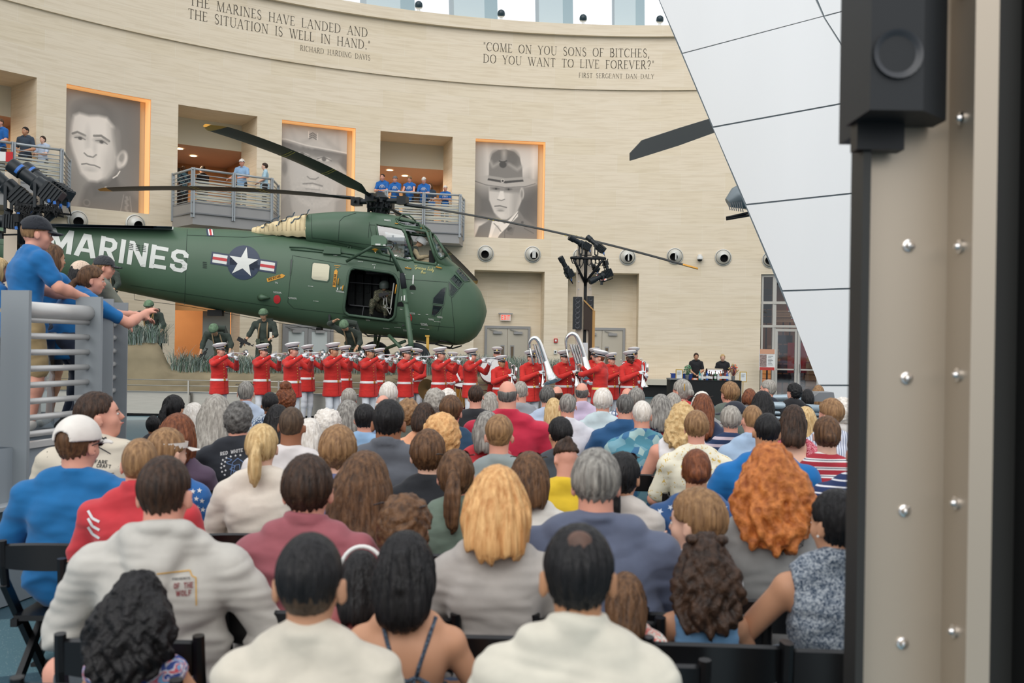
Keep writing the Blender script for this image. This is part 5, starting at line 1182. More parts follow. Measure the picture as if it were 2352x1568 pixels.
def wheel(px,py,Y,r,nm):
 M=Matrix.Translation(Hp(px,py,Y))@Matrix.Rotation(rad(90),4,'X')
 w_=MB().lathe([(r*.5,-.1),(r*.8,-.13),(r*.96,-.09),(r,0),(r*.96,.09),(r*.8,.13),(r*.5,.1)],M,36).build('wheel_tyre',OLVR,heli,'auto')
 MB().lathe([(0,.06),(r*.2,.08),(r*.45,.05),(r*.52,.1)],M,24).lathe([(0,-.06),(r*.2,-.08),(r*.45,-.05),(r*.52,-.1)],M,24).build('wheel_rim',HGD,w_,'auto')
wheel(952,824,23.9,.39,'near');wheel(862,818,26.2,.40,'far')
MB().box(Hp(978,850,24.1),Hp(986,771,24.15)).box(Hp(976.5,773,24.05),Hp(987.5,770,24.2)).build('support_post',BRASS,heli)
for pts in([(836,764,24.6),(845,771,24.5),(880,772,24.6),(930,775,24.6)],[(955,784,24.6),(980,788,24.5),(1000,789,24.6),(1010,784,24.6)],[(1000,790,24.6),(1040,800,24.8),(1060,794,25)],[(1010,782,24.4),(1050,790,24.8)],[(1018,797,25.2),(1034,800,25.2),(1040,792,25.2)]):
 MB().tube([Hp(*p)for p in pts],.02,6).build('belly_pipe',BLACKM,heli,True)
MB().box(Hp(476,725,24.8),Hp(515,712,25.0)).build('belly_fairing',BLACKM,heli);MB().box(Hp(726,758,24.8),Hp(742,753,25.0)).build('belly_light',BLACKM,heli)
MB().tube([Hp(308,672,24.9),Hp(309,688,24.9),Hp(430,703,24.9),Hp(700,752,24.9),Hp(860,775,24.9)],.006,5).build('antenna_wire',BLACKM,heli,True)
ic=shoot(604,683,0);MB().tube([ic-h0+Vector((-.06,.0,0)),ic-h0+Vector((0.0,-.09,0)),ic-h0+Vector((.18,-.02,-.01))],[.085,.075,.01],12).build('air_scoop',HG,heli,True)
ag=shoot(742,582,0);MB().prism([(0,0),(.44,-.02),(.44,.14),(.08,.17)],.08,Matrix.Translation(ag-h0+Vector((0,.0,0)))@Matrix.Rotation(rad(90),4,'X')).build('hinge_fairing',HG,heli)
MB().tube([Hp(913,513,24.4),Hp(917,500,24.35),Hp(925,492.5,24.35),Hp(940,494,24.4),Hp(955,508,24.5)],.018,8).build('roof_grab_bar',HG,heli,True)
sr=shoot(802,570,.03)-h0;MB().tube([sr+Vector((.04*math.cos(t),0,.05*math.sin(t)-.02))for t in[k*.628 for k in range(10)]],.009,6,False,True).tube([sr+Vector((0,0,.03)),sr+Vector((0,0,.08))],.01,6).build('tie_down_ring',HG,heli,True)
stc=[]
for x,y,w_,h_ in((948,632,3,20),(922,680,2,10),(860,612,1,5),(775,660,2,6),(783,658,2,5)):
 stc.append([(x,y),(x+w_,y),(x+w_-1,y+h_),(x-1,y+h_)])
r9=random.Random(9)
for x,y,n_,l_ in((822,600,4,1),(855,607,3,1),(628,669,6,2),(632,647,2,2),(663,682,6,2),(708,656,4,1),(720,690,4,1),(772,667,6,2),(840,732,3,2),(882,504,5,2),(880,752,5,1),(906,750,5,1),(926,756,3,2),(966,741,5,3),(965,753,7,1),(984,731,4,2),(997,737,5,1),(1004,726,4,2),(926,629,2,1),(938,717,5,2),(960,721,2,1),(978,721,2,1),(944,672,2,1),(919,709,2,1),(1006,608,1,1),(766,586,3,1),(935,612,1,1)):
 for r_ in range(l_):
  for k in range(n_):stc.append([(x+k*3.1+r_,y+r_*2.2+k*.3),(x+k*3.1+2.3+r_,y+r_*2.2+k*.3+.2),(x+k*3.1+2.3+r_,y+1.2+r_*2.2+k*.3),(x+k*3.1+r_,y+1.1+r_*2.2+k*.3)])
decal('white_stencils',stc,STW,9,.012)
decal('orange_stencils',pline([(768,610),(782,611.5)],1.2)+pline([(770,614),(778,615)],.8),YEL,9,.022)
LC={'a':(.5,[(.1,[(.42,.4),(.25,.48),(.1,.35),(.08,.15),(.2,.02),(.38,.12),(.42,.45),(.4,.1),(.5,.03)])],[]),'c':(.4,[(.1,[(.38,.4),(.25,.48),(.1,.35),(.08,.12),(.2,.02),(.38,.08)])],[]),'r':(.34,[(.1,[(.05,0),(.12,.45),(.16,.35),(.32,.45)])],[]),'i':(.2,[(.1,[(.08,.45),(.08,.08),(.18,.03)]),(.1,[(.1,.62),(.12,.7)])],[]),'o':(.44,[(.1,[(.22,.48),(.08,.3),(.1,.08),(.25,.02),(.38,.2),(.34,.42),(.22,.48)])],[]),'u':(.46,[(.1,[(.06,.46),(.08,.1),(.2,.02),(.36,.15),(.4,.46),(.38,.1),(.48,.03)])],[]),'s':(.36,[(.1,[(.3,.42),(.15,.44),(.12,.3),(.28,.2),(.26,.04),(.08,.04)])],[]),'d':(.48,[(.1,[(.4,.4),(.2,.46),(.08,.25),(.12,.04),(.3,.05),(.42,.3),(.46,.95),(.42,.1),(.5,.03)])],[]),'y':(.46,[(.1,[(.06,.46),(.1,.14),(.24,.08),(.38,.25)]),(.1,[(.42,.46),(.36,-.2),(.22,-.38),(.1,-.25),(.46,.08)])],[]),'e':(.38,[(.1,[(.08,.22),(.34,.3),(.26,.46),(.1,.36),(.08,.1),(.22,.02),(.38,.1)])],[]),'v':(.4,[(.1,[(.04,.46),(.16,.02),(.34,.46)])],[]),'G':(.7,[(.11,[(.6,.85),(.45,1),(.2,.85),(.08,.5),(.15,.15),(.4,.08),(.58,.3),(.6,.5),(.42,.48)]),(.11,[(.6,.5),(.5,-.1),(.25,-.15)])],[]),'L':(.6,[(.11,[(.5,.85),(.4,1),(.28,.8),(.25,.3),(.1,.05),(.3,.12),(.58,.05)])],[]),'B':(.6,[(.11,[(.1,0),(.2,1)]),(.11,[(.08,.9),(.4,1),(.5,.75),(.22,.52),(.5,.4),(.48,.1),(.15,.02)])],[]),'"':(.25,[(.08,[(.08,1),(.1,.8)]),(.08,[(.18,1),(.2,.8)])],[])}
def script(txt,o,u,v):
 x=0;out=[]
 for ch in txt:
  if ch==' ':x+=.4;continue
  wd_,st_,_=LC[ch]
  for wt,pts in st_:out+=[[(x+a+.25*b,b)for a,b in q]for q in pline(pts,wt)]
  x+=wd_+.02
 return[[(o[0]+a/x*u[0]+b*v[0],o[1]+a/x*u[1]+b*v[1])for a,b in q]for q in out]
decal('nose_name_script',script('"Gracious Lady"',(950,617),(48,6),(0,-8.5))+script('Bev',(966,627.5),(12,1.5),(0,-7)),mat('script_cream',S(206,196,120),.5),9,.012)
stp=[]
for k in range(3):
 pts=[(600+k*34+t*1.0+2*math.sin(t*.4),523-k*6-(t*.62)+2.2*math.sin(t*.35+k))for t in range(0,46,3)];pts=[(x,y)for x,y in pts if x<714];stp+=pline(pts,2.6)
decal('dark_stripes',stp,mat('canvas_stripe',S(70,84,92),.8),6,.012,cv)
for k in range(12):
 px=596+k*10.5;t,b,w_=interp(UPT,px);T=P(px,t,HY);B=P(px,b,HY);pts=[]
 for j in range(13):
  a=rad(-5+j*15+0);pts.append(Vector(((T.x+B.x)/2+(T.x-B.x)/2*math.sin(a),HY-math.cos(a)*w_*1.02,(T.z+B.z)/2+(T.z-B.z)/2*abs(math.sin(a))**.87*1.02*(1 if math.sin(a)>0 else-1)))-h0)
 MB().tube(pts,.012,5,False).build('lacing_hoop',mat('lacing_cream',S(206,188,150),.8),cv,True)
hub=Hp(872,462,HY)
rh=MB();rh.lathe([(.0,-.34),(.24,-.34),(.15,-.2),(.11,-.05),(.22,0),(.24,.08),(.14,.16),(.10,.22),(0,.22)],Matrix.Translation(hub),20)
rh.build('rotor_hub',HDARK,heli,'auto')
rk=MB()
for k in range(14):
 a=k*.45;r1=.2+.05*(k%3);rk.tube([hub+Vector((r1*math.cos(a),r1*math.sin(a),-.3)),hub+Vector((r1*1.1*math.cos(a+.2),r1*1.1*math.sin(a+.2),-.05))],.022,6)
 rk.cbox(hub+Vector((.28*math.cos(a),.28*math.sin(a),-.14+.04*(k%4))),(.09,.07,.09),a)
rk.lathe([(.26,-.24),(.3,-.2),(.26,-.16)],Matrix.Translation(hub),20)
rk.build('rotor_linkage',HDARK,heli)
MB().tube([hub+Vector((-.05,0,-.55)),hub+Vector((0,0,-.2))],.1,14).build('rotor_mast',STEEL,heli,True)
tips=[(P(475,288,16.8),'front'),(P(228,436,27.1),'left'),(P(1603,617,22.9),'right'),(P(1092,650,33.0),'rear')]
hubw=hub+h0
for T,nm in tips:
 d=(T-hubw);L=d.length;hd=Vector((d.x,d.y,0)).normalized();sd=Vector((-hd.y,hd.x,0));mb=MB();N=22
 pitch=rad(7);cw=sd*math.cos(pitch)+Vector((0,0,math.sin(pitch)))
 p0=hubw+hd*.25
 arm=MB();arm.tube([hubw+hd*.15-h0,hubw+hd*.55+Vector((0,0,.0))-h0],.07,10).cbox(hubw+hd*.62-h0,(.24,.22,.2),math.atan2(hd.y,hd.x)).tube([hubw+hd*.62-h0+sd*.1,hubw+hd*.62-h0+sd*.22],.04,8);arm.build('blade_grip',HDARK,heli)
 def pt(t):
  z0=hubw.z;z1=T.z;return Vector((hubw.x+d.x*t,hubw.y+d.y*t,z0+(z1-z0)*t+.45*4*t*(1-t)*.35))
 rows_=[]
 for i in range(N+1):
  t=.085+(1-.085)*i/N;c_=.055 if t<.13 else(.205 if t>.2 else .055+.15*(t-.13)/.07);c_=min(c_,.205);th_=.028 if t>.13 else .05
  if i==N:c_*=.35
  elif i==N-1:c_*=.95
  p=pt(t)-h0;up=cw.cross(hd).normalized();up=up if up.z>0 else-up
  sec=[(-c_,0),(-c_*.7,th_*.8),(-c_*.2,th_),(c_*.5,th_*.5),(c_,0),(c_*.5,-th_*.4),(-c_*.2,-th_*.8),(-c_*.7,-th_*.7)]
  rows_.append([p+cw*a+up*b for a,b in sec])
 vs=[v for r in rows_ for v in r];k_=8;mid=N-1
 bl=MB();bl.add(vs[:k_*(N)],[[i*k_+j,i*k_+(j+1)%k_,(i+1)*k_+(j+1)%k_,(i+1)*k_+j]for i in range(N-1)for j in range(k_)]+[list(range(k_))]);bo=bl.build('rotor_blade',HDARK,heli,'auto');bo['label']='black rotor blade pointing '+nm
 tp=MB();tp.add(vs[k_*(N-1):],[[j,(j+1)%k_,k_+(j+1)%k_,k_+j]for j in range(k_)]+[[k_+j for j in range(k_)]]);tp.build('blade_tip',YEL,bo,'auto')
 yb=MB()
 for t in(.38,.395,.62,.635):
  p=pt(t)-h0;rr2=[]
  for dt in(0,.004):
   p=pt(t+dt)-h0;rr2.append([p+cw*a*1.02+hd*(a*.5)+up*b*1.06 for a,b in sec and[(-.205,0),(-.14,.024),(-.04,.03),(.1,.017),(.205,0),(.1,-.013),(-.04,-.025),(-.14,-.021)]])
  yb.add(rr2[0]+rr2[1],[[j,(j+1)%8,8+(j+1)%8,8+j]for j in range(8)])
 yb.build('yellow_bands',YELW,bo)
# sculpting by distance fields
V3_=lambda*a:np.array(a,float)
class Field:
 def __init__(s,lo,hi,res):
  s.lo=np.array(lo,float);s.res=res;s.n=np.maximum(4,np.ceil((np.array(hi)-s.lo)/res).astype(int)+1)
  s.ax=[s.lo[i]+res*np.arange(s.n[i])for i in range(3)];s.v=np.full(s.n,1.0,np.float32)
 def _sub(s,lo,hi):
  sl=[]
  for i in range(3):
   a=int(max(0,math.floor((lo[i]-s.lo[i])/s.res)));b=int(min(s.n[i],math.ceil((hi[i]-s.lo[i])/s.res)+1))
   if b<=a:return None
   sl.append(slice(a,b))
  return tuple(sl),np.meshgrid(*[s.ax[i][sl[i]]for i in range(3)],indexing='ij',sparse=True)
 def put(s,lo,hi,fn,k=.02,op='u'):
  pad=k+s.res*2.5;r=s._sub(np.array(lo)-pad,np.array(hi)+pad)
  if r is None:return s
  sl,(x,y,z)=r;d=fn(x,y,z);a=s.v[sl]
  if op=='u':
   h=np.clip(.5+.5*(a-d)/k,0,1);s.v[sl]=a*(1-h)+d*h-k*h*(1-h)
  else:
   d=-d;h=np.clip(.5-.5*(a-d)/k,0,1);s.v[sl]=a*(1-h)+d*h+k*h*(1-h)
  return s
 def cap(s,a,b,ra,rb=None,k=.02,op='u'):
  rb=ra if rb is None else rb;a=np.array(a,float);b=np.array(b,float);d=b-a;L2=max(1e-9,float(d@d));m=max(ra,rb)
  def f(x,y,z):
   px,py,pz=x-a[0],y-a[1],z-a[2];t=np.clip((px*d[0]+py*d[1]+pz*d[2])/L2,0,1)
   return np.sqrt((px-t*d[0])**2+(py-t*d[1])**2+(pz-t*d[2])**2)-(ra+(rb-ra)*t)
  return s.put(np.minimum(a,b)-m,np.maximum(a,b)+m,f,k,op)
 def ell(s,c,r,R=None,k=.02,op='u'):
  c=np.array(c,float);r=np.array(r,float);m=r.max()if R is not None else r
  def f(x,y,z):
   px,py,pz=x-c[0],y-c[1],z-c[2]
   if R is not None:px,py,pz=(R[0][0]*px+R[1][0]*py+R[2][0]*pz,R[0][1]*px+R[1][1]*py+R[2][1]*pz,R[0][2]*px+R[1][2]*py+R[2][2]*pz)
   k0=np.sqrt((px/r[0])**2+(py/r[1])**2+(pz/r[2])**2);k1=np.sqrt((px/r[0]**2)**2+(py/r[1]**2)**2+(pz/r[2]**2)**2)+1e-6
   return k0*(k0-1)/k1
  return s.put(c-m,c+m,f,k,op)
 def torus(s,c,rx,ry,r,R,k=.008):
  c=np.array(c,float);m=max(rx,ry)+r
  def f(x,y,z):
   px,py,pz=x-c[0],y-c[1],z-c[2];px,py,pz=(R[0][0]*px+R[1][0]*py+R[2][0]*pz,R[0][1]*px+R[1][1]*py+R[2][1]*pz,R[0][2]*px+R[1][2]*py+R[2][2]*pz)
   q=np.sqrt((px/rx)**2+(py/ry)**2);return np.sqrt(((q-1)*min(rx,ry))**2+pz**2)-r
  return s.put(c-m,c+m,f,k)
 def clipf(s,fn):
  x,y,z=np.meshgrid(*s.ax,indexing='ij',sparse=True);s.v=np.maximum(s.v,fn(x,y,z).astype(np.float32));return s
 def mesh(s):
  v=s.v.copy();v[0],v[-1]=1,1;v[:,0],v[:,-1]=1,1;v[:,:,0],v[:,:,-1]=1,1
  ins=v<0;c=[ins[i:i+ins.shape[0]-1 or None,j:j+ins.shape[1]-1 or None,k:k+ins.shape[2]-1 or None]if 0 else ins[i:ins.shape[0]-1+i,j:ins.shape[1]-1+j,k:ins.shape[2]-1+k]for i in(0,1)for j in(0,1)for k in(0,1)]
  cnt=sum(x.astype(np.int8)for x in c);act=(cnt>0)&(cnt<8);idx=np.argwhere(act)
  if len(idx)==0:return np.zeros((0,3)),np.zeros((0,4),int)
  ids=np.full(act.shape,-1,np.int64);ids[act]=np.arange(len(idx));P_=np.zeros((len(idx),3));W_=np.zeros(len(idx))
  cv={(i,j,k):v[idx[:,0]+i,idx[:,1]+j,idx[:,2]+k]for i in(0,1)for j in(0,1)for k in(0,1)}
  for ax in range(3):
   o1,o2=[a for a in range(3)if a!=ax]
   for p in(0,1):
    for q in(0,1):
     A=[0,0,0];A[o1]=p;A[o2]=q;B=list(A);B[ax]=1
     a,b=cv[tuple(A)],cv[tuple(B)];m=(a<0)!=(b<0);t=np.where(m,a/np.where(m,a-b,1),0)
     pt=np.zeros((len(idx),3));pt[:,o1]=p;pt[:,o2]=q;pt[:,ax]=t;P_+=pt*m[:,None];W_+=m
  V=s.lo+(idx+P_/W_[:,None])*s.res;Fs=[]
  for ax in range(3):
   o1,o2=[a for a in range(3)if a!=ax]
   sl0=[slice(None)]*3;sl1=[slice(None)]*3;sl0[ax]=slice(0,-1);sl1[ax]=slice(1,None)
   ch=ins[tuple(sl0)]!=ins[tuple(sl1)];e=np.argwhere(ch);e=e[(e[:,o1]>0)&(e[:,o2]>0)]
   if len(e)==0:continue
   fl=ins[e[:,0],e[:,1],e[:,2]]
   def gid(a,b):
    q=e.copy();q[:,o1]-=a;q[:,o2]-=b;return ids[q[:,0],q[:,1],q[:,2]]
   quad=np.stack([gid(0,0),gid(1,0),gid(1,1),gid(0,1)],1)
   if ax==1:fl=~fl
   quad[~fl]=quad[~fl][:,::-1];Fs.append(quad)
  return V,np.concatenate(Fs)
def vnormals(V,F_):
 n=np.cross(V[F_[:,2]]-V[F_[:,0]],V[F_[:,3]]-V[F_[:,1]]);N=np.zeros_like(V)
 for j in range(4):np.add.at(N,F_[:,j],n)
 return N/(np.linalg.norm(N,axis=1)[:,None]+1e-9)
def smoothv(V,F_,it=1,lam=.5):
 for _ in range(it):
  A=np.zeros_like(V);c=np.zeros(len(V))
  for j in range(4):
   a,b=F_[:,j],F_[:,(j+1)%4];np.add.at(A,a,V[b]);np.add.at(A,b,V[a]);np.add.at(c,a,1);np.add.at(c,b,1)
  V=V*(1-lam)+A/np.maximum(c,1)[:,None]*lam
 return V
def mkobj(name,V,F_,m,parent=None,link=None):
 me=bpy.data.meshes.new(name);nv,nf=len(V),len(F_)
 me.vertices.add(nv);me.vertices.foreach_set('co',V.astype(np.float32).ravel())
 me.loops.add(nf*4);me.loops.foreach_set('vertex_index',F_.astype(np.int32).ravel())
 me.polygons.add(nf);me.polygons.foreach_set('loop_start',np.arange(0,nf*4,4,dtype=np.int32))
 me.polygons.foreach_set('use_smooth',np.ones(nf,bool));me.update(calc_edges=True);me.materials.append(m)
 o=bpy.data.objects.new(name,me);C.objects.link(o)
 if parent:o.parent=parent
 return o
def fobj(f,name,m,parent=None,disp=None,sm=1):
 V,F_=f.mesh()
 if len(V)==0:return None
 if sm:V=smoothv(V,F_,sm)
 if disp is not None:N=vnormals(V,F_);V=V+N*disp(V)[:,None]
 return mkobj(name,V,F_,m,parent)
def wav(V,f,seed,a=1.0):
 r=np.random.default_rng(seed);out=np.zeros(len(V))
 for i in range(4):
  k=r.normal(0,1,3);k=k/np.linalg.norm(k)*f*(1+.5*i);out+=np.sin(V@k+r.uniform(0,6.28)+1.5*np.sin(V@(k[[1,2,0]]*.6)))/(1+.4*i)
 return out*a/2
# human materials
def skin(c):return mat('skin_%d_%d_%d'%tuple(c),S(*c),.5,var=.06,scale=9,spec=.35)
SK={'pale':skin((228,182,158)),'pink':skin((222,160,138)),'tan':skin((200,148,116)),'brown':skin((156,104,76)),'dark':skin((84,56,46)),'olive':skin((188,136,100)),'manq':skin((205,160,128))}
def hairm(c,c2=None,curly=False):
 c2=c2 or tuple(min(255,int(x*1.7+12))for x in c);nm='hair_%d_%d_%d_%d_%d'%(c[0],c[1],c[2],c2[0],curly)
 if nm in _M:return _M[nm]
 m=mat(nm,S(*c2),.5,col2=S(*c),scale=1.0,stretch=(60,60,7)if not curly else(38,38,30),bump=.7,spec=.3)
 return m
HC=dict(black=(14,13,14),dkbrown=(34,24,19),brown=(62,42,28),ltbrown=(112,82,56),blond=(178,142,90),white=(205,196,184),grey=(128,122,114),dkgrey=(62,60,58),red=(150,78,34),strawb=(190,132,78),auburn=(82,44,28),fade=(60,46,36),salt=(96,92,88))
HC2=dict(black=(34,32,33),dkbrown=(76,54,40),brown=(120,86,58),ltbrown=(170,132,92),blond=(228,198,146),white=(244,238,230),grey=(186,180,170),dkgrey=(120,118,114),red=(222,138,72),strawb=(238,190,130),auburn=(142,84,52),fade=(96,76,58),salt=(170,166,158))
def HM(n,curly=False):return hairm(HC[n],HC2[n],curly)
_fab={}
def cloth(name,col,rough=.85):return mat('cloth_'+name,S(*col),rough,var=.07,scale=14,bump=.12,sheen=.15)
def patt(name,kind,cols,scale=1.0):
 key='cloth_'+name
 if key in _M:return _M[key]
 m=bpy.data.materials.new(key);m.use_nodes=True;n=m.node_tree;b=n.nodes['Principled BSDF'];b.inputs['Roughness'].default_value=.85;L=n.links.new
 t=n.nodes.new('ShaderNodeTexCoord');r=n.nodes.new('ShaderNodeValToRGB');r.color_ramp.interpolation='CONSTANT'
 if kind=='stripe':
  s_=n.nodes.new('ShaderNodeSeparateXYZ');L(t.outputs['Object'],s_.inputs[0]);mu=n.nodes.new('ShaderNodeMath');mu.operation='MULTIPLY';mu.inputs[1].default_value=scale
  fr=n.nodes.new('ShaderNodeMath');fr.operation='FRACT';L(s_.outputs['Z'],mu.inputs[0]);L(mu.outputs[0],fr.inputs[0]);L(fr.outputs[0],r.inputs[0])
 elif kind=='vstripe':
  s_=n.nodes.new('ShaderNodeSeparateXYZ');L(t.outputs['Object'],s_.inputs[0]);mu=n.nodes.new('ShaderNodeMath');mu.operation='MULTIPLY';mu.inputs[1].default_value=scale
  fr=n.nodes.new('ShaderNodeMath');fr.operation='FRACT';L(s_.outputs['X'],mu.inputs[0]);L(mu.outputs[0],fr.inputs[0]);L(fr.outputs[0],r.inputs[0])
 elif kind=='check':
  ck=n.nodes.new('ShaderNodeTexBrick');ck.inputs['Scale'].default_value=scale;ck.inputs['Mortar Size'].default_value=.12;ck.inputs['Brick Width'].default_value=1;ck.inputs['Row Height'].default_value=1;ck.offset=0
  mp=n.nodes.new('ShaderNodeMapping');mp.inputs['Rotation'].default_value=(rad(90),0,0);L(t.outputs['Object'],mp.inputs[0]);L(mp.outputs[0],ck.inputs[0])
  ck.inputs['Color1'].default_value=(*S(*cols[0]),1);ck.inputs['Color2'].default_value=(*S(*cols[0]),1);ck.inputs['Mortar'].default_value=(*S(*cols[1]),1);L(ck.outputs[0],b.inputs['Base Color']);_M[key]=m;return m
 else:
  v=n.nodes.new('ShaderNodeTexVoronoi' if kind in('dots','cells')else 'ShaderNodeTexNoise');v.inputs['Scale'].default_value=scale;L(t.outputs['Object'],v.inputs['Vector'])
  if kind=='noise':v.inputs['Detail'].default_value=3;v.inputs['Distortion'].default_value=1.2
  if kind=='cells':
   s_=n.nodes.new('ShaderNodeSeparateColor');L(v.outputs['Color'],s_.inputs[0]);L(s_.outputs[0],r.inputs[0])
  else:L(v.outputs[0],r.inputs[0])
 pos={'noise':(.36,.64),'dots':(0.,.5),'cells':(0,1),'stripe':(0,1),'vstripe':(0,1)}[kind];k=len(cols)
 el=r.color_ramp.elements
 for i,c in enumerate(cols):
  c_,p_=(c[:3],c[3])if len(c)==4 else(c,pos[0]+(pos[1]-pos[0])*i/k)
  e=el[i]if i<2 else el.new(p_)
  e.position=p_;e.color=(*S(*c_),1)
 L(r.outputs[0],b.inputs['Base Color']);_M[key]=m;return m
LIP=mat('lips',S(176,104,94),.5);EYEW=mat('eye_white',S(220,215,208),.3);EYED=mat('eye_dark',S(35,28,26),.3)
# anatomy
def basis(fwd,up):
 f=np.array(fwd,float);f/=np.linalg.norm(f);u=np.array(up,float);r=np.cross(f,u);r/=np.linalg.norm(r);u=np.cross(r,f)
 return np.stack([r,f,u],1)
def rotm(yaw=0,pitch=0,roll=0):
 return np.array((Matrix.Rotation(rad(yaw),3,'Z')@Matrix.Rotation(rad(pitch),3,'X')@Matrix.Rotation(rad(roll),3,'Y')))
def add_head(f,c,R,s=1.,female=False):
 c=np.array(c);T=lambda x,y,z:c+R@(np.array([x,y,z])*s);q=lambda*r:np.array(r)*s
 f.ell(T(0,-.012,.022),q(.0735,.096,.102),R,.01*s)
 f.ell(T(0,.028,-.052),q(.056 if not female else .051,.058,.062),R,.03*s)
 f.ell(T(0,.045,-.088),q(.03,.03,.026),R,.02*s)
 f.ell(T(0,.062,.022),q(.055,.03,.045),R,.02*s)
 for sd in(-1,1):
  f.ell(T(sd*.040,.055,-.03),q(.024,.026,.028),R,.02*s)
  f.ell(T(sd*.031,.094,-.004),q(.014,.012,.009),R,.008*s,'s')
  f.ell(T(sd*.0835,-.010,-.012),q(.011,.022,.034),R@rotm(sd*-26),.005*s)
  f.ell(T(sd*.096,-.000,-.008),q(.006,.010,.018),R,.004*s,'s')
 f.cap(T(0,.086,.012),T(0,.103,-.026),.008*s,.014*s,.014*s)
 f.ell(T(0,.088,-.058),q(.022,.012,.008),R,.008*s);f.ell(T(0,.093,-.051),q(.02,.006,.004),R,.004*s)
 return f
def add_face_parts(c,R,s,parent,skinm,brow=None,off=(0,0,0)):
 c=np.array(c)-np.array(off);T=lambda x,y,z:Vector(c+R@(np.array([x,y,z])*s));e=MB()
 Rm=Matrix(R.tolist()).to_4x4()
 for sd in(-1,1):
  M=Matrix.Translation(T(sd*.031,.082,-.003))@Rm@Matrix.Diagonal((s,s*.8,s*.55,1));e.m=0
  e.lathe([(.0001,-.012),(.008,-.009),(.012,0),(.008,.009),(.0001,.012)],M,8);e.m=1
  M=Matrix.Translation(T(sd*.031,.0895,-.003))@Rm@Matrix.Diagonal((s,s,s,1));e.lathe([(.0001,-.005),(.005,0),(.0001,.005)],M,8)
 e.build('eyes',[EYEW,EYED],parent,True)
 b=MB()
 for sd in(-1,1):b.tube([T(sd*.014,.094,.013),T(sd*.03,.093,.018),T(sd*.046,.083,.013)],.003*s,5)
 b.build('eyebrows',brow or HM('brown'),parent,True)
 m=MB();m.tube([T(-.022,.088,-.057),T(0,.1005,-.056),T(.022,.088,-.057)],[.002*s,.0042*s,.002*s],6);m.build('lips',LIP,parent,True)
def add_hand(f,w_,d,nrm,side,s=1.,curl=.5,k=.006,spread=.0):
 """w_ wrist, d pointing direction, nrm palm normal, side +1 when the thumb leaves towards cross(d,nrm)"""
 d=np.array(d,float);d/=np.linalg.norm(d);n_=np.array(nrm,float);n_-=d*(n_@d);n_/=np.linalg.norm(n_)+1e-9;t=np.cross(d,n_)*side;w_=np.array(w_,float)
 P_=lambda a,b,c=0:w_+(d*a+t*b+n_*c)*s
 f.cap(P_(0,0),P_(.03,0),.026*s,.026*s,.02*s)
 for b in(-.026,-.009,.009,.026):f.cap(P_(.025,b*.8),P_(.088,b),.015*s,.0125*s,.012*s)
 for b,L in((.028,.070),(.0095,.080),(-.0095,.074),(-.028,.058)):
  a0=curl*.9;a=P_(.090,b*(1.05));dd=(d*math.cos(a0)+n_*math.sin(a0)+t*b*4*spread)*s;b1=a+dd*L*.5
  dd2=(d*math.cos(a0*2.1)+n_*math.sin(a0*2.1))*s;f.cap(a,b1,.0098*s,.009*s,k);f.cap(b1,b1+dd2*L*.5,.009*s,.0072*s,k)
 a=P_(.02,.024,.006);b1=P_(.055,.052,.014+.012*curl);c_=P_(.085,.050-.01*curl,.024+.03*curl);f.cap(a,b1,.015*s,.011*s,.01*s);f.cap(b1,c_,.011*s,.008*s,k)
def torso(f,sk,g=0.,k=.035,w_=1.,fat=1.,dep=1.):
 """sk: pelvis, chest, neck (base), shL, shR ; g grows the surface"""
 pe,ch,ne=[np.array(sk[x],float)for x in('pelvis','chest','neck')];u=ne-pe;u/=np.linalg.norm(u)
 r=np.array(sk['shR'],float)-np.array(sk['shL'],float);r/=np.linalg.norm(r);fw=np.cross(u,r);fw/=np.linalg.norm(fw);r=np.cross(fw,u);R=np.stack([r,fw,u],1);z=sk.get('s',1.)
 u2=ne-ch;u2/=np.linalg.norm(u2);R2=basis(np.cross(u2,r),u2)
 q=lambda a,b,c:(np.array([a,b,c])*z)+g
 f.ell(ch+R2@(np.array([0,-.008,.0])*z),q(.158*w_,.108*dep,.175),R2,k)
 mid=pe*.5+ch*.5;f.ell(mid,q(.142*w_*fat,.105*dep*fat,.16),R,k);f.ell(pe+u*.02*z,q(.165*w_*max(1,fat*.93),.118*dep,.13),R,k)
 for sd,sh in((-1,'shL'),(1,'shR')):
  S_=np.array(sk[sh],float);md=ne*.5+S_*.5+R2@(np.array([0,-.010,.014])*z);f.cap(ne+R2@(np.array([sd*.02,-.012,.0])*z),md,.040*z+g,.042*z+g,k);f.cap(md,S_+R2@(np.array([-sd*.03,-.008,.004])*z),.042*z+g,.044*z+g,k)
  f.cap(S_,S_*.6+ch*.4,.055*z+g,.07*z+g,k);f.ell(ch+R2@(np.array([sd*.078*w_,-.060,.02])*z),q(.06,.045,.09),R2,k)
 return R,R2
def arm(f,sk,sd,t1=1.,g=0.,k=.02,aw=1.):
 """t1: 0..1 upper arm, 1..2 to the wrist"""
 z=sk.get('s',1.);S_,E,W_=[np.array(sk[x+sd],float)for x in('sh','el','wr')]
 a=min(1,t1);f.cap(S_,S_+(E-S_)*a,.053*z*aw+g,(.053-.011*a)*z*aw+g,k)
 if t1>1:a=min(1,t1-1);f.cap(E,E+(W_-E)*a*.35,.042*z*aw+g,.044*z*aw+g,k);f.cap(E+(W_-E)*a*.3,E+(W_-E)*a,.043*z*aw+g,(.042-.014*a)*z*aw+g,k)
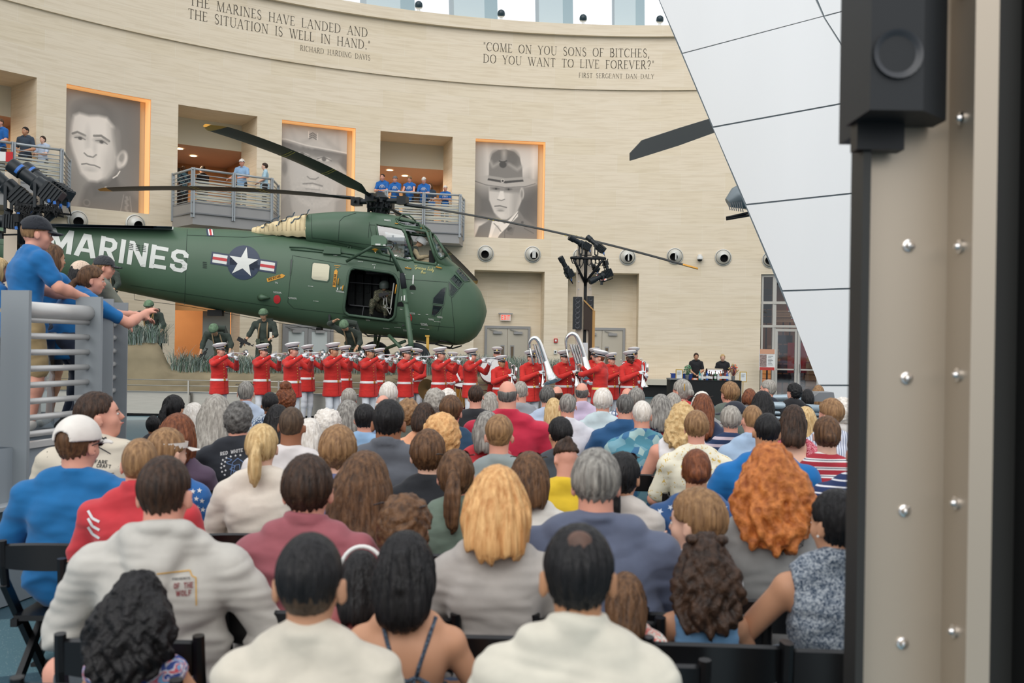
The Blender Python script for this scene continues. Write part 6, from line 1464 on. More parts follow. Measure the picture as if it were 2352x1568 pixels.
def leg(f,sk,sd,t1=2.,g=0.,k=.03,t0=0):
 z=sk.get('s',1.);H_,K,A=[np.array(sk[x+sd],float)for x in('hip','kn','an')]
 a=min(1,t1)
 if t0<1:f.cap(H_,H_+(K-H_)*a,.088*z+g,(.088-.03*a)*z+g,k)
 if t1>1:a=min(1,t1-1);f.cap(K,K+(A-K)*.35*a,.057*z+g,.060*z+g,k);f.cap(K+(A-K)*.3*a,A*a+K*(1-a),.060*z+g,.040*z+g,k)
def bounds(sk,pad=.2):
 pts=np.array([v for k_,v in sk.items()if k_ not in('s','hs','R')]);return pts.min(0)-pad,pts.max(0)+pad
# hair
def hair(kind,c,R,s,res,m,parent,seed=0,L=.25,vol=1.,cols=None,thick=None):
 c=np.array(c,float);T=lambda x,y,z:c+R@(np.array([x,y,z])*s);q=lambda*r:np.array(r)*s
 big=.22*s+(L*s if kind in('long','bob','ponytail','curlylong','halfup','braid')else .05);lo=c-np.array([.25*s,.28*s,big+.06]);hi=c+np.array([.25*s,.25*s,.25*s]);f=Field(lo,hi,res)
 t={'short':.010,'fade':.009,'buzz':.004,'bald':.004,'curlyshort':.022,'afro':.03,'mop':.017}.get(kind,.013)if thick is None else thick
 t*=vol
 def skull(x,y,z):
  px,py,pz=[(x-c[0]),(y-c[1]),(z-c[2])];X=(R[0][0]*px+R[1][0]*py+R[2][0]*pz)/s;Y=(R[0][1]*px+R[1][1]*py+R[2][1]*pz)/s;Z=(R[0][2]*px+R[1][2]*py+R[2][2]*pz)/s
  rx,ry,rz=.0755,.098,.104;Yc,Zc=Y+.012,Z-.022
  k0=np.sqrt((X/rx)**2+(Yc/ry)**2+(Zc/rz)**2);k1=np.sqrt((X/rx**2)**2+(Yc/ry**2)**2+(Zc/rz**2)**2)+1e-6;d=k0*(k0-1)/k1
  fd=np.clip((Z+.03)/.09,0,1)if kind in('fade','short','buzz')else(np.clip((Z+.07)/.09,.25,1)if kind=='mop' else 1.)
  lowt=.002
  d=d-(lowt+(t-lowt)*fd*fd*(3-2*fd))
  face=-(-.8*Y+.6*Z)-.022
  side=np.where(Z<.016,Y+.022 if kind in('short','fade','buzz','bald')else Y+.006,-1.)
  ear=-1.
  nape=-(Z+(.078 if kind not in('short','fade','buzz','bald')else(.026 if kind=='fade' else .060))+X*X*3)if kind in('short','fade','buzz','bald','curlyshort','ponytail','bun','mop','topknot','braid')else-1.
  out=np.maximum(np.maximum(d,face*.8),side*.8)
  if kind not in('long','bob','curlylong','halfup','afro'):out=np.maximum(out,nape*.9)
  if kind=='bald':out=np.maximum(out,(Z-.045-.25*np.clip(Y+.08,-1,0.0))*.9)
  if kind=='topknot':out=np.maximum(out,-(Z-.03)*.9)
  return out*s
 f.put(T(-.13,-.16,-.14),T(.13,.14,.17),skull,.006*s)if R is None else f.put(c-.2*s,c+.2*s,skull,.006*s)
 amp={'short':.0022,'fade':.001,'buzz':.0004,'bald':.0008,'curlyshort':.007,'curlylong':.012,'afro':.009,'mop':.0035}.get(kind,.003)*s
 bk=lambda L_:-.035-.16*min(1,L_/.35)
 if kind in('long','halfup','curlylong','bob'):
  wd=.098 if kind!='curlylong' else .115;wd*=vol
  f.ell(T(0,-.035,-.02),q(wd*.92,.088*vol,.115),R,.03*s)
  n_=max(2,int(L/.05));pts=[]
  for i in range(1,n_+1):
   h=L*i/n_;yy=-.045-.085*min(1,h/.22)-(.02 if h>.2 else 0)
   tw=wd*(1.02 if i<n_ else .9)*(1 if h<.25 else 1-.5*(h-.25))*((1+.16*math.sin(3.1*h/L))if kind=='curlylong' else 1);f.ell(c+R@(np.array([0,yy,-h+.03])*s)if h<.15 else T(0,yy,-.15+.03)+np.array([0,0,-(h-.15)])*s,q(tw,(.075-.02*min(1,h/.2))*vol,.085),R if h<.15 else np.eye(3),.03*s)
  if kind in('long','curlylong','bob'):
   zb_=c[2]-(L+.02)*s;f.clipf(lambda x,y,z:zb_-z+(.012*s*np.sin((x-c[0])*60/s+seed)+.010*s*np.sin((x-c[0])*160/s))*(.35 if kind=='curlylong' else 1)+3*(x-c[0])**2+0*y)
   for sd in(-1,1):f.ell(T(sd*.078*vol,-.012,-.05),q(.022,.05,.09),R,.02*s)
 if kind in('ponytail','braid'):
  tz=.025 if kind=='ponytail' else-.01
  f.ell(T(0,-.12,tz),q(.024,.026,.024),R,.012*s);a=T(0,-.125,tz);n_=6
  for i in range(n_):
   h0_,h1_=L*i/n_,L*(i+1)/n_;yy=lambda h:-.135-.03*math.sin(min(1,h/.12)*1.57)-(.30*h if kind=='braid' else 0);p0=T(0,yy(h0_),tz)-np.array([0,0,h0_])*s;p1=T(0,yy(h1_),tz)-np.array([0,0,h1_])*s
   w0=(.022+.016*math.sin(min(1,(h0_+.02)/L)*3.0))*s;f.cap(p0,p1,w0,max(.008,w0*(.95 if i<n_-1 else .4)),.012*s)
   if kind=='braid':f.ell(p1+np.array([(.008 if i%2 else-.008)*s,-.004,0]),q(.022,.018,.02),None,.006*s)
 if kind in('bun','topknot'):
  b=T(0,-.118,-.005)if kind=='bun' else T(0,-.085,.115);f.ell(b,q(.042,.036,.038)*(1 if kind=='bun' else .8)*vol,R,.012*s)
 if kind=='highbun':f.ell(T(0,-.05,.15),q(.05,.05,.045)*vol,R,.015*s)
 if kind=='halfup':
  f.ell(T(0,-.10,.075),q(.018,.02,.018),R,.01*s);f.cap(T(0,-.11,.075),T(0,-.135,-.02),.018*s,.02*s,.012*s)
 r_=np.random.default_rng(seed);ph=r_.uniform(0,6.28,6);Ri=R.T
 def disp(V):
  L_=(V-c)@R;a=np.arctan2(L_[:,0],-L_[:,1]);z_=L_[:,2]/s
  if kind=='curlylong':
   lowr=np.clip((.02-z_)*8,.25,1);return lowr*(amp*1.0*np.sin(a*11+ph[0]+2.2*np.sin(z_*30+a*3)+z_*10)+amp*.6*np.sin(a*23+ph[1]+2.5*np.sin(z_*43+ph[2])))+wav(V,95/s,seed,amp*.45)
  if kind in('curlyshort','afro'):
   return wav(V,120/s,seed,amp*.7)+np.abs(wav(V,70/s,seed+1,amp*1.1))-amp*.3
  wv_=.6*np.sin(z_*14+ph[3])*min(1,L*3)
  return amp*(np.sin(a*19+ph[0]+wv_*3)+.8*np.sin(a*33+ph[1]+wv_*4+z_*9)+.6*np.sin(a*53+ph[2]-z_*15))*np.clip(.35+np.abs(z_-.13)*6,.3,1)
 return fobj(f,'hair',m,parent,disp,3 if kind in('short','mop')else 1)
# head gear in head space
def headM(c,R,s):return Matrix.Translation(Vector(c))@Matrix(R.tolist()).to_4x4()@Matrix.Scale(s,4)
def ball_cap(c,R,s,m,parent,back=False,res=.006,adj=True):
 f=Field(np.array(c)-.22*s,np.array(c)+.24*s,res);T=lambda x,y,z:np.array(c)+R@(np.array([x,y,z])*s)
 def dome(x,y,z):
  px,py,pz=[(x-c[0]),(y-c[1]),(z-c[2])];X=(R[0][0]*px+R[1][0]*py+R[2][0]*pz)/s;Y=(R[0][1]*px+R[1][1]*py+R[2][1]*pz)/s;Z=(R[0][2]*px+R[1][2]*py+R[2][2]*pz)/s
  k0=np.sqrt((X/.094)**2+((Y+.010)/.115)**2+((Z-.035)/.108)**2);d=(k0-1)*.1
  d=np.maximum(d,-(k0-.90)*.1);d=np.maximum(d,-(Z-.028+.12*np.minimum(Y,0)*0))
  if adj:d=np.maximum(d,-(np.sqrt((X/.040)**2+((Z-.040)/.034)**2+(np.clip(Y+.06,0,1)/.02)**2)-1)*.03)
  sg=1
  bY=Y-.10;br=np.sqrt((X/.082)**2+(bY/.085)**2)-1;plate=np.maximum(br*.08,np.abs(Z-.030+.35*np.clip(bY,0,1)*.6+X*X*3)-.004);plate=np.maximum(plate,-(Y-.06))
  return np.minimum(d,plate)*s
 f.put(np.array(c)-.2*s,np.array(c)+.22*s,dome,.004)
 return fobj(f,'baseball_cap',m,parent,None,1)
def shades(c,R,s,parent,z=.085,y=.03,tilt=-35,label=None):
 M=headM(c,R,s)@Matrix.Translation((0,y,z))@Matrix.Rotation(rad(tilt),4,'X');mb=MB()
 for sd in(-1,1):
  mb.m=0;mb.lathe([(0,.006),(.022,.004),(.027,-.002)],M@Matrix.Translation((sd*.034,.052,0))@Matrix.Rotation(rad(-80),4,'X'),14)
  mb.m=1;mb.tube([M@Vector((sd*.06,.045,0)),M@Vector((sd*.088,0,.0)),M@Vector((sd*.09,-.07,-.01))],.003*s,6)
 mb.tube([M@Vector((-.06,.052,.008)),M@Vector((0,.058,.012)),M@Vector((.06,.052,.008))],.003*s,6)
 return mb.build('sunglasses',[mat('dark_lens',S(45,28,32),.15),mat('shade_frame',S(38,30,32),.3)],parent,True)
# folding chair
CH=mat('black_resin',S(14,14,16),.32)
def make_chair(label):
 e=empty('folding_chair',(0,0,0),label,'chair','black folding chairs of the audience')
 s_=MB();n_=8
 s_.box((-.2,-.17,.43),(.2,.22,.455));s_.box((-.21,-.18,.405),(-.18,.23,.44));s_.box((.18,-.18,.405),(.21,.23,.44));s_.build('seat',CH,e)
 b=MB();rows_=[]
 for i in range(n_+1):
  x=-.195+.39*i/n_;y=-.245-.045*(1-(x/.195)**2);zt_=.80+.014*(1-(x/.195)**2);rows_.append([(x,y,.69),(x,y-.022,.69),(x,y-.028,zt_-.008),(x,y-.014,zt_),(x,y,zt_-.008)])
 b.add([v for r in rows_ for v in r],[[i*5+j,i*5+(j+1)%5,(i+1)*5+(j+1)%5,(i+1)*5+j]for i in range(n_)for j in range(5)]+[[4,3,2,1,0],[n_*5+j for j in range(5)]]);b.build('backrest',CH,e,'auto')
 for sd in(-1,1):
  x=sd*.212
  MB().bar((x,.26,.01),(x,-.235,.62),.028,.045).tube([(x,-.225,.60),(x,-.25,.70),(x,-.262,.815)],[.021,.021,.019],8).build('leg',CH,e)
  MB().bar((x*.87,-.30,.01),(x*.87,.17,.43),.026,.045).build('leg',CH,e)
  for y,xx in((.27,x),(-.31,x*.87)):MB().cbox((xx,y,.008),(.034,.06,.016)).build('rubber_foot',BLACKM,e)
 MB().bar((-.2,.17,.13),(.2,.17,.13),.02,.03).bar((-.18,-.2,.14),(.18,-.2,.14),.02,.03).build('stretcher',CH,e)
 return e
CHAIR0=None
def copy_tree(o,parent=None):
 c=o.copy();C.objects.link(c)
 if parent is not None:c.parent=parent
 for ch in o.children:copy_tree(ch,c)
 return c
def chair(x,y,rz,label):
 global CHAIR0
 if CHAIR0 is None:e=CHAIR0=make_chair(label)
 else:e=copy_tree(CHAIR0);e['label']=label
 e.location=(x,y,0.002);e.rotation_euler=(0,0,rz);return e
# seated person
TR={}
def legs_template(kind,m,skm,parent,s,wide=1.,ly=0):
 key=kind
 if key not in TR:
  res=.016;sk={'hipL':(-.09,.02,.555),'hipR':(.09,.02,.555),'knL':(-.115,.45,.53),'knR':(.115,.45,.53),'anL':(-.115,.44,.10),'anR':(.115,.44,.10),'s':1.}
  f=Field((-.34,-.25,.0),(.34,.66,.75),res);f.ell((0,0,.55),(.175,.13,.10),None,.03)
  for sd in 'LR':leg(f,sk,sd,1.95 if kind=='long' else .75,.012)
  V,F_=f.mesh();V=smoothv(V,F_,1);o=mkobj('trousers' if kind=='long' else 'shorts',V,F_,m);me1=o.data;bpy.data.objects.remove(o)
  f=Field((-.3,.2,.0),(.3,.75,.7),res)
  if kind!='long':
   for sd in 'LR':leg(f,sk,sd,2.,0.,t0=0)
   V,F_=f.mesh();V=smoothv(V,F_,1);o=mkobj('bare_legs',V,F_,skm);me3=o.data;bpy.data.objects.remove(o)
  else:me3=None
  f=Field((-.3,.2,.0),(.3,.8,.3),.011)
  for x in(-.115,.115):f.cap((x,.42,.055),(x,.60,.040),.045,.038,.02);f.cap((x,.43,.06),(x,.43,.12),.045,.043,.02)
  f.clipf(lambda x,y,z:.012-z+0*x+0*y)
  V,F_=f.mesh();o=mkobj('shoes',V,F_,BLACKM);me2=o.data;bpy.data.objects.remove(o)
  TR[key]=(me1,me3,me2)
 me1,me3,me2=TR[key]
 for nm,me,mm in(('trousers' if kind=='long' else 'shorts',me1,m),('bare_legs',me3,skm),('shoes',me2,SHOE[int(abs(hash(nmhash(parent))))%len(SHOE)])):
  if me is None:continue
  o=bpy.data.objects.new(nm,me);C.objects.link(o);o.parent=parent;o.material_slots[0].link='OBJECT';o.material_slots[0].material=mm;o.scale=(s*wide,s,1.);o.rotation_euler=(0,0,rad(ly))
def nmhash(o):return len(o.name)+sum(ord(c)for c in o.get('label',''))
SHOE=[mat('shoe_white',S(215,212,205),.6),mat('shoe_black',S(28,27,28),.5),mat('shoe_brown',S(96,66,45),.6)]
TROU=[cloth('navy_trousers',(45,52,68)),cloth('khaki_trousers',(160,142,112)),cloth('jeans',(66,86,116)),cloth('black_trousers',(30,30,33))]
def seated(label,px,cpy,Y,W_=None,hair_=('short','brown'),top=None,sleeve=.62,skin_='pink',yaw=0,hy=0,hp=0,hr=0,w_=1.,fat=1.,collar='tee',hs=None,legs='long',leanx=0.,elb=.06,extra=None,L=.25,vol=1.,cat='person',legm=None,chairlab=None,nochair=False,seed=None,lean=0.,hands=None,thick=None,legyaw=0):
 cp=P(px,cpy,Y);s=(cp.z-.46)/.88;seed=seed if seed is not None else int(px*7+cpy)
 ht={'curlyshort':.012,'afro':.02}.get(hair_[0]if hair_ else '',0)
 if hs is None:hs=max(.9,min(1.22,(W_*Y/FPX)/(.172*s)))if W_ else 1.
 zc=cp.z-(.132+ht)*s*hs
 res=min(.017,max(.0068,Y*.0021));rz=rad(yaw)+math.atan2(-(cp.x-(-1.0)),20.5-Y)*.6
 z=lambda v:.46+v*s
 X_=lambda a:a*s
 hc=V3_(X_(leanx),X_(lean+.01),zc);nk=V3_(X_(leanx*.6),X_(lean*.6-.012),min(z(.620),zc-.125*s*hs));
 sk=dict(s=s,pelvis=V3_(0,0,z(.10)),chest=V3_(X_(leanx*.3),X_(lean*.3),z(.40)),neck=nk,head=hc)
 shz=nk[2]-.112*s
 for sd,g in(('L',-1),('R',1)):
  sk['sh'+sd]=V3_(nk[0]*.8+g*.175*s*w_,X_(lean*.5-.005),shz);sk['el'+sd]=V3_(g*(.215*w_+elb)*s,X_(.06),z(.27));sk['wr'+sd]=V3_(g*.11*s,X_(.30),z(.20))
 if hands:
  for k_,v in hands.items():sk[k_]=V3_(X_(v[0]),X_(v[1]),z(v[2]))
 skm=SK[skin_];Rh=rotm(hy,hp,hr);lo,hi=bounds(sk,.16*s+.02);hi[2]=zc+.17*s*hs
 f=Field(lo,hi,res);torso(f,sk,0,.04*s,w_*.97,fat*.97);f.cap(nk-np.array([0,0,.02*s]),hc+Rh@(np.array([0,-.02,-.05])*s*hs),.057*s*(w_**.5),.054*s*(w_**.5),.02*s)
 for sd in 'LR':arm(f,sk,sd,2.,0,.02,aw=w_**.5)
 add_head(f,hc,Rh,s*hs)
 for sd,g in(('L',1),('R',-1)):
  d=sk['wr'+sd]-sk['el'+sd];add_hand(f,sk['wr'+sd],d*[.4,1,.6],(0,0,-1)if not hands else(-g*-1,.2,0),g,s,.4)
 V,F_=f.mesh();V=smoothv(V,F_,1);body=mkobj('person',V,F_,skm);body.location=(cp.x,Y,0.004);body.rotation_euler=(0,0,rz);tag(body,label,cat)
 tm=top or cloth('white',(232,230,226))
 f=Field(lo,hi,res);g=.0145*s;torso(f,sk,g,.045*s,w_,fat);f.cap(nk-np.array([0,.0,.09*s]),nk-np.array([0,-.002*s,.030*s]),.068*s*(w_**.5),.064*s*(w_**.5),.02*s)
 if sleeve>0:
  for sd in 'LR':arm(f,sk,sd,sleeve,g*1.25,.03,aw=w_**.5)
 f.put(nk-.01,nk+.01,lambda x,y,zz:np.maximum(np.sqrt((x-nk[0])**2+(y-nk[1]-.006*s)**2)-.060*s*(w_**.5),nk[2]-.01*s-zz)if sleeve>=0 else 1,.008,'s')if 0 else None
 if collar=='tank':
  f.clipf(lambda x,y,zz:np.minimum((zz-z(.50)+0*x+0*y)*.9,np.minimum(np.abs(np.abs(x)-.085*s)-.02*s,9)+0*zz+0*y))
 elif collar=='cami':f.clipf(lambda x,y,zz:(zz-z(.33)+0*x+.15*y)*.9)
 elif collar=='sleeveless':f.clipf(lambda x,y,zz:np.abs(x)-.165*s*w_+0*zz+0*y)
 elif collar=='scoop':f.ell((nk[0],nk[1]-.09*s,nk[2]-.03*s),(.085*s,.09*s,.20*s),None,.01,'s')
 rn=rotm(0,-14,0);wn=w_**.5
 if collar=='tee':f.torus(nk+np.array([0,.004,.004])*s,.067*s*wn,.067*s*wn,.009*s,rn)
 elif collar=='polo':
  for dz,rr in((.012,.070),(.026,.067),(.040,.064)):f.torus(nk+np.array([0,.006,dz])*s,rr*s*wn,rr*s*wn,.010*s,rn)
 elif collar=='hood':
  [f.cap(nk+np.array([g_*.085,-.045,.0])*s,nk+np.array([0,-.135,-.185])*s,.050*s,.030*s,.02)for g_ in(-1,1)];f.ell(nk+np.array([0,-.085,-.06])*s,np.array([.08,.045,.09])*s,rotm(0,-12),.03);f.torus(nk+np.array([0,.0,.012])*s,.088*s,.080*s,.022*s,rn,.012)
 am=(.0085 if Y<4 else .006)*s
 def disp(V):
  q=V*[1,1,1.6];a=wav(q,16/s,seed,am)+wav(V*[.6,.6,2.2],30/s,seed+3,am*.5);fold=np.maximum(0,np.sin((V[:,2]-z(.2))*46/s+np.sin(V[:,0]*14/s+seed)*1.6+V[:,1]*8))**3
  return np.maximum(a,-.005*s)+fold*am*1.3*np.clip((z(.42)-V[:,2])/(.2*s),0,1)
 so=fobj(f,'shirt' if collar!='hood' else 'hoodie',tm,body,disp,1)
 if collar=='cami' or collar=='tank2':
  pass
 if hair_:hair(hair_[0],hc,Rh,s*hs,min(res,.011),HM(hair_[1],hair_[0]in('curlyshort','curlylong','afro')),body,seed,L,vol,thick=thick)
 if hair_ and hair_[0]=='fade':hair('buzz',hc,Rh,s*hs,min(res,.011),HM('fade' if hair_[1]!='ltbrown' else 'ltbrown'),body,seed).name='hair_fade'
 legs_template(legs,legm or TROU[seed%4],skm,body,s if s>.8 else .85,w_**.5,legyaw)
 if abs(hy)>25 or Y<4:add_face_parts(hc,Rh,s*hs,body,skm)
 if extra:extra(body,hc,Rh,s*hs,sk)
 if not nochair:chair(cp.x+math.sin(rz)*.03,Y-.03,rz,chairlab or 'black folding chair under '+' '.join(label.split()[:11]))
 return body,so,sk
# the audience
NOHAIR=None
def ob_bvh(o):
 me=o.data;M=o.matrix_basis if o.parent is None else o.parent.matrix_basis@o.matrix_basis
 V=np.zeros(len(me.vertices)*3);me.vertices.foreach_get('co',V);V=V.reshape(-1,3)@np.array(M.to_3x3()).T+np.array(M.translation)
 return BVHTree.FromPolygons(V.tolist(),[tuple(p.vertices)for p in me.polygons]),M
def print_on(o,groups,g=10,off=.003):
 """printed artwork lying on the back of a shirt"""
 bv,M=ob_bvh(o);Mi=M.inverted()
 def fn(x,y,off_,b):
  r=bv.ray_cast(EYE,ray(x,y).normalized())
  return r[0]+(-ray(x,y).normalized())*off_ if r[0]is not None else P(x,y,-5)
 for name,polys,m in groups:
  mb=MB()
  for p in polys:decal_mb(mb,p,g,off,Vector((0,0,0)),None,fn)
  if not mb.v:continue
  good=[i for i,f in enumerate(mb.f)if all(mb.v[j][1]>0 for j in f)];mb.f=[mb.f[i]for i in good];mb.mi=[0]*len(mb.f)
  mb.v=[tuple(Mi@Vector(v))for v in mb.v];mb.build(name,m,o,True);off+=.001
def starpoly(cx,cy,r,rot=0):return[(cx+r*(1 if k%2==0 else .42)*math.sin(rot+k*math.pi/5),cy-r*(1 if k%2==0 else .42)*math.cos(rot+k*math.pi/5))for k in range(10)]
def textpx(txt,o,u,v,track=.14):
 wd,qs=text_quads(txt,track=track,glyphs=BLK,serif=False);return[[(o[0]+x/wd*u[0]+y*v[0],o[1]+x/wd*u[1]+y*v[1])for x,y in q]for q in qs]
c_=cloth
INKB=mat('print_black',S(40,40,44),.8);INKW=mat('print_white',S(225,225,225),.8)
def fcap(m,**k):
 return lambda b,hc,R,s,sk:ball_cap(hc+R@np.array([0,0,.0])*s,R,s*1.04,m,b,**k)
def fshade(z=.085,y=.03,tilt=-35):return lambda b,hc,R,s,sk:shades(hc,R,s,b,z,y,tilt)
def chain(*fs):
 return lambda*a:[f(*a)for f in fs]
# nearest row
seated('man with tight dark skin fade and plain cream shirt, front row left of centre',712,1228,2.43,158,('fade','black'),c_('cream',(206,198,182)),skin_='tan',w_=1.02,seed=11,collar='tee')
def bald_spot(b,hc,R,s,sk):
 f=Field(hc-.15*s,hc+.16*s,.005);T=lambda x,y,z:hc+R@(np.array([x,y,z])*s);f.ell(T(0,-.060,.070),np.array([.042,.034,.058])*s,R@rotm(0,8),.005)
 fobj(f,'bald_spot',mat('scalp_shadow',S(92,66,54),.6,var=.25,scale=30),b)  # brown scalp tone of the bald spot
seated('man with black hair thinning at crown, cream polo collar, front row right of centre',1330,1208,2.35,165,('short','black'),c_('ivory_polo',(212,206,190)),skin_='olive',w_=1.02,collar='polo',extra=bald_spot,seed=12)
floral=patt('floral_red_blue','noise',[(60,80,150),(225,225,235),(215,90,100),(120,170,210)],26)
seated('little girl with loose black curls in red and blue floral sundress',318,1318,2.95,190,('curlylong','black'),floral,sleeve=0,skin_='tan',L=.20,hs=1.32,w_=.95,collar='tank',vol=1.12,legs='short',legm=floral,seed=13)
def straps(b,hc,R,s,sk):
 bv=BVHTree.FromPolygons([v.co[:]for v in b.data.vertices],[tuple(p.vertices)for p in b.data.polygons]);nk=sk['neck'];zz=lambda v:.46+v*sk['s']
 def on(x,z):
  r=bv.ray_cast(Vector((x*sk['s'],-1,zz(z))),Vector((0,1,0)));return(r[0]+Vector((0,-.003,0)))if r[0]is not None else Vector((x*sk['s'],-.1,zz(z)))
 m=patt('glitter_navy','noise',[(38,50,66),(96,110,126)],160);mb=MB()
 for pts in([(-.10,.58),(-.07,.50),(-.04,.42),(-.02,.37)],[(.10,.58),(.075,.50),(.05,.42),(.04,.38)],[(-.02,.37),(.01,.365),(.04,.38)],[(-.02,.37),(-.06,.33),(-.10,.28)],[(.04,.38),(.08,.355),(.13,.32)],[(-.015,.37),(-.01,.30)],[(.03,.37),(.035,.30)]):
  mb.tube([on(*p)for p in pts],.0065,6)
 mb.build('back_strap',m,b,True)
seated('woman with dark half-up hair and strappy open-back navy top',945,1225,2.95,None,('halfup','black'),patt('glitter_navy','noise',[(38,50,66),(96,110,126)],160),sleeve=0,skin_='tan',collar='cami',L=.12,hs=1.14,w_=.93,extra=straps,seed=14,leanx=-.02)
def headband(b,hc,R,s,sk):
 M=headM(hc,R,s);MB().tube([M@Vector((.104*math.cos(t),.02+.0*t,.03+.118*math.sin(t)))for t in[rad(a)for a in range(-5,190,13)]],.010*s,8,False).build('headband',c_('white',(232,230,226)),b,True)
seated('small girl with straight black hair and white headband',830,1268,3.2,92,('long','black'),c_('dusk_pink',(150,80,80)),sleeve=.4,skin_='tan',L=.17,hs=1.0,w_=.8,extra=headband,seed=15)
def hairbits(b,hc,R,s,sk):
 for g in(-1,1):
  f=Field(hc-.2*s,hc+.2*s,.007);T=lambda x,y,z:hc+R@(np.array([x,y,z])*s);f.ell(T(g*.055,-.05,.118),np.array([.026,.03,.02])*s,R,.01);fobj(f,'hair_twist',HM('dkbrown'),b)
seated('girl with wavy dark brown hair in ribbed sky blue tank top',1620,1228,3.4,165,('curlylong','dkbrown'),c_('sky_blue',(112,156,196)),sleeve=0,skin_='tan',L=.19,hs=1.28,w_=.88,collar='sleeveless',extra=hairbits,legm=c_('dark_denim',(34,44,66)),seed=16)
tweed=patt('tweed','noise',[(64,78,96),(128,138,150),(178,184,190)],110)
def pearl(b,hc,R,s,sk):MB().lathe([(0,-.006),(.006,0),(0,.006)],headM(hc,R,s)@Matrix.Translation((-.093,-.004,-.036)),10).build('pearl_earring',WHITE,b,True)
seated('woman in sleeveless blue grey tweed dress with low black ponytail',1922,1128,3.35,105,('bun','black'),tweed,sleeve=0,skin_='tan',hy=32,w_=1.0,collar='sleeveless',extra=pearl,legm=tweed,vol=1.,seed=17,hands={'elL':(-.36,.10,.26),'wrL':(-.25,.34,.16)})
seated('girl with long brown hair behind man in cream polo',1438,1318,3.2,None,('long','brown'),patt('floral_mint','noise',[(200,215,205),(220,120,110),(235,235,225)],60),sleeve=.3,skin_='tan',L=.17,hs=1.05,w_=.8,seed=18)
# second band
hood=seated('big man in pale grey hoodie with short dark hair',378,1050,3.35,118,('short','dkbrown'),c_('oatmeal',(190,186,178)),sleeve=2,skin_='pink',w_=1.28,fat=1.2,collar='hood',legs='short',legm=c_('charcoal_shorts',(60,66,72)),seed=21,legyaw=48,hands={'elL':(-.36,.05,.27),'wrL':(-.2,.26,.14),'elR':(.36,.05,.27),'wrR':(.2,.26,.14)})
seated('man with thick brown hair in washed burgundy polo',708,1050,3.7,108,('mop','dkbrown'),c_('washed_burgundy',(158,88,96)),sleeve=.8,w_=1.2,fat=1.15,collar='polo',seed=22,hr=-2)
seated('woman with very long brown and honey hair, navy top',835,1040,4.1,112,('long','brown'),c_('dark_navy',(44,52,70)),sleeve=.6,L=.30,w_=.95,seed=23,hr=6,vol=1.08)
seated('girl with tousled brown hair tied low, sunglasses on top, pink shirt',932,1138,3.65,108,('curlyshort','brown'),c_('rose_pink',(220,160,162)),sleeve=.7,w_=.85,extra=fshade(.11,-.02,-10),seed=24,hy=-15)
seated('woman with long straight strawberry blonde hair in plain grey shirt',1143,1075,3.45,135,('long','strawb'),c_('warm_grey',(172,166,160)),sleeve=.75,L=.135,w_=1.0,fat=1.05,seed=25,vol=1.12,hs=1.1)
seated('heavy man with thick grey hair in slate blue shirt',1370,1036,3.65,105,('short','grey'),c_('slate',(92,100,122)),sleeve=.8,w_=1.35,fat=1.3,seed=26,thick=None)if 0 else seated('heavy man with thick grey hair in slate blue shirt',1370,1036,3.65,105,('mop','salt'),c_('slate',(92,100,122)),sleeve=.8,w_=1.35,fat=1.3,seed=26)
seated('boy with brown hair clasping hands, white shirt, face turned left',1600,1126,3.75,104,('mop','ltbrown'),c_('soft_white',(222,222,224)),sleeve=.7,skin_='pale',hy=55,w_=.82,seed=27,hands={'wrL':(-.18,.16,.52),'elL':(-.26,.10,.30),'wrR':(-.12,.18,.52),'elR':(.16,.16,.3)})
tat=seated('woman with big wavy ginger hair in grey shirt with black artwork',1772,1022,3.95,128,('curlylong','red'),c_('stone_grey',(148,148,146)),sleeve=.8,skin_='pale',L=.20,w_=1.22,fat=1.2,seed=28,hs=1.12,vol=1.05)
# third band
cap1=seated('man in white baseball cap and bright blue shirt at left aisle',180,962,4.75,85,('short','brown'),c_('bright_blue',(10,102,160)),sleeve=.8,w_=1.3,fat=1.2,extra=chain(fcap(c_('white_cap',(226,220,212)),back=False),fshade(.02,.05,0)),hy=-18,seed=31)
seated('man with shaved head in red shirt with striped sleeve',322,1006,4.4,84,('buzz','ltbrown'),c_('scarlet',(196,52,60)),sleeve=.8,w_=1.15,fat=1.1,collar='polo',seed=32)
def visor(b,hc,R,s,sk):
 M=headM(hc,R,s);mb=MB();mb.lathe([(.100,.03),(.104,.06)],M@Matrix.Translation((0,-.0,0))@Matrix.Diagonal((.86,1.05,1,1)),24);n_=10
 mb.add([M@Vector((.09*math.sin(a),.06+.13*math.cos(a)*k_ if k_ else .04+.06*math.cos(a),.032-.02*k_))for k_ in(0,1)for a in[rad(-80+160*i/n_)for i in range(n_+1)]],[[i,i+1,n_+2+i,n_+1+i]for i in range(n_)]);mb.build('sun_visor',c_('white_cap',(0,0,0)),b,True)
 MB().tube([M@Vector(p)for p in((-.03,-.125,.0),(-.01,-.145,-.012),(.02,-.14,-.005),(.04,-.12,.008))],.009*s,8).build('hair_clip',mat('clip_beige',S(226,204,170),.4),b,True)
vz=seated('woman in pale sun visor with clipped hair and star print shirt',385,985,5.3,76,('bun','ltbrown'),c_('star_blue',(40,100,165)),sleeve=.9,skin_='pale',w_=1.05,extra=visor,hy=-35,seed=33)
tanm=seated('big man in tan fishing shirt looking right, face in profile',228,899,5.6,None,('short','dkbrown'),patt('tan_speckle','noise',[(70,66,60,0.),(208,198,180,.30)],42),sleeve=.9,skin_='pink',hy=-68,hp=14,w_=1.3,fat=1.25,hs=1.02,seed=34)
seated('woman with brown hair over plum sweater',410,952,6.1,72,('long','auburn'),c_('plum',(86,68,88)),sleeve=1.6,L=.16,w_=1.0,seed=35,hy=-12)
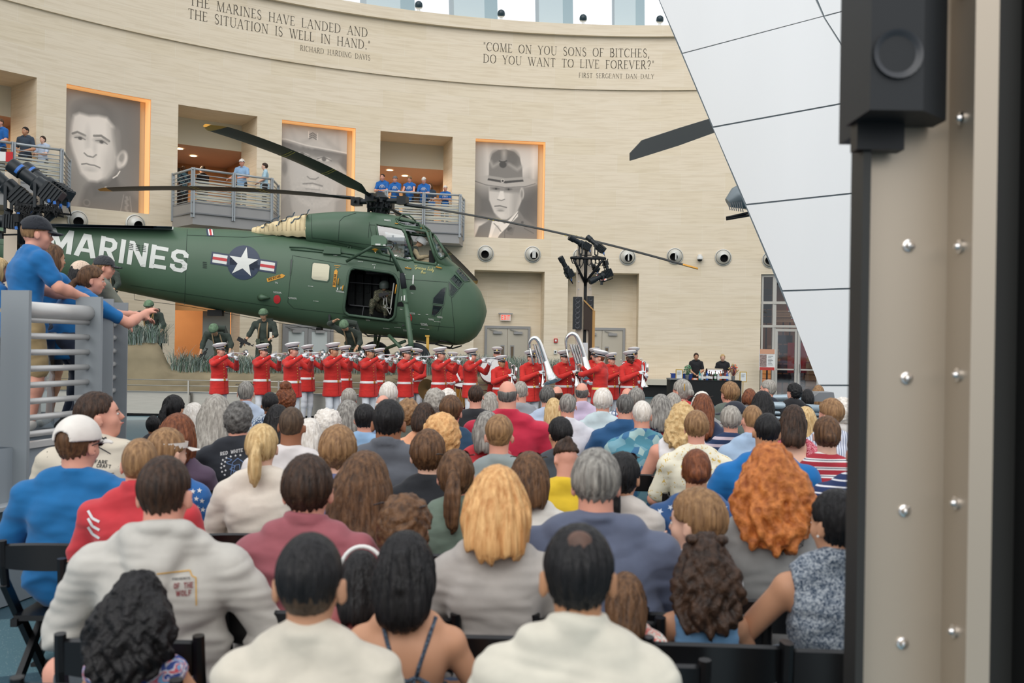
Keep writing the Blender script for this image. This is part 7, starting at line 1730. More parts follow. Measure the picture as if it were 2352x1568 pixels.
seated('woman with blond ponytail in cream sweater',602,976,5.05,70,('ponytail','blond'),c_('cream_sweater',(222,212,198)),sleeve=1.8,skin_='pale',L=.22,w_=1.02,fat=1.05,seed=36)
rw=seated('man with grey curls in black RED WHITE shirt',548,923,6.4,56,('curlyshort','dkgrey'),c_('faded_black',(36,40,48)),sleeve=.8,w_=1.08,seed=37)
seated('man with shaved brown head, sunglasses around it, white shirt',670,934,5.8,62,('buzz','fade'),c_('off_white',(218,212,210)),sleeve=.7,skin_='brown',w_=1.15,extra=fshade(.06,-.01,-6),seed=38)
seated('boy with tidy light brown hair in slate violet shirt',777,980,5.1,66,('mop','ltbrown'),c_('violet_slate',(104,110,146)),sleeve=.6,skin_='pale',w_=.85,hs=1.12,seed=39)
seated('large man with black hair in charcoal marled shirt',893,918,5.6,62,('short','black'),c_('marled_charcoal',(92,96,104)),sleeve=.9,skin_='brown',w_=1.38,fat=1.25,collar='polo',seed=40,hs=1.0)
seated('young man with layered brown hair in black shirt',984,990,5.25,66,('mop','brown'),c_('deep_black',(24,27,33)),sleeve=.8,skin_='pale',w_=.92,hs=1.12,seed=41)
seated('woman with brown ponytail, sunglasses on head, sage green shirt',1048,1035,4.65,76,('ponytail','brown'),c_('sage',(112,128,114)),sleeve=.6,L=.27,w_=.9,hs=1.1,extra=fshade(.11,0,-12),seed=42)
seated('young man with cropped light brown hair in grey green shirt',1147,955,5.6,64,('fade','ltbrown'),c_('grey_green',(140,150,150)),sleeve=.7,w_=.98,seed=43,thick=.016)
seated('woman with low brown ponytail in white shirt with navy neckband',1216,1040,4.7,74,('long','brown'),c_('ringer_white',(226,222,214)),sleeve=.6,skin_='pale',L=.12,w_=.95,hs=1.1,extra=chain(fshade(.11,0,-12),lambda b,hc,R,s,sk:fobj(Field(sk['neck']-.15,sk['neck']+.15,.007).torus(sk['neck']+np.array([0,.006,.018])*sk['s'],.07*sk['s'],.07*sk['s'],.011*sk['s'],rotm(0,-14)),'neckband',c_('dark_navy',(0,0,0)),b)),seed=44)
yb=seated('man in yellow shirt with shaved sides and small topknot, head bowed',1300,1012,5.3,54,('topknot','dkbrown'),c_('yellow',(226,190,44)),sleeve=.8,w_=1.1,fat=1.05,hp=-16,hy=18,lean=.02,seed=45)
seated('man with glossy black hair in dark grey suit',1286,960,6.3,50,('mop','black'),c_('suit_grey',(64,70,76)),sleeve=1.9,skin_='tan',w_=1.0,hy=25,seed=46)
seated('woman with long black ponytail and sunglasses, off-shoulder top',1432,1040,4.7,58,('ponytail','black'),c_('pale_stripe_top',(206,198,190)),sleeve=.2,skin_='tan',L=.30,w_=.85,hs=1.05,extra=fshade(.11,0,-12),hy=-20,seed=47)
st1=seated('woman with auburn bun in blue star print shirt',1600,1035,4.8,64,('bun','auburn'),c_('star_denim',(46,84,134)),sleeve=.7,skin_='tan',w_=1.1,fat=1.05,seed=48,vol=1.15)
seated('man with black hair in vivid blue polo',1762,950,5.85,60,('short','black'),c_('vivid_blue',(12,108,176)),sleeve=.85,skin_='olive',w_=1.3,fat=1.2,collar='polo',hr=4,seed=49)
seated('woman with brown updo in red white and blue striped shirt',1900,957,5.9,56,('bun','brown'),patt('stripe_rwb','stripe',[(170,44,58,0.),(235,230,228,.5),(40,60,90,.68),(235,230,228,.78),(170,44,58,.9)],22),sleeve=.9,skin_='pale',w_=1.0,seed=50)
seated('person in navy striped shirt half hidden by column edge',1985,985,5.1,None,('short','ltbrown'),patt('stripe_navy','stripe',[(34,50,92,0.),(225,225,230,.78)],30),sleeve=.9,w_=1.15,seed=51,hs=1.)
seated('older woman with permed copper hair in red sleeveless top',1015,953,6.1,74,('curlyshort','strawb'),c_('true_red',(196,40,48)),sleeve=.2,skin_='pale',w_=.95,seed=52,vol=1.25)
seated('woman in red tank top behind young man in grey green',1120,946,6.6,None,('bob','salt'),c_('red_tank',(188,50,58)),sleeve=0,skin_='pink',collar='sleeveless',L=.14,w_=1.05,extra=fshade(.09,0,-12),seed=53)
# middle band
seated('woman with black tied-back hair at far left of the rows',400,908,9.2,44,('ponytail','black'),c_('pale_floral',(206,190,186)),sleeve=.6,skin_='tan',L=.25,hy=-25,seed=60)
seated('woman with fluffy white blond hair beside long grey hair',446,926,8.6,54,('bob','white'),c_('light_knit',(210,205,200)),L=.14,seed=61)
seated('person with very long thinning grey hair in navy shirt',497,908,7.1,60,('long','grey'),c_('navy_tee',(44,58,92)),L=.25,w_=1.1,seed=62,vol=1.05)
seated('man with grey hair, sunglasses on crown, pale blue collar',565,876,10.2,38,('short','salt'),c_('pale_blue',(178,192,212)),collar='polo',extra=fshade(.10,-.02,-5),seed=63)
seated('man with cropped black hair in blue leaf pattern shirt',621,901,9.4,40,('fade','black'),patt('blue_leaf','noise',[(70,90,120),(190,200,210)],50),skin_='brown',seed=64)
seated('woman with ginger brown curly topknot',657,890,10.0,40,('curlyshort','auburn'),c_('ecru',(220,210,195)),vol=1.1,seed=65,skin_='pale',extra=lambda b,hc,R,s,sk:fobj(Field(hc-.2,hc+.26*s,.011).ell(hc+np.array([0,-.03,.155])*s,np.array([.06,.05,.05])*s,None),'hair_bun',HM('auburn',True),b,lambda V:wav(V,90,3,.007)))
seated('woman with long black hair behind man in sunglasses',638,930,7.6,48,('long','black'),c_('black_top',(30,30,34)),L=.25,seed=66)
seated('woman with puffy white curls, left of centre',752,940,7.6,58,('afro','white'),c_('black_top',(30,30,34)),seed=67,vol=1.0)
seated('woman with shoulder-length ash blond hair in cream top',800,920,8.1,50,('bob','salt'),c_('cream_top',(222,214,196)),L=.18,seed=68)
seated('grey-haired man in red polo far back left',802,893,11.2,34,('mop','grey'),c_('red_polo',(190,40,48)),seed=69)
seated('man with swirled thinning black hair in light blue shirt',838,928,7.3,50,('short','black'),c_('light_blue_tee',(140,174,208)),skin_='pink',seed=70)
seated('woman with silver blond bob behind shaved man',712,962,6.9,50,('bob','white'),c_('black_top',(30,30,34)),L=.14,seed=71)
seated('young man with curly fair brown hair in olive grey shirt',938,916,8.1,46,('curlyshort','ltbrown'),c_('olive_grey',(96,102,94)),seed=72)
seated('woman with dark brown bob in peach top',975,926,7.7,48,('bob','dkbrown'),c_('peach',(236,170,130)),L=.09,seed=73)
seated('white-haired man near the planter, glasses on head',893,879,10.2,40,('mop','white'),c_('light_shirt',(205,205,205)),seed=74,extra=fshade(.11,-.02,-5))
seated('bald man just below the white-haired man',880,906,9.3,38,('bald','white'),c_('blue_plaid',(120,140,170)),seed=75)
seated('woman with curly silver hair in magenta top',1000,893,9.6,44,('curlyshort','grey'),c_('magenta',(160,40,110)),seed=76,vol=1.1)
seated('woman with white hair behind curly silver hair',1029,893,10.6,32,('afro','white'),c_('light_shirt',(205,205,205)),seed=77)
seated('man with brown undercut in dark teal shirt',1036,910,7.7,52,('fade','brown'),c_('dark_teal',(30,62,88)),sleeve=.8,w_=1.1,seed=78,thick=.018)
seated('man with dark cropped hair and beard in black shirt',1093,885,9.6,36,('short','dkbrown'),c_('black_tee',(32,34,38)),w_=1.05,seed=79)
seated('person with long straight grey hair behind black shirt',1126,901,10.6,34,('long','grey'),c_('grey_top',(150,150,150)),L=.2,seed=80)
seated('large balding man in crimson polo shirt',1166,873,8.0,43,('bald','dkgrey'),c_('crimson',(188,32,62)),sleeve=.9,w_=1.38,fat=1.25,collar='polo',skin_='pink',seed=81)
seated('grey-haired man in heather grey shirt behind crimson polo',1196,876,10.3,34,('short','grey'),c_('heather_grey',(150,154,160)),seed=82,w_=1.1)
seated('man with dark grey hair in powder blue shirt',1257,888,10.2,34,('mop','dkgrey'),c_('powder_blue',(178,192,214)),seed=83)
seated('woman with wavy blond hair in navy jacket',1272,915,9.1,32,('long','blond'),c_('navy_jacket',(30,44,72)),L=.2,seed=84)
seated('man with fair grey crew cut in white polo',1304,905,8.5,40,('short','salt'),c_('white_polo',(214,214,220)),collar='polo',w_=1.1,seed=85)
seated('balding man in lilac polo left of lighting column',1337,878,10.6,34,('bald','dkgrey'),c_('lilac',(196,180,204)),collar='polo',w_=1.1,skin_='pink',seed=86)
seated('man with combed white hair in pale aqua shirt',1385,893,9.0,42,('mop','white'),c_('pale_aqua',(196,212,216)),collar='polo',w_=1.1,seed=87)
seated('man with dark grey hair in teal polo',1436,906,8.3,38,('short','dkgrey'),c_('teal_polo',(28,78,122)),collar='polo',sleeve=.85,w_=1.2,seed=88)
seated('man with pink scalp and wispy hair in tropical blue shirt',1475,921,7.5,44,('short','white'),patt('tropical_blue','cells',[(60,110,150),(120,165,180),(80,140,160),(160,190,190)],16),sleeve=.9,w_=1.15,collar='polo',skin_='pink',seed=89)
seated('balding man with glasses in blue checked shirt',1441,890,11.3,32,('bald','white'),patt('check_blue','check',[(215,220,226),(60,84,120)],24),seed=90)
seated('sandy grey haired man in red shirt behind teal polo',1462,892,10.4,36,('mop','salt'),c_('red_polo',(190,40,48)),seed=91)
seated('woman with ash blond hair in red and blue scallop print',1518,907,8.5,48,('bob','salt'),patt('scallop','cells',[(50,70,120),(200,80,90),(225,225,230)],34),L=.14,seed=92)
seated('woman with straight grey blond hair behind scallop print',1546,903,9.6,36,('bob','grey'),c_('grey_top',(150,150,150)),L=.14,seed=93)
seated('woman with curly platinum hair in white sleeveless top',1568,925,7.3,54,('curlylong','blond'),c_('bright_white',(232,230,232)),sleeve=0,collar='sleeveless',L=.19,seed=94,w_=1.05)
seated('person with short brown hair in cream lemon-flower shirt',1600,945,6.5,53,('mop','ltbrown'),patt('lemon_flower','noise',[(214,180,90,0.),(234,228,206,.38)],36),sleeve=.8,seed=95)
seated('woman with grey updo and gold clip, red top, face turned left',1566,872,10.8,38,('bun','grey'),c_('red_top',(200,44,50)),hy=50,seed=96,extra=lambda b,hc,R,s,sk:MB().cbox((0,0,0),(.012,.02,.07),0,None).build('hair_clip_gold',BRASS,b).__setattr__('location',Vector(hc)+Vector((.03,-.13,.06))))
seated('woman with long chestnut hair, glasses on head, navy top',1614,905,8.5,44,('long','auburn'),c_('navy_top',(36,48,76)),L=.24,extra=fshade(.11,0,-12),seed=97)
seated('person with smooth silver hair behind chestnut hair',1612,900,9.7,40,('bob','white'),c_('grey_top',(150,150,150)),L=.08,seed=971)
seated('bearded man with sandy hair in grey green shirt',1676,878,10.8,38,('mop','ltbrown'),c_('moss_grey',(96,106,98)),hy=35,w_=1.1,seed=98)
seated('older man in navy veteran cap looking left',1686,925,8.8,None,('short','grey'),c_('moss_grey2',(88,98,92)),hy=75,extra=fcap(c_('navy_cap',(34,38,50)),adj=False),hs=1.,seed=99,w_=1.1)
seated('woman with short grey hair in navy dotted and striped top',1679,934,7.6,45,('mop','grey'),patt('dots_stripe','stripe',[(36,56,92,0.),(205,190,200,.6)],18),seed=100,w_=1.02)
seated('boy with shaved fair hair in light blue patterned shirt',1728,930,7.1,48,('buzz','ltbrown'),c_('baby_blue',(160,184,210)),collar='polo',seed=101,hy=15)
seated('woman with long sleek black hair at the railing',1752,899,9.5,44,('long','black'),c_('black_top',(30,30,34)),L=.18,seed=102)
seated('woman with long dark brown waves in red floral top',1822,931,7.0,50,('long','dkbrown'),patt('red_floral','noise',[(190,60,80),(225,150,160),(170,40,60)],60),sleeve=.5,collar='scoop',skin_='pale',L=.17,seed=103,hr=5)
seated('woman with straight blond hair behind red floral top',1850,935,7.9,None,('long','blond'),c_('light_knit',(210,205,200)),L=.22,seed=104,hs=1.)
seated('boy with brown hair and glasses looking left, blue striped shirt',1908,917,7.5,48,('mop','ltbrown'),patt('vstripe','vstripe',[(210,214,224,0.),(110,120,150,.7)],60),hy=40,seed=105)
seated('woman with wispy white hair beside the pylon',1936,914,8.3,None,('afro','white'),c_('light_knit',(210,205,200)),hs=.9,seed=106)
seated('man in dark suit with grey crew cut, profile to left',1764,872,13.2,None,('short','grey'),c_('navy_suit',(34,40,54)),sleeve=1.9,hy=75,hs=1.05,skin_='pink',seed=107)
seated('person with curly black hair and glasses looking left',1823,880,13.,None,('curlyshort','black'),c_('black_top',(30,30,34)),hy=60,hs=.95,seed=108)
seated('person with black hair beyond the ramp railing',1855,894,13.5,None,('bob','black'),c_('black_top',(30,30,34)),L=.1,hs=1.,seed=109)
seated('woman with tawny hair beyond the ramp railing',1880,885,14.5,None,('long','ltbrown'),c_('light_knit',(210,205,200)),L=.2,hs=1.,seed=110)
seated('person with auburn bob near man in dark suit',1722,893,12.2,None,('bob','auburn'),c_('grey_top',(150,150,150)),L=.06,hs=1.,seed=111)
seated('child with short dark hair at left edge of the rows',352,955,8.8,None,('short','black'),c_('dark_tee',(60,60,66)),skin_='brown',hs=1.1,seed=112,w_=.85)
seated('man with dark thinning hair behind dark grey hair',1280,886,11.4,30,('bald','dkbrown'),c_('grey_top',(150,150,150)),seed=113)
print_on(hood[1],[('print_border',pline([(360,1318),(436,1309),(441,1322),(450,1326),(451,1390)],3),mat('print_gold',S(206,160,76),.8)),('print_lettering',textpx('OF THE',(399,1352),(45,-3),(0,-13))+textpx('WOLF',(404,1369),(36,-2),(0,-13)),mat('print_maroon',S(130,44,50),.8)),('print_small_lettering',textpx('PRESENTS',(396,1332),(40,-3),(0,-5)),INKB)])
print_on(rw[1],[('print_lettering',textpx('RED WHITE',(506,1046),(52,-9),(0,-8)),INKW),('print_stars',[starpoly(x,y,3.2)for x,y in((512,1056),(520,1051),(530,1048),(541,1046),(552,1045),(509,1065),(508,1074),(510,1083),(516,1090),(517,1060),(515,1070),(518,1080))],INKW),('print_emblem',pline([(522+9*math.sin(t*.7)+t*.9,1052+t*1.6)for t in range(0,26,2)],1.6)+pline([(530,1090),(534,1062),(546,1052),(558,1060),(562,1088)],1.6)+pline([(536,1085),(540,1068),(550,1066),(552,1086)],1.4),mat('print_blue',S(96,120,160),.8))],8)
print_on(tanm[1],[('print_lettering',textpx('RFARE',(210,1063),(36,2),(1.5,-8))+textpx('T CRAFT',(208,1072),(46,3),(1.5,-8)),INKB),('print_landing_craft',pline([(222,1022),(230,1010),(244,1004),(240,1014),(226,1024)],3)+pline([(222,1024),(240,1034),(254,1042)],2.4)+pline([(216,1084),(240,1088),(262,1086)],1.4)+pline([(224,1094),(246,1099),(268,1094)],1.4),INKB)],8)
wb=[]
cx,cy=1803,1236
for r_ in(14,25,36,46):
 for side in(-1,1):
  pts=[]
  for k in range(7):
   a=rad(-75+k*28);rr3=r_*(1 if k%1==0 else .9);pts.append((cx+side*(8+rr3*math.cos(a)*.9),cy-12+rr3*math.sin(a)*1.05))
  for(a,b)in zip(pts[:-1],pts[1:]):m_=((a[0]+b[0])/2*.94+cx*.06,(a[1]+b[1])/2*.94+(cy)*.06);wb+=pline([a,m_,b],1.3)
for side in(-1,1):
 for k in range(7):a=rad(-75+k*28);wb+=pline([(cx+side*8,cy-12),(cx+side*(8+48*math.cos(a)*.9),cy-12+50*math.sin(a))],1.2)
face=[[(cx-9,cy-22),(cx+9,cy-22),(cx+10,cy-6),(cx+5,cy+6),(cx,cy+9),(cx-5,cy+6),(cx-10,cy-6)]]
figs=pline([(cx-10,cy-20),(cx-4,cy-30),(cx+5,cy-30),(cx+11,cy-20),(cx+14,cy+6),(cx+18,cy+30)],3)+pline([(cx-11,cy-18),(cx-14,cy+8),(cx-20,cy+32)],3)+pline([(cx-7,cy-9),(cx-2,cy-8)],1.6)+pline([(cx+2,cy-8),(cx+7,cy-9)],1.6)+pline([(cx-2,cy+2),(cx+3,cy+2)],1.6)+pline([(cx,cy-6),(cx+1,cy-2)],1)+pline([(cx-4,cy+9),(cx-10,cy+18),(cx-12,cy+40)],1.6)+pline([(cx+4,cy+9),(cx+10,cy+18),(cx+12,cy+40)],1.6)+pline([(cx-8,cy+24),(cx,cy+34),(cx+8,cy+24)],1.4)
print_on(tat[1],[('print_face',face,mat('print_pale',S(196,194,188),.8)),('print_web',wb,INKB),('print_figure',figs,INKB)],12)
print_on(st1[1],[('print_stars',[starpoly(x,y,r,t)for x,y,r,t in((1522,1144,10,.2),(1516,1174,8,.5),(1540,1120,9,.1),(1512,1205,8,.9),(1656,1142,10,.4),(1640,1128,8,.8),(1664,1165,8,0),(1560,1112,7,.3),(1630,1112,7,.6),(1540,1165,7,.5))],mat('print_star_pale',S(206,214,226),.8))],10)
print_on(vz[1],[('print_stars',[starpoly(x,y,6.5,.1)for x,y in((437,1147),(451,1145),(440,1168),(454,1166),(453,1188),(464,1150),(466,1170),(443,1128),(458,1126),(440,1188))],INKW)],10)
print_on(yb[1],[('sleeve_stripe',pline([(1256,1102),(1262,1086),(1276,1074),(1296,1066)],2.5)+pline([(1261,1104),(1267,1090),(1280,1078),(1298,1070)],2.5),mat('stripe_plum',S(74,44,84),.8))],8)
rp=[o for o in C.objects if o.get('label','').startswith('man with shaved head in red')][0].children
for o in rp:
 if o.name.startswith('shirt'):print_on(o,[('sleeve_stripe',pline([(202,1172),(212,1190),(228,1198)],6)+pline([(202,1190),(212,1208),(228,1217)],6)+pline([(202,1210),(212,1226),(228,1236)],6),INKW)],8)
# ceremonial band in red coats
REDC=cloth('scarlet_coat',(205,38,30),.8);WTR=cloth('white_trousers',(226,228,232));GLV=cloth('white_gloves',(226,228,230));CAPW=cloth('white_cap_top',(235,232,230))
VIS=mat('patent_black',S(20,22,30),.15);GOLD=mat('gold_button',S(228,190,100),.25,.9);SILV=mat('silver_plate',S(232,230,228),.1,1.0)
CORD=mat('gold_cord',S(190,130,50),.6)
def stand_sk(s=1.03,**kw):
 sk=dict(pelvis=(0,0,.96),chest=(0,.0,1.28),neck=(0,-.01,1.50),shL=(-.198,-.005,1.41),shR=(.198,-.005,1.41),elL=(-.27,.0,1.14),elR=(.27,.0,1.14),wrL=(-.28,.06,.90),wrR=(.28,.06,.90),head=(0,.02,1.63),hipL=(-.09,0,.93),hipR=(.09,0,.93),knL=(-.10,.02,.50),knR=(.10,.02,.50),anL=(-.10,0,.09),anR=(.10,0,.09))
 sk.update(kw);sk={k:V3_(*v)*s for k,v in sk.items()};sk['s']=s;return sk
def peaked_cap(hc,R,s,parent):
 M=headM(hc,R,s);e=MB()
 Mt=M@Matrix.Translation((0,-.012,.055))@Matrix.Rotation(rad(10),4,'X')@Matrix.Diagonal((.90,1.1,1,1))
 c_=MB().lathe([(.092,.0),(.094,.034),(.122,.058),(.148,.084),(.152,.098),(.134,.112),(.07,.124),(0,.127)],Mt,24).build('cap_crown',CAPW,parent,'auto')
 MB().lathe([(.0945,.012),(.0960,.040)],Mt,24).build('cap_band',VIS,c_)
 v=MB();n_=10;a_=[rad(-70+140*i/n_)for i in range(n_+1)]
 v.add([M@Vector((.086*math.sin(a),-.012+.104*math.cos(a),.060))for a in a_]+[M@Vector((.090*math.sin(a),-.012+.104*math.cos(a)+.050*math.cos(a),.036-.012*math.cos(a)))for a in a_],[[i,i+1,n_+2+i,n_+1+i]for i in range(n_)]);v.build('cap_visor',VIS,c_,True)
 MB().lathe([(0,.012),(.016,.008),(.018,0)],M@Matrix.Translation((0,.108,.105))@Matrix.Rotation(rad(-70),4,'X'),10).build('cap_emblem',GOLD,c_,'auto')
def marine(label,sk,Rh,skin_='pink',medals=True,cuffs=False,back=False,glove=True,hairc='brown',face=True,curl=.9,belt2=False,hem=.70,palm=None):
 s=sk['s'];res=.013;lo,hi=bounds(sk,.17);skm=SK[skin_]
 f=Field(lo,hi,res);torso(f,sk,-.012,.04);hc=sk['head'];f.cap(sk['neck']-np.array([0,0,.03]),hc+Rh@np.array([0,-.02,-.05]),.058,.055,.02)
 for sd in 'LR':arm(f,sk,sd,2.,-.006)
 for sd in 'LR':leg(f,sk,sd,2.,-.012)
 add_head(f,hc,Rh,s)
 for sd,g in(('L',1),('R',-1)):
  d=sk['wr'+sd]-sk['el'+sd];add_hand(f,sk['wr'+sd],d,palm[sd]if palm else(-(1 if sd=='R' else-1),.4,0),g,s,curl)
 V,F_=f.mesh();V=smoothv(V,F_,1);b=mkobj('person',V,F_,skm);tag(b,label,'person','musicians in red coats')
 f=Field(lo,np.array([hi[0],hi[1],1.1*s]),res+.003);f.ell(sk['pelvis'],(.165*s,.118*s,.13*s),None,.03)
 for sd in 'LR':leg(f,sk,sd,1.97,.012)
 f.clipf(lambda x,y,z:z-(hem+.04)*s+0*x+0*y);fobj(f,'white_trousers',WTR,b,lambda V:wav(V*[1,1,.3],22,5,.005))
 f=Field((-.3,-.2,0),(.3,.3,.2),.012)
 for sd in 'LR':a=sk['an'+sd];f.cap((a[0],a[1]-.03,.045),(a[0],a[1]+.15,.036),.042,.036);f.cap((a[0],a[1],.05),(a[0],a[1],.11),.042)
 f.clipf(lambda x,y,z:.01-z+0*x+0*y);fobj(f,'shoes',mat('shoe_white',(0,0,0)),b)
 def coat(g,k=.04):
  f=Field(lo,hi,res);torso(f,sk,.018+g,k,1.15,1.08,1.18)
  pe=sk['pelvis'];hz=hem*s
  for i in range(8):z=pe[2]+.02-(pe[2]-hz)*i/7;w_=(.192+.034*i/7)*s+g;f.ell((pe[0],pe[1],z),(w_,(.155+.03*i/7)*s+g,.10),None,.03)
  for sd in 'LR':arm(f,sk,sd,1.98,.014+g,.02)
  f.clipf(lambda x,y,z:hz-z+0*x+0*y);return f
 f=coat(0)
 nk=sk['neck'];f.torus(nk+np.array([0,.008,.018])*s,.064*s,.066*s,.013*s,rotm(0,-12));f.torus(nk+np.array([0,.010,.036])*s,.061*s,.062*s,.011*s,rotm(0,-12))
 cV,cF=f.mesh();cV=smoothv(cV,cF,1);N=vnormals(cV,cF);cV=cV+N*(wav(cV,18,7,.003)+np.maximum(0,wav(cV*[1,1,2.2],34,9,.004)))[:,None];co=mkobj('red_coat',cV,cF,REDC,b)
 bz=1.02*s;fb=Field((lo[0],lo[1],bz-.08),(hi[0],hi[1],bz+.08),.008);torso(fb,sk,.027,.04,1.15,1.08,1.18);pe=sk['pelvis'];fb.ell((pe[0],pe[1],pe[2]+.02),(.194*s+.008,.157*s+.008,.09),None,.03)
 fb.clipf(lambda x,y,z:np.abs(z-bz)-.026*s+0*x+0*y);fobj(fb,'white_belt',CAPW if not belt2 else mat('gold_belt',S(232,205,130),.5),b)
 bv=BVHTree.FromPolygons(cV.tolist(),[tuple(int(i)for i in q)for q in cF])
 def front(x,z,y0=1.0,dy=-1.0):
  r=bv.ray_cast(Vector((x,y0,z)),Vector((0,dy,0)));return r[0]
 sg=1 if not back else-1
 for k in range(7):
  p=front(.0,(1.42-.058*k)*s,sg,-sg)
  if p:MB().lathe([(0,.012),(.011,.006),(.012,0)],Matrix.Translation(p)@Matrix.Rotation(rad(-90*sg),4,'X'),8).build('gold_button',GOLD,b)if not back else None
 p=front(0,bz,sg,-sg)
 if p:MB().cbox(p+Vector((0,.014*sg,0)),(.05,.014,.05)).build('belt_buckle',GOLD,b)
 sm=MB()
 for(x,z0,z1)in((.004,.74,.99),):
  p0,p1=front(x,(z0)*s,sg,-sg),front(x,z1*s,sg,-sg)
  if p0 and p1:sm.tube([p0+Vector((0,.001*sg,0)),p0.lerp(p1,.5)+Vector((0,.004*sg,0)),p1],.003,4)
 if sm.v:sm.build('coat_vent',mat('coat_seam',S(120,22,20),.8),b)
 if medals and not back:
  p=front(-.105*s,1.31*s);
  if p:
   for k in range(5):
    MB().cbox(p+Vector((-.045+.022*k,.012,.0)),(.018,.008,.032)).build('medal_ribbon',mat('ribbon_%d'%k,[S(40,110,80),S(150,40,70),S(50,70,140),S(190,50,50),S(90,60,120)][k],.6),b)
    MB().lathe([(0,.004),(.011,0)],Matrix.Translation(p+Vector((-.045+.022*k,.014,-.028)))@Matrix.Rotation(rad(-90),4,'X'),8).build('medal',SILV,b)
 for sd in 'LR':
  S_=sk['sh'+sd];MB().tube([Vector(S_)+Vector((-.03 if sd=='R' else .03,0,.075)),Vector(S_)+Vector((.03 if sd=='R' else-.03,0,.055))],.014,6).build('shoulder_strap',mat('coat_dark',S(150,24,20),.8),b)
 if glove:
  f=Field(lo,hi,.011)
  for sd,g in(('L',1),('R',-1)):
   E,W_=sk['el'+sd],sk['wr'+sd];A=E+(W_-E)*.42;f.cap(A,W_,.052*s,.034*s,.02);d=W_-E;add_hand(f,W_,d,palm[sd]if palm else(-(1 if sd=='R' else-1),.4,0),g,s*1.12,curl,.006)
  fobj(f,'white_gloves',GLV,b)
 else:
  pass
 S_=Vector(sk['shL']);MB().tube([S_+Vector((.02,.03,.05)),S_+Vector((-.035,.06,-.06)),S_+Vector((-.02,.07,-.16)),S_+Vector((.03,.06,-.10)),S_+Vector((.03,.05,.04))],.006,5).build('shoulder_cord',CORD,b,True)
 hair('buzz' if True else 'short',hc,Rh,s,.011,HM(hairc),b,3);peaked_cap(hc,Rh,s,b)
 if face:add_face_parts(hc,Rh,s,b,skm,HM(hairc))
 return b
def mat_swap(tree,old,new):
 for o in[tree]+list(tree.children):
  for sl in o.material_slots:
   if sl.material==old:sl.link='OBJECT';sl.material=new
def placeM(o,px,capy,Y,rz,H=1.93):
 x=P(px,capy,Y).x;o.location=(x,Y,.004);o.rotation_euler=(0,0,rz)
def bell(mb,p,d,r0,r1,L,n=24):
 q=Vector(d).to_track_quat('Z','Y').to_matrix().to_4x4();M=Matrix.Translation(p)@q;prof=[]
 for i in range(12):t=i/11;prof.append((r0+(r1-r0)*(t**4.2*.85+.15*t),L*t))
 prof+=[(r1*1.03,L+.002),(r1*.98,L-.003)]+[(r0+(r1-r0)*((1-i/8)**4.2*.85+.15*(1-i/8))-.003,L*(1-i/8))for i in range(1,8)]
 mb.lathe(prof,M,n)
s0_=1.03;dirT=Vector((-.10,.985,.02)).normalized()
skT=stand_sk(s0_,elR=(.30,.14,1.36),wrR=(.045,.30,1.545),elL=(-.27,.24,1.27),wrL=(-.09,.43,1.47),head=(0,.03,1.645))
def trumpet(big=False):
 e=empty('bugle' if not big else 'large_bell_bugle',(0,0,0));e['category']='bugle';e['group']='silver horns of the band'
 m=Vector((-.015,.165,1.655));d=dirT;sd=Vector((d.y,-d.x,0));up=Vector((0,0,1))
 b=MB();L=.50 if not big else .48
 b.tube([m,m+d*.012,m+d*.03],[.012,.008,.006],8);b.tube([m+d*.03,m+d*.36,m+d*.40-up*.02,m+d*.40-up*.07,m+d*.36-up*.09,m+d*.14-up*.09,m+d*.10-up*.07,m+d*.09-up*.02,m+d*.13],[.006]*4+[.007]*3+[.008,.009],8);b.build('tubing',SILV,e,True)
 bb=MB();bell(bb,m+d*.12+sd*.02,d,.010,.074 if not big else .125,L);bb.build('bell',SILV,e,True)
 for k in range(3):MB().tube([m+d*(.17+.035*k)+up*.035,m+d*(.17+.035*k)-up*.11],.012,10).tube([m+d*(.17+.035*k)+up*.035,m+d*(.17+.035*k)+up*.055],.004,6).lathe([(0,.06),(.009,.057),(.009,.053)],Matrix.Translation(m+d*(.17+.035*k)),8).build('valve',SILV,e,'auto')
 return e
def upright(kind):
 e=empty('upright_bugle',(0,0,0));e['category']='bugle';e['group']='silver horns of the band'
 o=Vector((-.12,.30,1.56));b=MB();up=Vector((0,0,1));lx=Vector((1,0,0))
 b.tube([o+up*.02,o+up*.06-lx*.02,o+up*.075-lx*.06,o+up*.05-lx*.10,o-up*.25-lx*.10,o-up*.30-lx*.07,o-up*.26-lx*.04,o-up*.02-lx*.035],[.010,.012,.013,.013,.014,.013,.012,.010],10)
 b.tube([o+up*.10+lx*.04,o+up*.14+lx*.035,o+up*.12,o-up*.1],.008,8);b.build('tubing',SILV,e,True)
 bb=MB();bell(bb,o-up*.0-lx*.0,(-.06,.04,-1),.018,.115,.50);bb.build('bell',SILV,e,True)
 for k in range(3):MB().tube([o+up*(.02)-lx*(.135+.0*k)+Vector((0,.035*k-.03,0)),o-up*.16-lx*.135+Vector((0,.035*k-.03,0))],.013,10).build('valve',SILV,e,True)
 return e
fwd45=rad(-90-32)
RhT=rotm(12,0,0)
mT=marine('lead',skT,RhT,'pink');tA=trumpet();tB=trumpet(True)
skU=stand_sk(1.03,elR=(.27,.12,1.17),wrR=(-.035,.30,1.33),elL=(-.30,.10,1.16),wrL=(-.20,.34,1.26))
mU=marine('lead',skU,rotm(6),'pink',medals=False);uA=upright(0)
skD=stand_sk(1.03,elR=(.27,.06,1.15),wrR=(.14,.30,1.05),elL=(-.27,.06,1.15),wrL=(-.14,.30,1.05))
mD=marine('lead',skD,rotm(0),'pink')
protos=[]
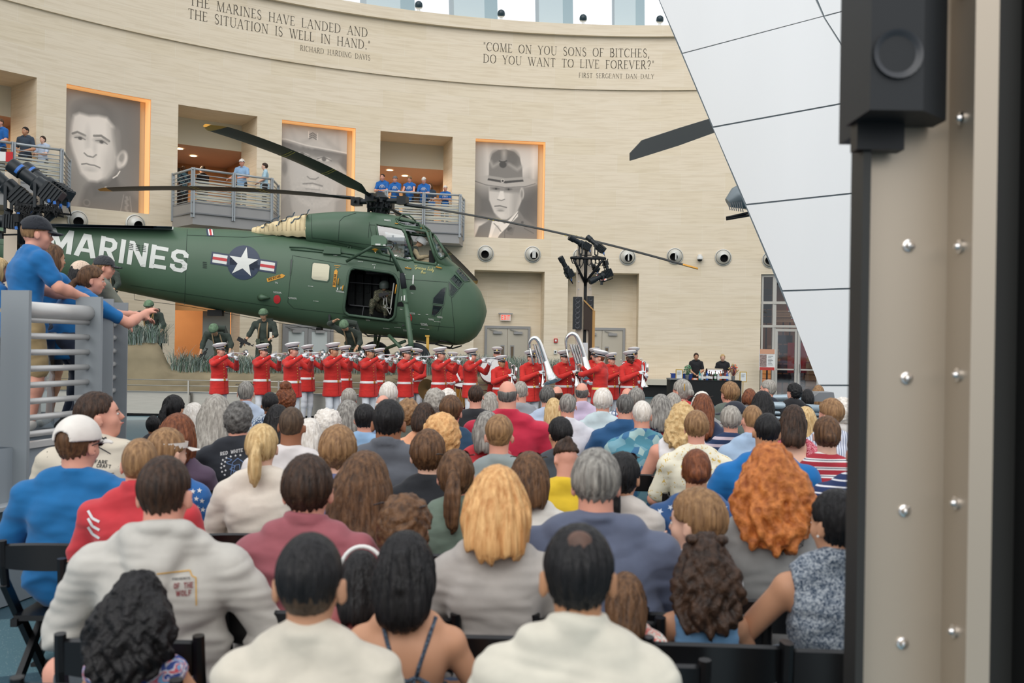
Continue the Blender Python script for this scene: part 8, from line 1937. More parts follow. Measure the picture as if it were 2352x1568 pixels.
def player(proto,used,label,px,capy,Y,rz,skin_='pink',inst=None,ilabel=None,sc=1.0,nomedal=False):
 o=proto if proto not in used else copy_tree(proto)
 used.append(o if proto not in used else proto);o['label']=label;o['category']='person';o['group']='musicians in red coats'
 capz=P(px,capy,Y).z;k=capz/1.955 if sc is None else sc
 placeM(o,px,capy,Y,rz);o.scale=(k,k,k)
 if skin_!='pink':mat_swap(o,SK['pink'],SK[skin_])
 if nomedal:
  for c in list(o.children):
   if c.name.startswith('medal'):bpy.data.objects.remove(c)
 if inst is not None:
  i=inst if inst not in used else copy_tree(inst);used.append(inst)
  i['label']=ilabel;i['category']='bugle';i['group']='silver horns of the band'
  i.location=o.location;i.rotation_euler=(0,0,rz);i.scale=(k,k,k)
 return o
U=[]
front_row=[(505,780,20.2,'pink',True,'horn player at left end of the red coat row',tA,'silver horn at left end of the row'),(603,782,20.4,'pink',False,'horn player second from left, in front of standing soldier mannequin',tA,'silver horn second from the left'),(672,778,19.2,'pink',True,'horn player with medals, third from left, slightly nearer',tA,'silver horn third from left, before large bell'),(765,779,19.8,'tan',False,'horn player with glasses below the stooping bareheaded-hand mannequin',tA,'silver horn of player with glasses'),(848,784,20.0,'tan',False,'horn player left of the helicopter landing strut',tA,'silver horn left of the landing strut'),(932,789,20.4,'pink',True,'horn player with medals under the helicopter strut',tA,'silver horn under the helicopter strut'),(1010,790,20.4,'pink',True,'horn player under helicopter nose with raised elbow',tA,'silver horn under the helicopter nose'),(1082,793,20.6,'pink',False,'horn player right of helicopter nose beside the snare drum',tA,'silver horn right of the helicopter nose')]
back_row=[(706,785,22.0,'pink',True,'second-row player with large bell horn, left',tB,'large silver bell seen third from left'),(792,787,21.8,'pink',False,'second-row player with large bell horn, middle',tB,'large silver bell beside player with glasses'),(870,793,21.8,'pink',False,'second-row player hidden behind player left of strut',tB,'large silver bell left of the strut')]
def do(row):
 for px,cy,Y,sk_,med,lab,ins,il in row:player(mT,U,lab,px,cy,Y,fwd45+rad(random.uniform(-4,4)),sk_,ins,il,None,not med)
first=front_row[0]
mT_copyq=[]
for row in(back_row,front_row[1:]):
 for px,cy,Y,sk_,med,lab,ins,il in row:
  o=copy_tree(mT);i=copy_tree(ins)
  o['label']=lab;k=P(px,cy,Y).z/1.955;rz=fwd45+rad(random.uniform(-5,5));placeM(o,px,cy,Y,rz);o.scale=(k,)*3;i.location=o.location;i.rotation_euler=(0,0,rz);i.scale=(k,)*3;i['label']=il
  if sk_!='pink':mat_swap(o,SK['pink'],SK[sk_])
  if not med:
   for c in list(o.children):
    if c.name.startswith('medal'):bpy.data.objects.remove(c)
px,cy,Y,sk_,med,lab,ins,il=first
k=P(px,cy,Y).z/1.955;placeM(mT,px,cy,Y,fwd45);mT.scale=(k,)*3;mT['label']=lab;tA.location=mT.location;tA.rotation_euler=(0,0,fwd45);tA.scale=(k,)*3;tA['label']=il
bpy.data.objects.remove(tB.children[0])if 0 else None
for c in list(tB.children):bpy.data.objects.remove(c)
bpy.data.objects.remove(tB)
rzU=rad(180+28)
ulist=[(1152,808,20.2,'olive','shorter player with upright horn, right of helicopter nose','upright silver horn of shorter player'),(1220,795,19.6,'pink','player with upright horn under the left contrabass loop','upright silver horn under the left contrabass loop'),(1296,795,20.0,'pink','player with upright horn left of the conductor','upright silver horn left of the conductor'),(1404,802,21.0,'pink','player mostly hidden right behind the conductor','upright silver horn right of the conductor'),(1447,796,20.0,'dark','dark-skinned player with upright horn at right end','upright silver horn at right end of band')]
for j,(px,cy,Y,sk_,lab,il)in enumerate(ulist):
 last=j==len(ulist)-1
 o=copy_tree(mU);i=copy_tree(uA);o['label']=lab;i['label']=il;k=P(px,cy,Y).z/1.955;placeM(o,px,cy,Y,rzU);o.scale=(k,)*3;i.location=o.location;i.rotation_euler=(0,0,rzU);i.scale=(k,)*3
 if sk_!='pink':mat_swap(o,SK['pink'],SK[sk_])
for t in(mU,uA):
 for c in list(t.children):
  for c2 in list(c.children):bpy.data.objects.remove(c2)
  bpy.data.objects.remove(c)
 bpy.data.objects.remove(t)
dl=[(958,792,22.2,'pink','second-row cymbal player behind the nose strut player',150),(1040,801,22.0,'pink','snare drummer in second row with white sling',170),(1142,789,22.6,'pink','tall drummer standing behind shorter horn player',180),(1241,800,21.6,'pink','contrabass player hidden behind the left silver loop',195),(1322,786,22.2,'pink','contrabass player behind the right silver loop',190),(1366,791,21.4,'pink','player standing just left behind the conductor',175),(1456,789,22.0,'pink','player directly behind the right end player',185)]
for px,cy,Y,sk_,lab,a in dl:
 o=copy_tree(mD);o['label']=lab;k=P(px,cy,Y).z/1.955;placeM(o,px,cy,Y,rad(a));o.scale=(k,)*3
for c in list(mD.children):
 for c2 in list(c.children):bpy.data.objects.remove(c2)
 bpy.data.objects.remove(c)
bpy.data.objects.remove(mD)
skC=stand_sk(1.03,elL=(-.20,.30,1.30),wrL=(-.06,.50,1.30),elR=(.16,.24,1.22),wrR=(-.02,.40,1.44),head=(.0,.03,1.635))
cdk=marine('conductor in red coat with black cuffs and gold belt, back to the audience',skC,rotm(22,0,0),'pink',medals=False,back=True,glove=False,belt2=True,hairc='auburn',hem=.70)
Yc2=18.9;k=P(1378,794,Yc2).z/1.955;placeM(cdk,1380,794,Yc2,rad(62));cdk.scale=(k,)*3
f=Field(*bounds(skC,.1),.01);E,W_=skC['elL'],skC['wrL'];f.cap(E+(W_-E)*.45,W_,.060,.050,.01);f.clipf(lambda x,y,z:((x-(E+(W_-E)*.95)[0])*(W_-E)[0]+(y-(E+(W_-E)*.95)[1])*(W_-E)[1]+(z-(E+(W_-E)*.95)[2])*(W_-E)[2])*3)
cu=fobj(f,'black_cuff',mat('cuff_black',S(24,24,28),.7),cdk)
M_=(E+(W_-E)*.7);
for t in range(2):
 for a in range(4):
  v=Vector(M_)+Vector((-.058 if t else .0,0,.0 if t else .0));MB().tube([v+Vector((0 if t else .05*math.sin(a*1.57),-.03,.058 if not t else .03*math.cos(a*1.57))),v+Vector((-.0,.03,.058 if not t else .0))],.004,5).build('cuff_embroidery',GOLD,cu)
nk=skC['neck'];MB().tube([Vector(nk)+Vector((.068*math.cos(a),.01+.068*math.sin(a),.045+.01*math.sin(a)))for a in[k_*.524 for k_ in range(12)]],.006,6,False,True).build('collar_braid',GOLD,cdk,True)
def contra(pts,bellpx,lab,Y,br):
 e=empty('contrabass_bugle',P(pts[0][0],860,Y),lab,'contrabass bugle','contrabass bugles');o_=-Vector(e.location);n_=len(pts)
 Q=[];
 for i in range(n_-1):
  p0,p1,p2,p3=[Vector(pts[max(0,min(n_-1,i+j))])for j in(-1,0,1,2)]
  for t in(0,.25,.5,.75):Q.append(.5*((2*p1)+(-p0+p2)*t+(2*p0-5*p1+4*p2-p3)*t*t+(-p0+3*p1-3*p2+p3)*t**3))
 Q.append(Vector(pts[-1]));Q3=[P(q.x,q.y,Y+.2*math.sin(i*.1)*0)+o_ for i,q in enumerate(Q)]
 rs=[.022+.042*(i/len(Q))for i in range(len(Q))];MB().tube(Q3,rs,14,False).build('main_tube',SILV,e,True)
 d=(Q3[-1]-Q3[-3]).normalized()+Vector((0,-.25,0));bb=MB();bell(bb,Q3[-1]-d.normalized()*.02,d.normalized(),.064,br,.42,28);bb.build('bell',SILV,e,True)
 A=P(pts[0][0]+6,792,Y)+o_;v=MB()
 for j in range(4):v.tube([A+Vector((.05*j,.05,0)),A+Vector((.05*j+.02,.05,.02)),A+Vector((.05*j+.13,.02,-.36)),A+Vector((.05*j+.16,.02,-.36)),A+Vector((.05*j+.05,.05,.0))],.011,8)
 v.tube([P(pts[0][0],pts[0][1],Y)+o_,P(pts[0][0]+8,pts[0][1]+40,Y)+o_],.02,8);v.build('valve_tubing',SILV,e,True)
 return e
contra([(1217,797),(1216,787),(1221,778),(1230,776),(1238,784),(1245,803),(1254,832)],None,'left contrabass bugle looping above the white caps',19.3,.19)
contra([(1301,800),(1300,785),(1303,773),(1313,766),(1323,770),(1330,783),(1338,806),(1342,822)],None,'right contrabass bugle, taller loop beside lighting column',19.7,.17)
def drum(px,py,Y,r,h,tilt,lab,shell):
 p=P(px,py,Y);e=empty('marching_drum',p,lab,'drum','drums of the band');M=Matrix.Rotation(rad(tilt),4,'X')
 MB().lathe([(r,-h/2),(r,h/2)],M,28).build('shell',shell,e,'auto')
 for s_ in(-1,1):MB().lathe([(r*1.04,s_*h/2-.025),(r*1.04,s_*h/2+.02),(r*.98,s_*h/2+.02),(r*.98,s_*h/2-.02)],M,28).build('hoop',mat('hoop_maroon',S(96,26,34),.3),e,'auto');MB().disc(M@Vector((0,0,s_*(h/2+.008))),M@Vector((0,0,s_)),r*.98,28).build('drumhead',mat('drumhead',S(225,225,222),.5),e)
 rp_=MB();n_=10
 for k in range(n_):
  a,b=2*math.pi*k/n_,2*math.pi*(k+.5)/n_;c2=2*math.pi*(k+1)/n_
  rp_.tube([M@Vector((r*1.05*math.cos(a),r*1.05*math.sin(a),h/2)),M@Vector((r*1.03*math.cos(b),r*1.03*math.sin(b),-h/2))],.005,4).tube([M@Vector((r*1.03*math.cos(b),r*1.03*math.sin(b),-h/2)),M@Vector((r*1.05*math.cos(c2),r*1.05*math.sin(c2),h/2))],.005,4)
 rp_.build('tension_rope',mat('rope_cream',S(220,205,175),.8),e);return e
drum(1066,908,21.3,.21,.44,12,'rope-tension snare drum with amber shell',mat('amber_shell',S(190,132,48),.35,var=.2,scale=5))
drum(1130,852,22.0,.27,.50,84,'larger drum worn at the chest behind shorter horn player',mat('maroon_shell',S(120,40,44),.3))
cyw=empty('cymbal',P(982,895,21.6),'dull bronze cymbal held low beside second-row player','cymbal',rz=rad(60));MB().lathe([(0,.03),(.04,.025),(.06,.0),(.24,-.015),(.24,-.018),(.06,-.004),(0,.02)],Matrix.Rotation(rad(84),4,'Y'),28).build('plate',mat('bronze_cymbal',S(130,100,62),.35,.8),cyw,'auto');MB().tube([(0.03,0,0),(.07,0,.03),(.06,0,-.04)],.012,6).build('leather_strap',mat('leather',S(70,45,30),.7),cyw)
sl=empty('drum_sling',P(1050,862,21.85),'white drum sling across the snare drummer','sling');o_=-Vector(sl.location);MB().bar(P(1043,846,21.72)+o_,P(1058,876,21.6)+o_,.05,.012).build('sling_strap',CAPW,sl);MB().cbox(P(1058,877,21.6)+o_,(.04,.02,.05)).build('sling_hook',CHROME,sl)
# figures posed from joint positions
def fig(label,J,Y,top,bottom,skin_='manq',sleeve=1.6,hairk=None,res=.013,s=1.0,headR=None,cat='person',name='person',group=None,legs=True,shoes=None,collar=True,face=True,wd=1.0,ht=2.0,palm=None,curl=.5,hres=None,hsize=1.0,topname='shirt',bottomname='trousers',hairL=.25,fat=1.,bodyres=None,hang=0):
 """J: joint -> (px, py, depth offset)"""
 W0={k:P(v[0],v[1],Y+v[2])for k,v in J.items()};base=Vector((W0['pelvis'].x,W0['pelvis'].y,min(W0['anL'].z,W0['anR'].z)-.06 if 'anL' in W0 else W0['pelvis'].z-.5))
 sk={k:np.array(v-base)for k,v in W0.items()};sk['s']=s
 lo,hi=bounds(sk,.17*s);Rh=headR if headR is not None else rotm(180);hc=sk['head'];skm=SK[skin_]
 f=Field(lo,hi,bodyres or res);torso(f,sk,-.008,.04*s,wd,fat);f.cap(sk['neck'],hc+Rh@(np.array([0,-.02,-.05])*s),.054*s,.052*s,.02)
 for sd,g in(('L',1),('R',-1)):
  arm(f,sk,sd,2.,0);d=sk['wr'+sd]-sk['el'+sd];add_hand(f,sk['wr'+sd],d,palm[sd]if palm else(0,-.3,-1),g,s,curl)
 if legs:
  for sd in 'LR':leg(f,sk,sd,2.,-.01)
 add_head(f,hc,Rh,s*hsize)
 V,F_=f.mesh();V=smoothv(V,F_,1);b=mkobj(name,V,F_,skm);b.location=base;tag(b,label,cat,group)
 f=Field(lo,hi,res);g=.013*s;torso(f,sk,g,.04*s,wd,fat)
 if hang:pe=sk['pelvis'];[f.ell((pe[0],pe[1],pe[2]-q_*s),(.178*s,.135*s,.09),None,.03)for q_ in(.02,.08,hang)];f.clipf(lambda x,y,z:pe[2]-(hang+.05)*s-z+0*x+0*y)
 for sd in 'LR':arm(f,sk,sd,sleeve,g*1.2,.025)
 if collar:f.torus(sk['neck']+Rh@np.array([0,.01,.0]),.066*s,.066*s,.012*s,Rh)
 am=.005
 so=fobj(f,topname,top,b,lambda V:wav(V,16,3,am)+wav(V*[1,1,2],34,8,am*.6))
 if legs:
  f=Field(lo,hi,res);pe=sk['pelvis'];f.ell(pe,(.165*s,.12*s,.13*s),None,.03)
  for sd in 'LR':leg(f,sk,sd,ht-.04 if ht>1.9 else ht,.014*s)
  fobj(f,bottomname,bottom,b,lambda V:wav(V,16,5,am*1.2)+wav(V*[1,1,2],34,6,am*.6))
  f=Field(lo,hi,res)
  for sd in 'LR':a=sk['an'+sd];f2=np.array([a[0],a[1]-.14*s,a[2]-.03]);f.cap(a,f2,.045*s,.038*s)
  fobj(f,'boots',shoes or BLACKM,b)
 if hairk:hair(hairk[0],hc,Rh,s*hsize,hres or min(res,.011),HM(hairk[1],hairk[0]in('curlyshort',)),b,5,hairL)
 if face:add_face_parts(hc,Rh,s*hsize,b,skm,HM(hairk[1]if hairk else 'brown'))
 return b,sk,Rh,base
OD=cloth('olive_drab',(52,62,54));ODL=cloth('olive_web',(70,78,62));TANW=cloth('tan_webbing',(150,128,96));HELM=mat('helmet_cover',S(104,130,102),.85,var=.3,scale=18,bump=.3)
RIF=mat('rifle_black',S(30,30,32),.45,.3)
def helmet(b,hc,Rh,s=1.):
 M=headM(hc,Rh,s);MB().lathe([(.122,.012),(.128,.02),(.122,.06),(.105,.10),(.07,.135),(.03,.15),(0,.153)],M@Matrix.Diagonal((.92,1.1,1,1)),22).build('helmet',HELM,b,'auto')
 MB().lathe([(.130,.028),(.131,.045)],M@Matrix.Diagonal((.92,1.1,1,1)),22).build('helmet_band',OD,b)
def gear(b,sk,s=1.,band=False):
 ch,ne,pe=[Vector(sk[k])for k in('chest','neck','pelvis')];r=(Vector(sk['shR'])-Vector(sk['shL'])).normalized();u=(ne-pe).normalized();fw=u.cross(r).normalized()
 bk=-fw;g=MB();M=Matrix(((r.x,fw.x,u.x,(ch+bk*.22).x),(r.y,fw.y,u.y,(ch+bk*.22).y),(r.z,fw.z,u.z,(ch+bk*.22).z),(0,0,0,1)))
 MB().box((-.14,-.08,-.16),(.14,.08,.14),M).tube([M@Vector((-.15,0,.18)),M@Vector((.15,0,.18))],.07,10).build('field_pack',OD,b,'auto')
 for sd in(-1,1):
  MB().tube([ch+bk*.13+r*sd*.09+u*.12,ne+r*sd*.085+u*.01,ch+r*sd*.10+fw*.13+u*.04,ch*.4+pe*.6+r*sd*.11+fw*.13],.018,6).build('suspender_strap',TANW,b,True)
  MB().cbox(tuple(ch*.25+pe*.75+r*sd*.10+fw*.15),(.09,.06,.12)).build('ammo_pouch',ODL,b)
 MB().tube([pe+u*.08+(r*math.cos(a)*.185+fw*math.sin(a)*.145)for a in[k*.449 for k in range(14)]],.022,6,False,True).build('web_belt',ODL,b,True)
 if band:
  for s_ in(0,1):
   pts=[ne+r*(-.09 if not s_ else .13)+fw*.07,ch+r*(-.04 if not s_ else .1)+fw*.155,ch*.5+pe*.5+r*(.04 if not s_ else-.02)+fw*.17,ch*.7+pe*.3+r*.14+fw*.14];mb=MB()
   for(a,c2)in zip(pts[:-1],pts[1:]):
    for k in range(9):q=a.lerp(c2,k/9);mb.cbox(tuple(q),(.018,.03,.035))
   mb.build('cartridge_belt',mat('brass_dull',S(150,120,70),.5,.5),b)
def rifle(pts,Y,lab,L=1.0,dy=(0,0)):
 A,B=P(*pts[0],Y+dy[0]),P(*pts[1],Y+dy[1]);e=empty('rifle',A,lab,'rifle','rifles of the soldier mannequins');d=(B-A);n_=d.length;d.normalize()
 up=Vector((0,-1,0)).cross(d).normalized()
 MB().bar(Vector((0,0,0)),d*n_*.28,.045,.10,up).build('stock',RIF,e);MB().bar(d*n_*.27,d*n_*.55,.05,.075,up).bar(d*n_*.38-up*.0,d*n_*.36-up*.17,.03,.05,d).bar(d*n_*.30,d*n_*.28-up*.10,.03,.04,d).bar(d*n_*.33+up*.06,d*n_*.52+up*.06,.02,.03,up).build('receiver',RIF,e)
 MB().bar(d*n_*.55,d*n_*.78,.05,.06,up).tube([d*n_*.78,d*n_],.012,8).bar(d*n_*.95,d*n_*.95+up*.05,.012,.02,d).build('barrel',RIF,e);return e
gS='soldier mannequins on the grassy bank'
def soldier(lab,J,Y,hR,s=1.,band=False,sleeve=1.5,**k):
 J={(n[:-1]+{'L':'R','R':'L'}[n[-1]]if n[-1]in 'LR' else n):v for n,v in J.items()}
 b,sk,Rh,base=fig(lab,J,Y,OD,OD,'manq',sleeve,None,.015,s,hR,'mannequin','soldier_mannequin',gS,topname='field_jacket',**k);helmet(b,sk['head'],Rh,s);gear(b,sk,s,band);return b
soldier('crouching soldier mannequin with cartridge belts, hand on the grass',dict(head=(342,703,-.30),neck=(345,718,-.12),chest=(346,738,.0),pelvis=(352,770,.15),shL=(320,720,0),shR=(368,724,0),elL=(297,735,-.1),wrL=(287,748,-.15),elR=(376,745,-.05),wrR=(370,762,-.15),hipL=(343,776,.1),hipR=(362,778,.15),knL=(310,748,-.25),anL=(303,790,-.1),knR=(365,800,-.1),anR=(368,835,.2)),23.9,rotm(180,-18),1.0,True)
soldier('stooping soldier mannequin looking down, left of standing one',dict(head=(491,757,-.42),neck=(496,768,-.22),chest=(504,780,-.05),pelvis=(512,805,.2),shL=(474,768,-.1),shR=(524,772,-.05),elL=(466,790,-.15),wrL=(461,808,-.25),elR=(531,789,-.1),wrR=(528,806,-.2),hipL=(503,812,.15),hipR=(520,814,.2),knL=(496,836,-.05),anL=(492,866,.05),knR=(524,838,0),anR=(524,866,.2)),23.9,rotm(180,-42),1.)
soldier('upright soldier mannequin holding rifle in left hand',dict(head=(605,722,-.12),neck=(607,737,-.02),chest=(607,757,.0),pelvis=(606,790,.05),shL=(586,744,0),shR=(628,744,0),elL=(574,765,-.05),wrL=(565,781,-.15),elR=(634,768,-.05),wrR=(623,775,-.22),hipL=(598,795,.05),hipR=(615,795,.05),knL=(592,830,0),anL=(588,866,.1),knR=(616,832,-.05),anR=(620,866,.1)),24.1,rotm(180,-16),1.)
soldier('bent soldier mannequin holding his helmet under the helicopter door',dict(head=(790,748,-.42),neck=(797,756,-.22),chest=(806,768,-.05),pelvis=(812,795,.2),shL=(780,758,-.1),shR=(824,766,-.05),elL=(757,743,-.15),wrL=(772,735,-.35),elR=(828,786,-.1),wrR=(819,798,-.25),hipL=(804,802,.15),hipR=(822,804,.2),knL=(800,830,-.05),anL=(796,862,.05),knR=(824,830,0),anR=(824,862,.2)),23.9,rotm(180,-38),1.)
soldier('soldier mannequin half hidden behind the girl with braid',dict(head=(246,606,-.05),neck=(247,622,0),chest=(249,642,0),pelvis=(252,676,0),shL=(226,628,0),shR=(268,630,0),elL=(222,655,-.1),wrL=(228,672,-.25),elR=(272,652,-.1),wrR=(256,670,-.3),hipL=(244,682,0),hipR=(260,682,0),knL=(243,720,0),anL=(243,757,0),knR=(262,720,0),anR=(264,757,0)),23.9,rotm(150,-5),1.)
rifle([(343,742),(374,816)],23.7,'black machine gun hanging from crouching mannequin');rifle([(456,832),(477,800)],23.6,'short black rifle of the stooping mannequin');rifle([(546,777),(582,795)],23.9,'rifle held low by the upright mannequin')
nb=empty('notebook',P(622,768,23.85),'small white notebook in the upright mannequin hand','notebook');MB().box((-.03,-.01,-.12),(.03,.01,.06)).build('cover',WHITE,nb);MB().box((-.028,-.014,-.11),(.028,-.0105,.05)).build('page',CREAM,nb)
KH=cloth('flight_khaki',(176,160,128));CAMO=patt('camo','noise',[(52,60,48),(96,98,76),(70,66,52),(128,126,104)],14)
b,sk,Rh,base=fig('pilot mannequin in white helmet at the cockpit window',dict(head=(966,556,0),neck=(955,568,0),chest=(950,580,0),pelvis=(950,601,0),shL=(952,572,.17),shR=(952,574,-.17),elL=(958,592,.2),wrL=(982,588,.15),elR=(962,592,-.22),wrR=(985,588,-.15),hipL=(952,603,.1),hipR=(952,603,-.1),knL=(990,602,.12),knR=(990,602,-.12),anL=(1000,628,.1),anR=(1000,628,-.1)),24.75,KH,KH,'manq',1.9,None,.014,.92,rotm(-90,-30),'mannequin','pilot_mannequin',topname='flight_shirt')
MB().lathe([(.13,-.02),(.138,.02),(.13,.07),(.10,.115),(.05,.14),(0,.146)],headM(sk['head'],Rh,.98)@Matrix.Diagonal((.95,1.08,1,1)),24).build('flight_helmet',WHITE,b,'auto')
f=Field(*bounds(sk,.15),.016);torso(f,sk,.022,.04,.95);f.clipf(lambda x,y,z:z-sk['neck'][2]-.02+0*x+0*y);fobj(f,'survival_vest',OD,b)
b,sk,Rh,base=fig('door gunner mannequin crouched in the cargo doorway',dict(head=(883,657,-.05),neck=(881,668,0),chest=(880,682,0),pelvis=(877,708,.15),shR=(865,672,0),shL=(897,674,0),elR=(860,692,-.1),wrR=(876,682,-.2),elL=(896,694,-.1),wrL=(889,680,-.22),hipR=(870,708,.1),hipL=(884,710,.1),knR=(856,692,-.22),knL=(886,705,-.22),anR=(852,722,-.1),anL=(886,726,-.12)),24.75,CAMO,CAMO,'manq',1.9,None,.014,.92,rotm(165,-8),'mannequin','gunner_mannequin',topname='camouflage_shirt')
MB().lathe([(.125,-.05),(.135,.02),(.13,.07),(.10,.115),(.05,.14),(0,.146)],headM(sk['head'],Rh,.98)@Matrix.Diagonal((.95,1.08,1,1)),24).build('flight_helmet',mat('helmet_olive_grey',S(78,88,82),.5),b,'auto')
rifle([(870,678),(900,672)],24.45,'black gun mounted in the cargo doorway')
# bar staff
BLKP=cloth('black_polo',(24,25,30))
def standing(lab,px,capy,Y,floorz,yaw,top,skin_,hairk,H=None,s=None,**k):
 so_=k.pop('so',None);cp=P(px,capy,Y);s=so_ or(cp.z-floorz)/1.755;dr=1.755-(cp.z-floorz)/s;z=lambda v:floorz+v*s;c,sn=math.cos(rad(yaw)),math.sin(rad(yaw))
 base_j=dict(pelvis=(0,0,.96),chest=(0,0,1.27),neck=(0,-.01,1.48),shL=(-.175,0,1.40),shR=(.175,0,1.40),elL=(-.24,.05,1.14),elR=(.24,.05,1.14),wrL=(-.08,.24,1.02),wrR=(.08,.24,1.02),head=(0,.02,1.62),hipL=(-.09,0,.93),hipR=(.09,0,.93),knL=(-.1,.02,.5),knR=(.1,.02,.5),anL=(-.1,0,.08),anR=(.1,0,.08))
 base_j.update(k.pop('J',{}));J={}
 if so_:
  for n_,(a,b)in dict(pelvis=(.45,-.15),hipL=(.45,-.15),hipR=(.45,-.15),knL=(.10,.30),knR=(.10,.30),chest=(.68,.05),neck=(.93,.28),shL=(.90,.22),shR=(.90,.22),head=(1.,.42)).items():
   v=base_j[n_];base_j[n_]=(v[0],v[1]+b*dr,v[2]-a*dr)
  hx,hy_=base_j['head'][0]*s,base_j['head'][1]*s;cp=cp-Vector((hx*c-hy_*sn,hx*sn+hy_*c,0));Y=cp.y
 hyaw=k.pop('hy',0);hp_=k.pop('hp',0)
 for n_,v in base_j.items():
  x,y=v[0]*s,v[1]*s;X_,Y_=x*c-y*sn,x*sn+y*c;w_=Vector((cp.x+X_,Y+Y_,z(v[2])));q=proj(w_);J[n_]=(q[0],q[1],Y_)
 return fig(lab,J,Y,top,k.pop('bottom',TROU[3]),skin_,k.pop('sleeve',.7),hairk,k.pop('res',.018),s,rotm(yaw+hyaw,hp_),hang=.15,**k)
standing('bar attendant with tied dark hair, left of the chafing dish',1599,810,31.9,0,178,BLKP,'tan',('ponytail','dkbrown'))
standing('bar attendant with fair hair, right of the chafing dish',1660,813,31.9,0,175,BLKP,'pale',('ponytail','blond'))
# people on the balconies
BL=cloth('camp_blue',(16,94,168));LB=cloth('light_blue_tee',(96,158,190));PB=cloth('pale_blue_tee',(168,200,216))
lean=dict(elL=(-.22,.16,1.12),elR=(.22,.16,1.12),wrL=(-.03,.34,1.10),wrR=(.05,.36,1.11))
gB='onlookers on the balconies'
fz=5.93
def onl(lab,px,cy,Y,top,skin_,hk,yaw=160,cap=None,**k):
 b,sk,Rh,base=standing(lab,px,cy,Y,fz,yaw,top,skin_,hk,group=gB,**k)
 if cap:ball_cap(sk['head'],Rh,sk['s']*1.02,cap,b,res=.012)
 return b,sk
CAPG,CAPWH=c_('grey_cap',(110,112,112)),c_('white_cap',(0,0,0))
def decal_on_front(b,sk,_):
 so=[o for o in b.children if o.name.startswith('shirt')][0];bv=BVHTree.FromPolygons([v.co[:]for v in so.data.vertices],[tuple(p.vertices)for p in so.data.polygons]);c0=Vector(sk['chest']);mb=MB()
 def on(x,z):r=bv.ray_cast(Vector((c0.x+x,c0.y-1,c0.z+z)),Vector((0,1,0)));return r[0]+Vector((0,-.006,0))if r[0]else None
 pts=[on(.085*math.cos(a),.075*math.sin(a)-.01)for a in[k_*.314 for k_ in range(-1,12)]];pts=[p for p in pts if p]
 if len(pts)>2:mb.tube(pts,.007,4)
 for z_ in(-.02,.01,.035):
  pts=[on(x_,z_+.01*math.sin(x_*90))for x_ in(-.05,-.02,.01,.05)];pts=[p for p in pts if p]
  if len(pts)>1:mb.tube(pts,.007,4)
 mb.build('printed_logo',INKW,b)
for lab,px,cy,Y,hk,cap,slv,yaw,hp_ in(('youth in blue shirt with cropped hair, left end of the right balcony',879,399,34.4,('short','dkbrown'),None,.7,170,0),('yawning youth in grey cap and blue shirt on right balcony',908,404,34.3,None,CAPG,.7,165,5),('youth in sleeveless blue shirt looking down, sunglasses on head',941,404,34.3,('mop','ltbrown'),None,.1,170,-25),('person in white cap and blue shirt on right balcony middle',974,407,34.4,('short','brown'),CAPWH,.75,172,-8),('man in white cap alone at right end of right balcony',1023,426,35.3,('short','brown'),CAPWH,.7,170,0)):
 b,sk=onl(lab,px,cy,Y,BL,'pink',hk,yaw,cap,sleeve=slv,J=lean if 'alone' not in lab else dict(wrL=(.1,.22,1.14),wrR=(-.1,.22,1.14)),hp=hp_)
 decal_on_front(b,sk,('short' if 0 else 'x'))
onl('child in blue shirt between white caps on right balcony',991,452,35.0,BL,'tan',('short','dkbrown'),170,s=None);onl('woman with brown hair behind the right balcony crowd',988,420,36.0,c_('teal_dark',(40,60,80)),'pale',('long','brown'),165)
onl('youth in white cap and light blue shirt on middle balcony',556,365,32.1,LB,'pink',('short','brown'),175,CAPWH,sleeve=.7,J=dict(elL=(-.25,.1,1.15),elR=(.26,.05,1.15),wrL=(-.02,.3,1.07),wrR=(.34,.25,1.06)))
onl('youth with tousled brown hair leaning back at right end of middle balcony',609,374,32.1,PB,'pale',('mop','dkbrown'),110,sleeve=.7)
onl('person with short hair seen from behind, middle balcony',466,381,34.6,c_('black_top',(0,0,0)),'pale',('short','dkbrown'),60);onl('man in dark patterned shirt at left end of middle balcony',421,381,33.4,patt('dark_pattern','noise',[(30,40,60),(90,130,150)],12),'tan',('short','brown'),30)
onl('bearded man in dark graphic shirt on far left balcony',59,291,27.9,c_('slate_dark',(52,66,82)),'tan',('short','black'),178,hy=-10,J=dict(elL=(-.26,.0,1.12),elR=(.26,.0,1.12)))
onl('woman in pale blue shirt leaning on far left balcony rail',99,312,28.0,c_('pale_blue',(0,0,0)),'pale',('bun','dkbrown'),172,J=lean);onl('person in blue shirt holding chin at left edge of far left balcony',1,271,26.9,BL,'pink',('short','brown'),165,J=dict(elR=(.2,.15,1.2),wrR=(.03,.17,1.45)))
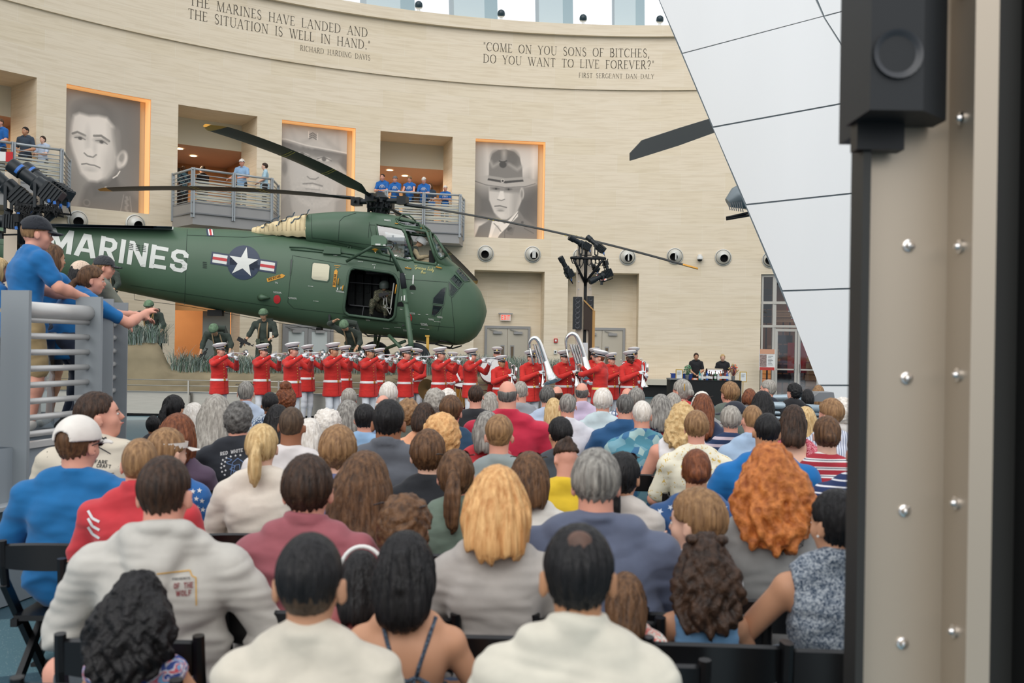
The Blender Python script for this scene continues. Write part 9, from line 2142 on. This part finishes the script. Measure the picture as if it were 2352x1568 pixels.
# people on the raised platform
def plat(lab,px,cy,Y,yaw,top,skin_,hk,cap=None,capkw=None,res=.0105,**k):
 b,sk,Rh,base=standing(lab,px,cy,Y,.1+.93,yaw,top,skin_,hk,res=res,**k)
 if cap:ball_cap(sk['head'],Rh,sk['s']*1.03,cap,b,res=.007,**(capkw or{}))
 return b,sk,Rh
NB=cloth('camp_blue_near',(10,102,164))
plean=dict(elL=(-.25,.14,1.14),elR=(.24,.16,1.10),wrL=(-.02,.36,1.06),wrR=(.10,.40,1.04),neck=(0,.02,1.47),head=(0,.06,1.61))
b,sk,Rh=plat('tall boy in backward-looking black cap and blue shirt at railing',86,498,7.2,-42,NB,'pink',('fade','ltbrown'),c_('cap_black',(28,32,40)),dict(adj=True),so=.96,J=dict(elR=(.27,.12,1.10),wrR=(.20,.34,1.04),elL=(-.22,.2,1.10),wrL=(.05,.42,1.03)),bottom=c_('khaki_shorts',(176,152,110)),ht=1.0,hy=-14,shoes=SHOE[0],palm=dict(L=(0,0,-1),R=(0,0,-1)))
MB().tube([Vector(sk['neck'])+Vector((.062*math.cos(a),.062*math.sin(a),.028))for a in[k_*.524 for k_ in range(12)]],.004,5,False,True).build('bead_necklace',WHITE,b,True)
plat('girl with long straight dark hair resting cheek on hand, blue shirt',122,560,7.95,-30,NB,'tan',('long','brown'),so=.91,J=dict(elR=(.22,.30,1.02),wrR=(.12,.38,1.24),elL=(-.2,.3,1.0),wrL=(.0,.44,.98)),bottom=c_('black_shorts',(28,30,34)),ht=.8,hairL=.26,hy=-10,shoes=SHOE[0])
plat('girl with braided brown hair leaning out over the railing',212,609,7.62,-48,NB,'pink',('braid','brown'),so=.89,J=dict(elR=(.27,.38,.92),wrR=(.14,.58,1.02),elL=(-.2,.36,1.0),wrL=(.06,.52,1.0)),bottom=c_('jeans_dark',(40,50,70)),hy=-16,hairL=.30)
plat('person in beige cap with black hair behind the braid',184,600,8.8,-40,NB,'tan',('bob','black'),c_('beige_cap',(226,200,178)),dict(adj=True),hy=-5,hairL=.12)
b,sk,Rh=plat('woman in dark cap and glasses with hair bun through cap',236,588,9.2,-60,c_('grey_olive',(110,112,100)),'pink',('bun','ltbrown'),c_('cap_charcoal',(52,54,58)),dict(adj=True),hy=-10,J=dict(elR=(.22,.2,1.12),wrR=(.1,.42,1.08)))
ph_=empty('phone',P(278,717,8.6),'black phone held out over the railing end','phone',rz=.5);MB().box((-.04,-.006,-.07),(.04,.006,.07)).build('phone_body',BLACK,ph_);MB().lathe([(.012,0),(.0,.003)],Matrix.Translation((.015,-.008,.045))@Matrix.Rotation(rad(90),4,'X'),10).build('phone_camera',CHROME,ph_)
plat('blond person cut off by left picture edge, blue shirt',-8,590,7.3,-50,NB,'pink',('bob','blond'),hairL=.15)
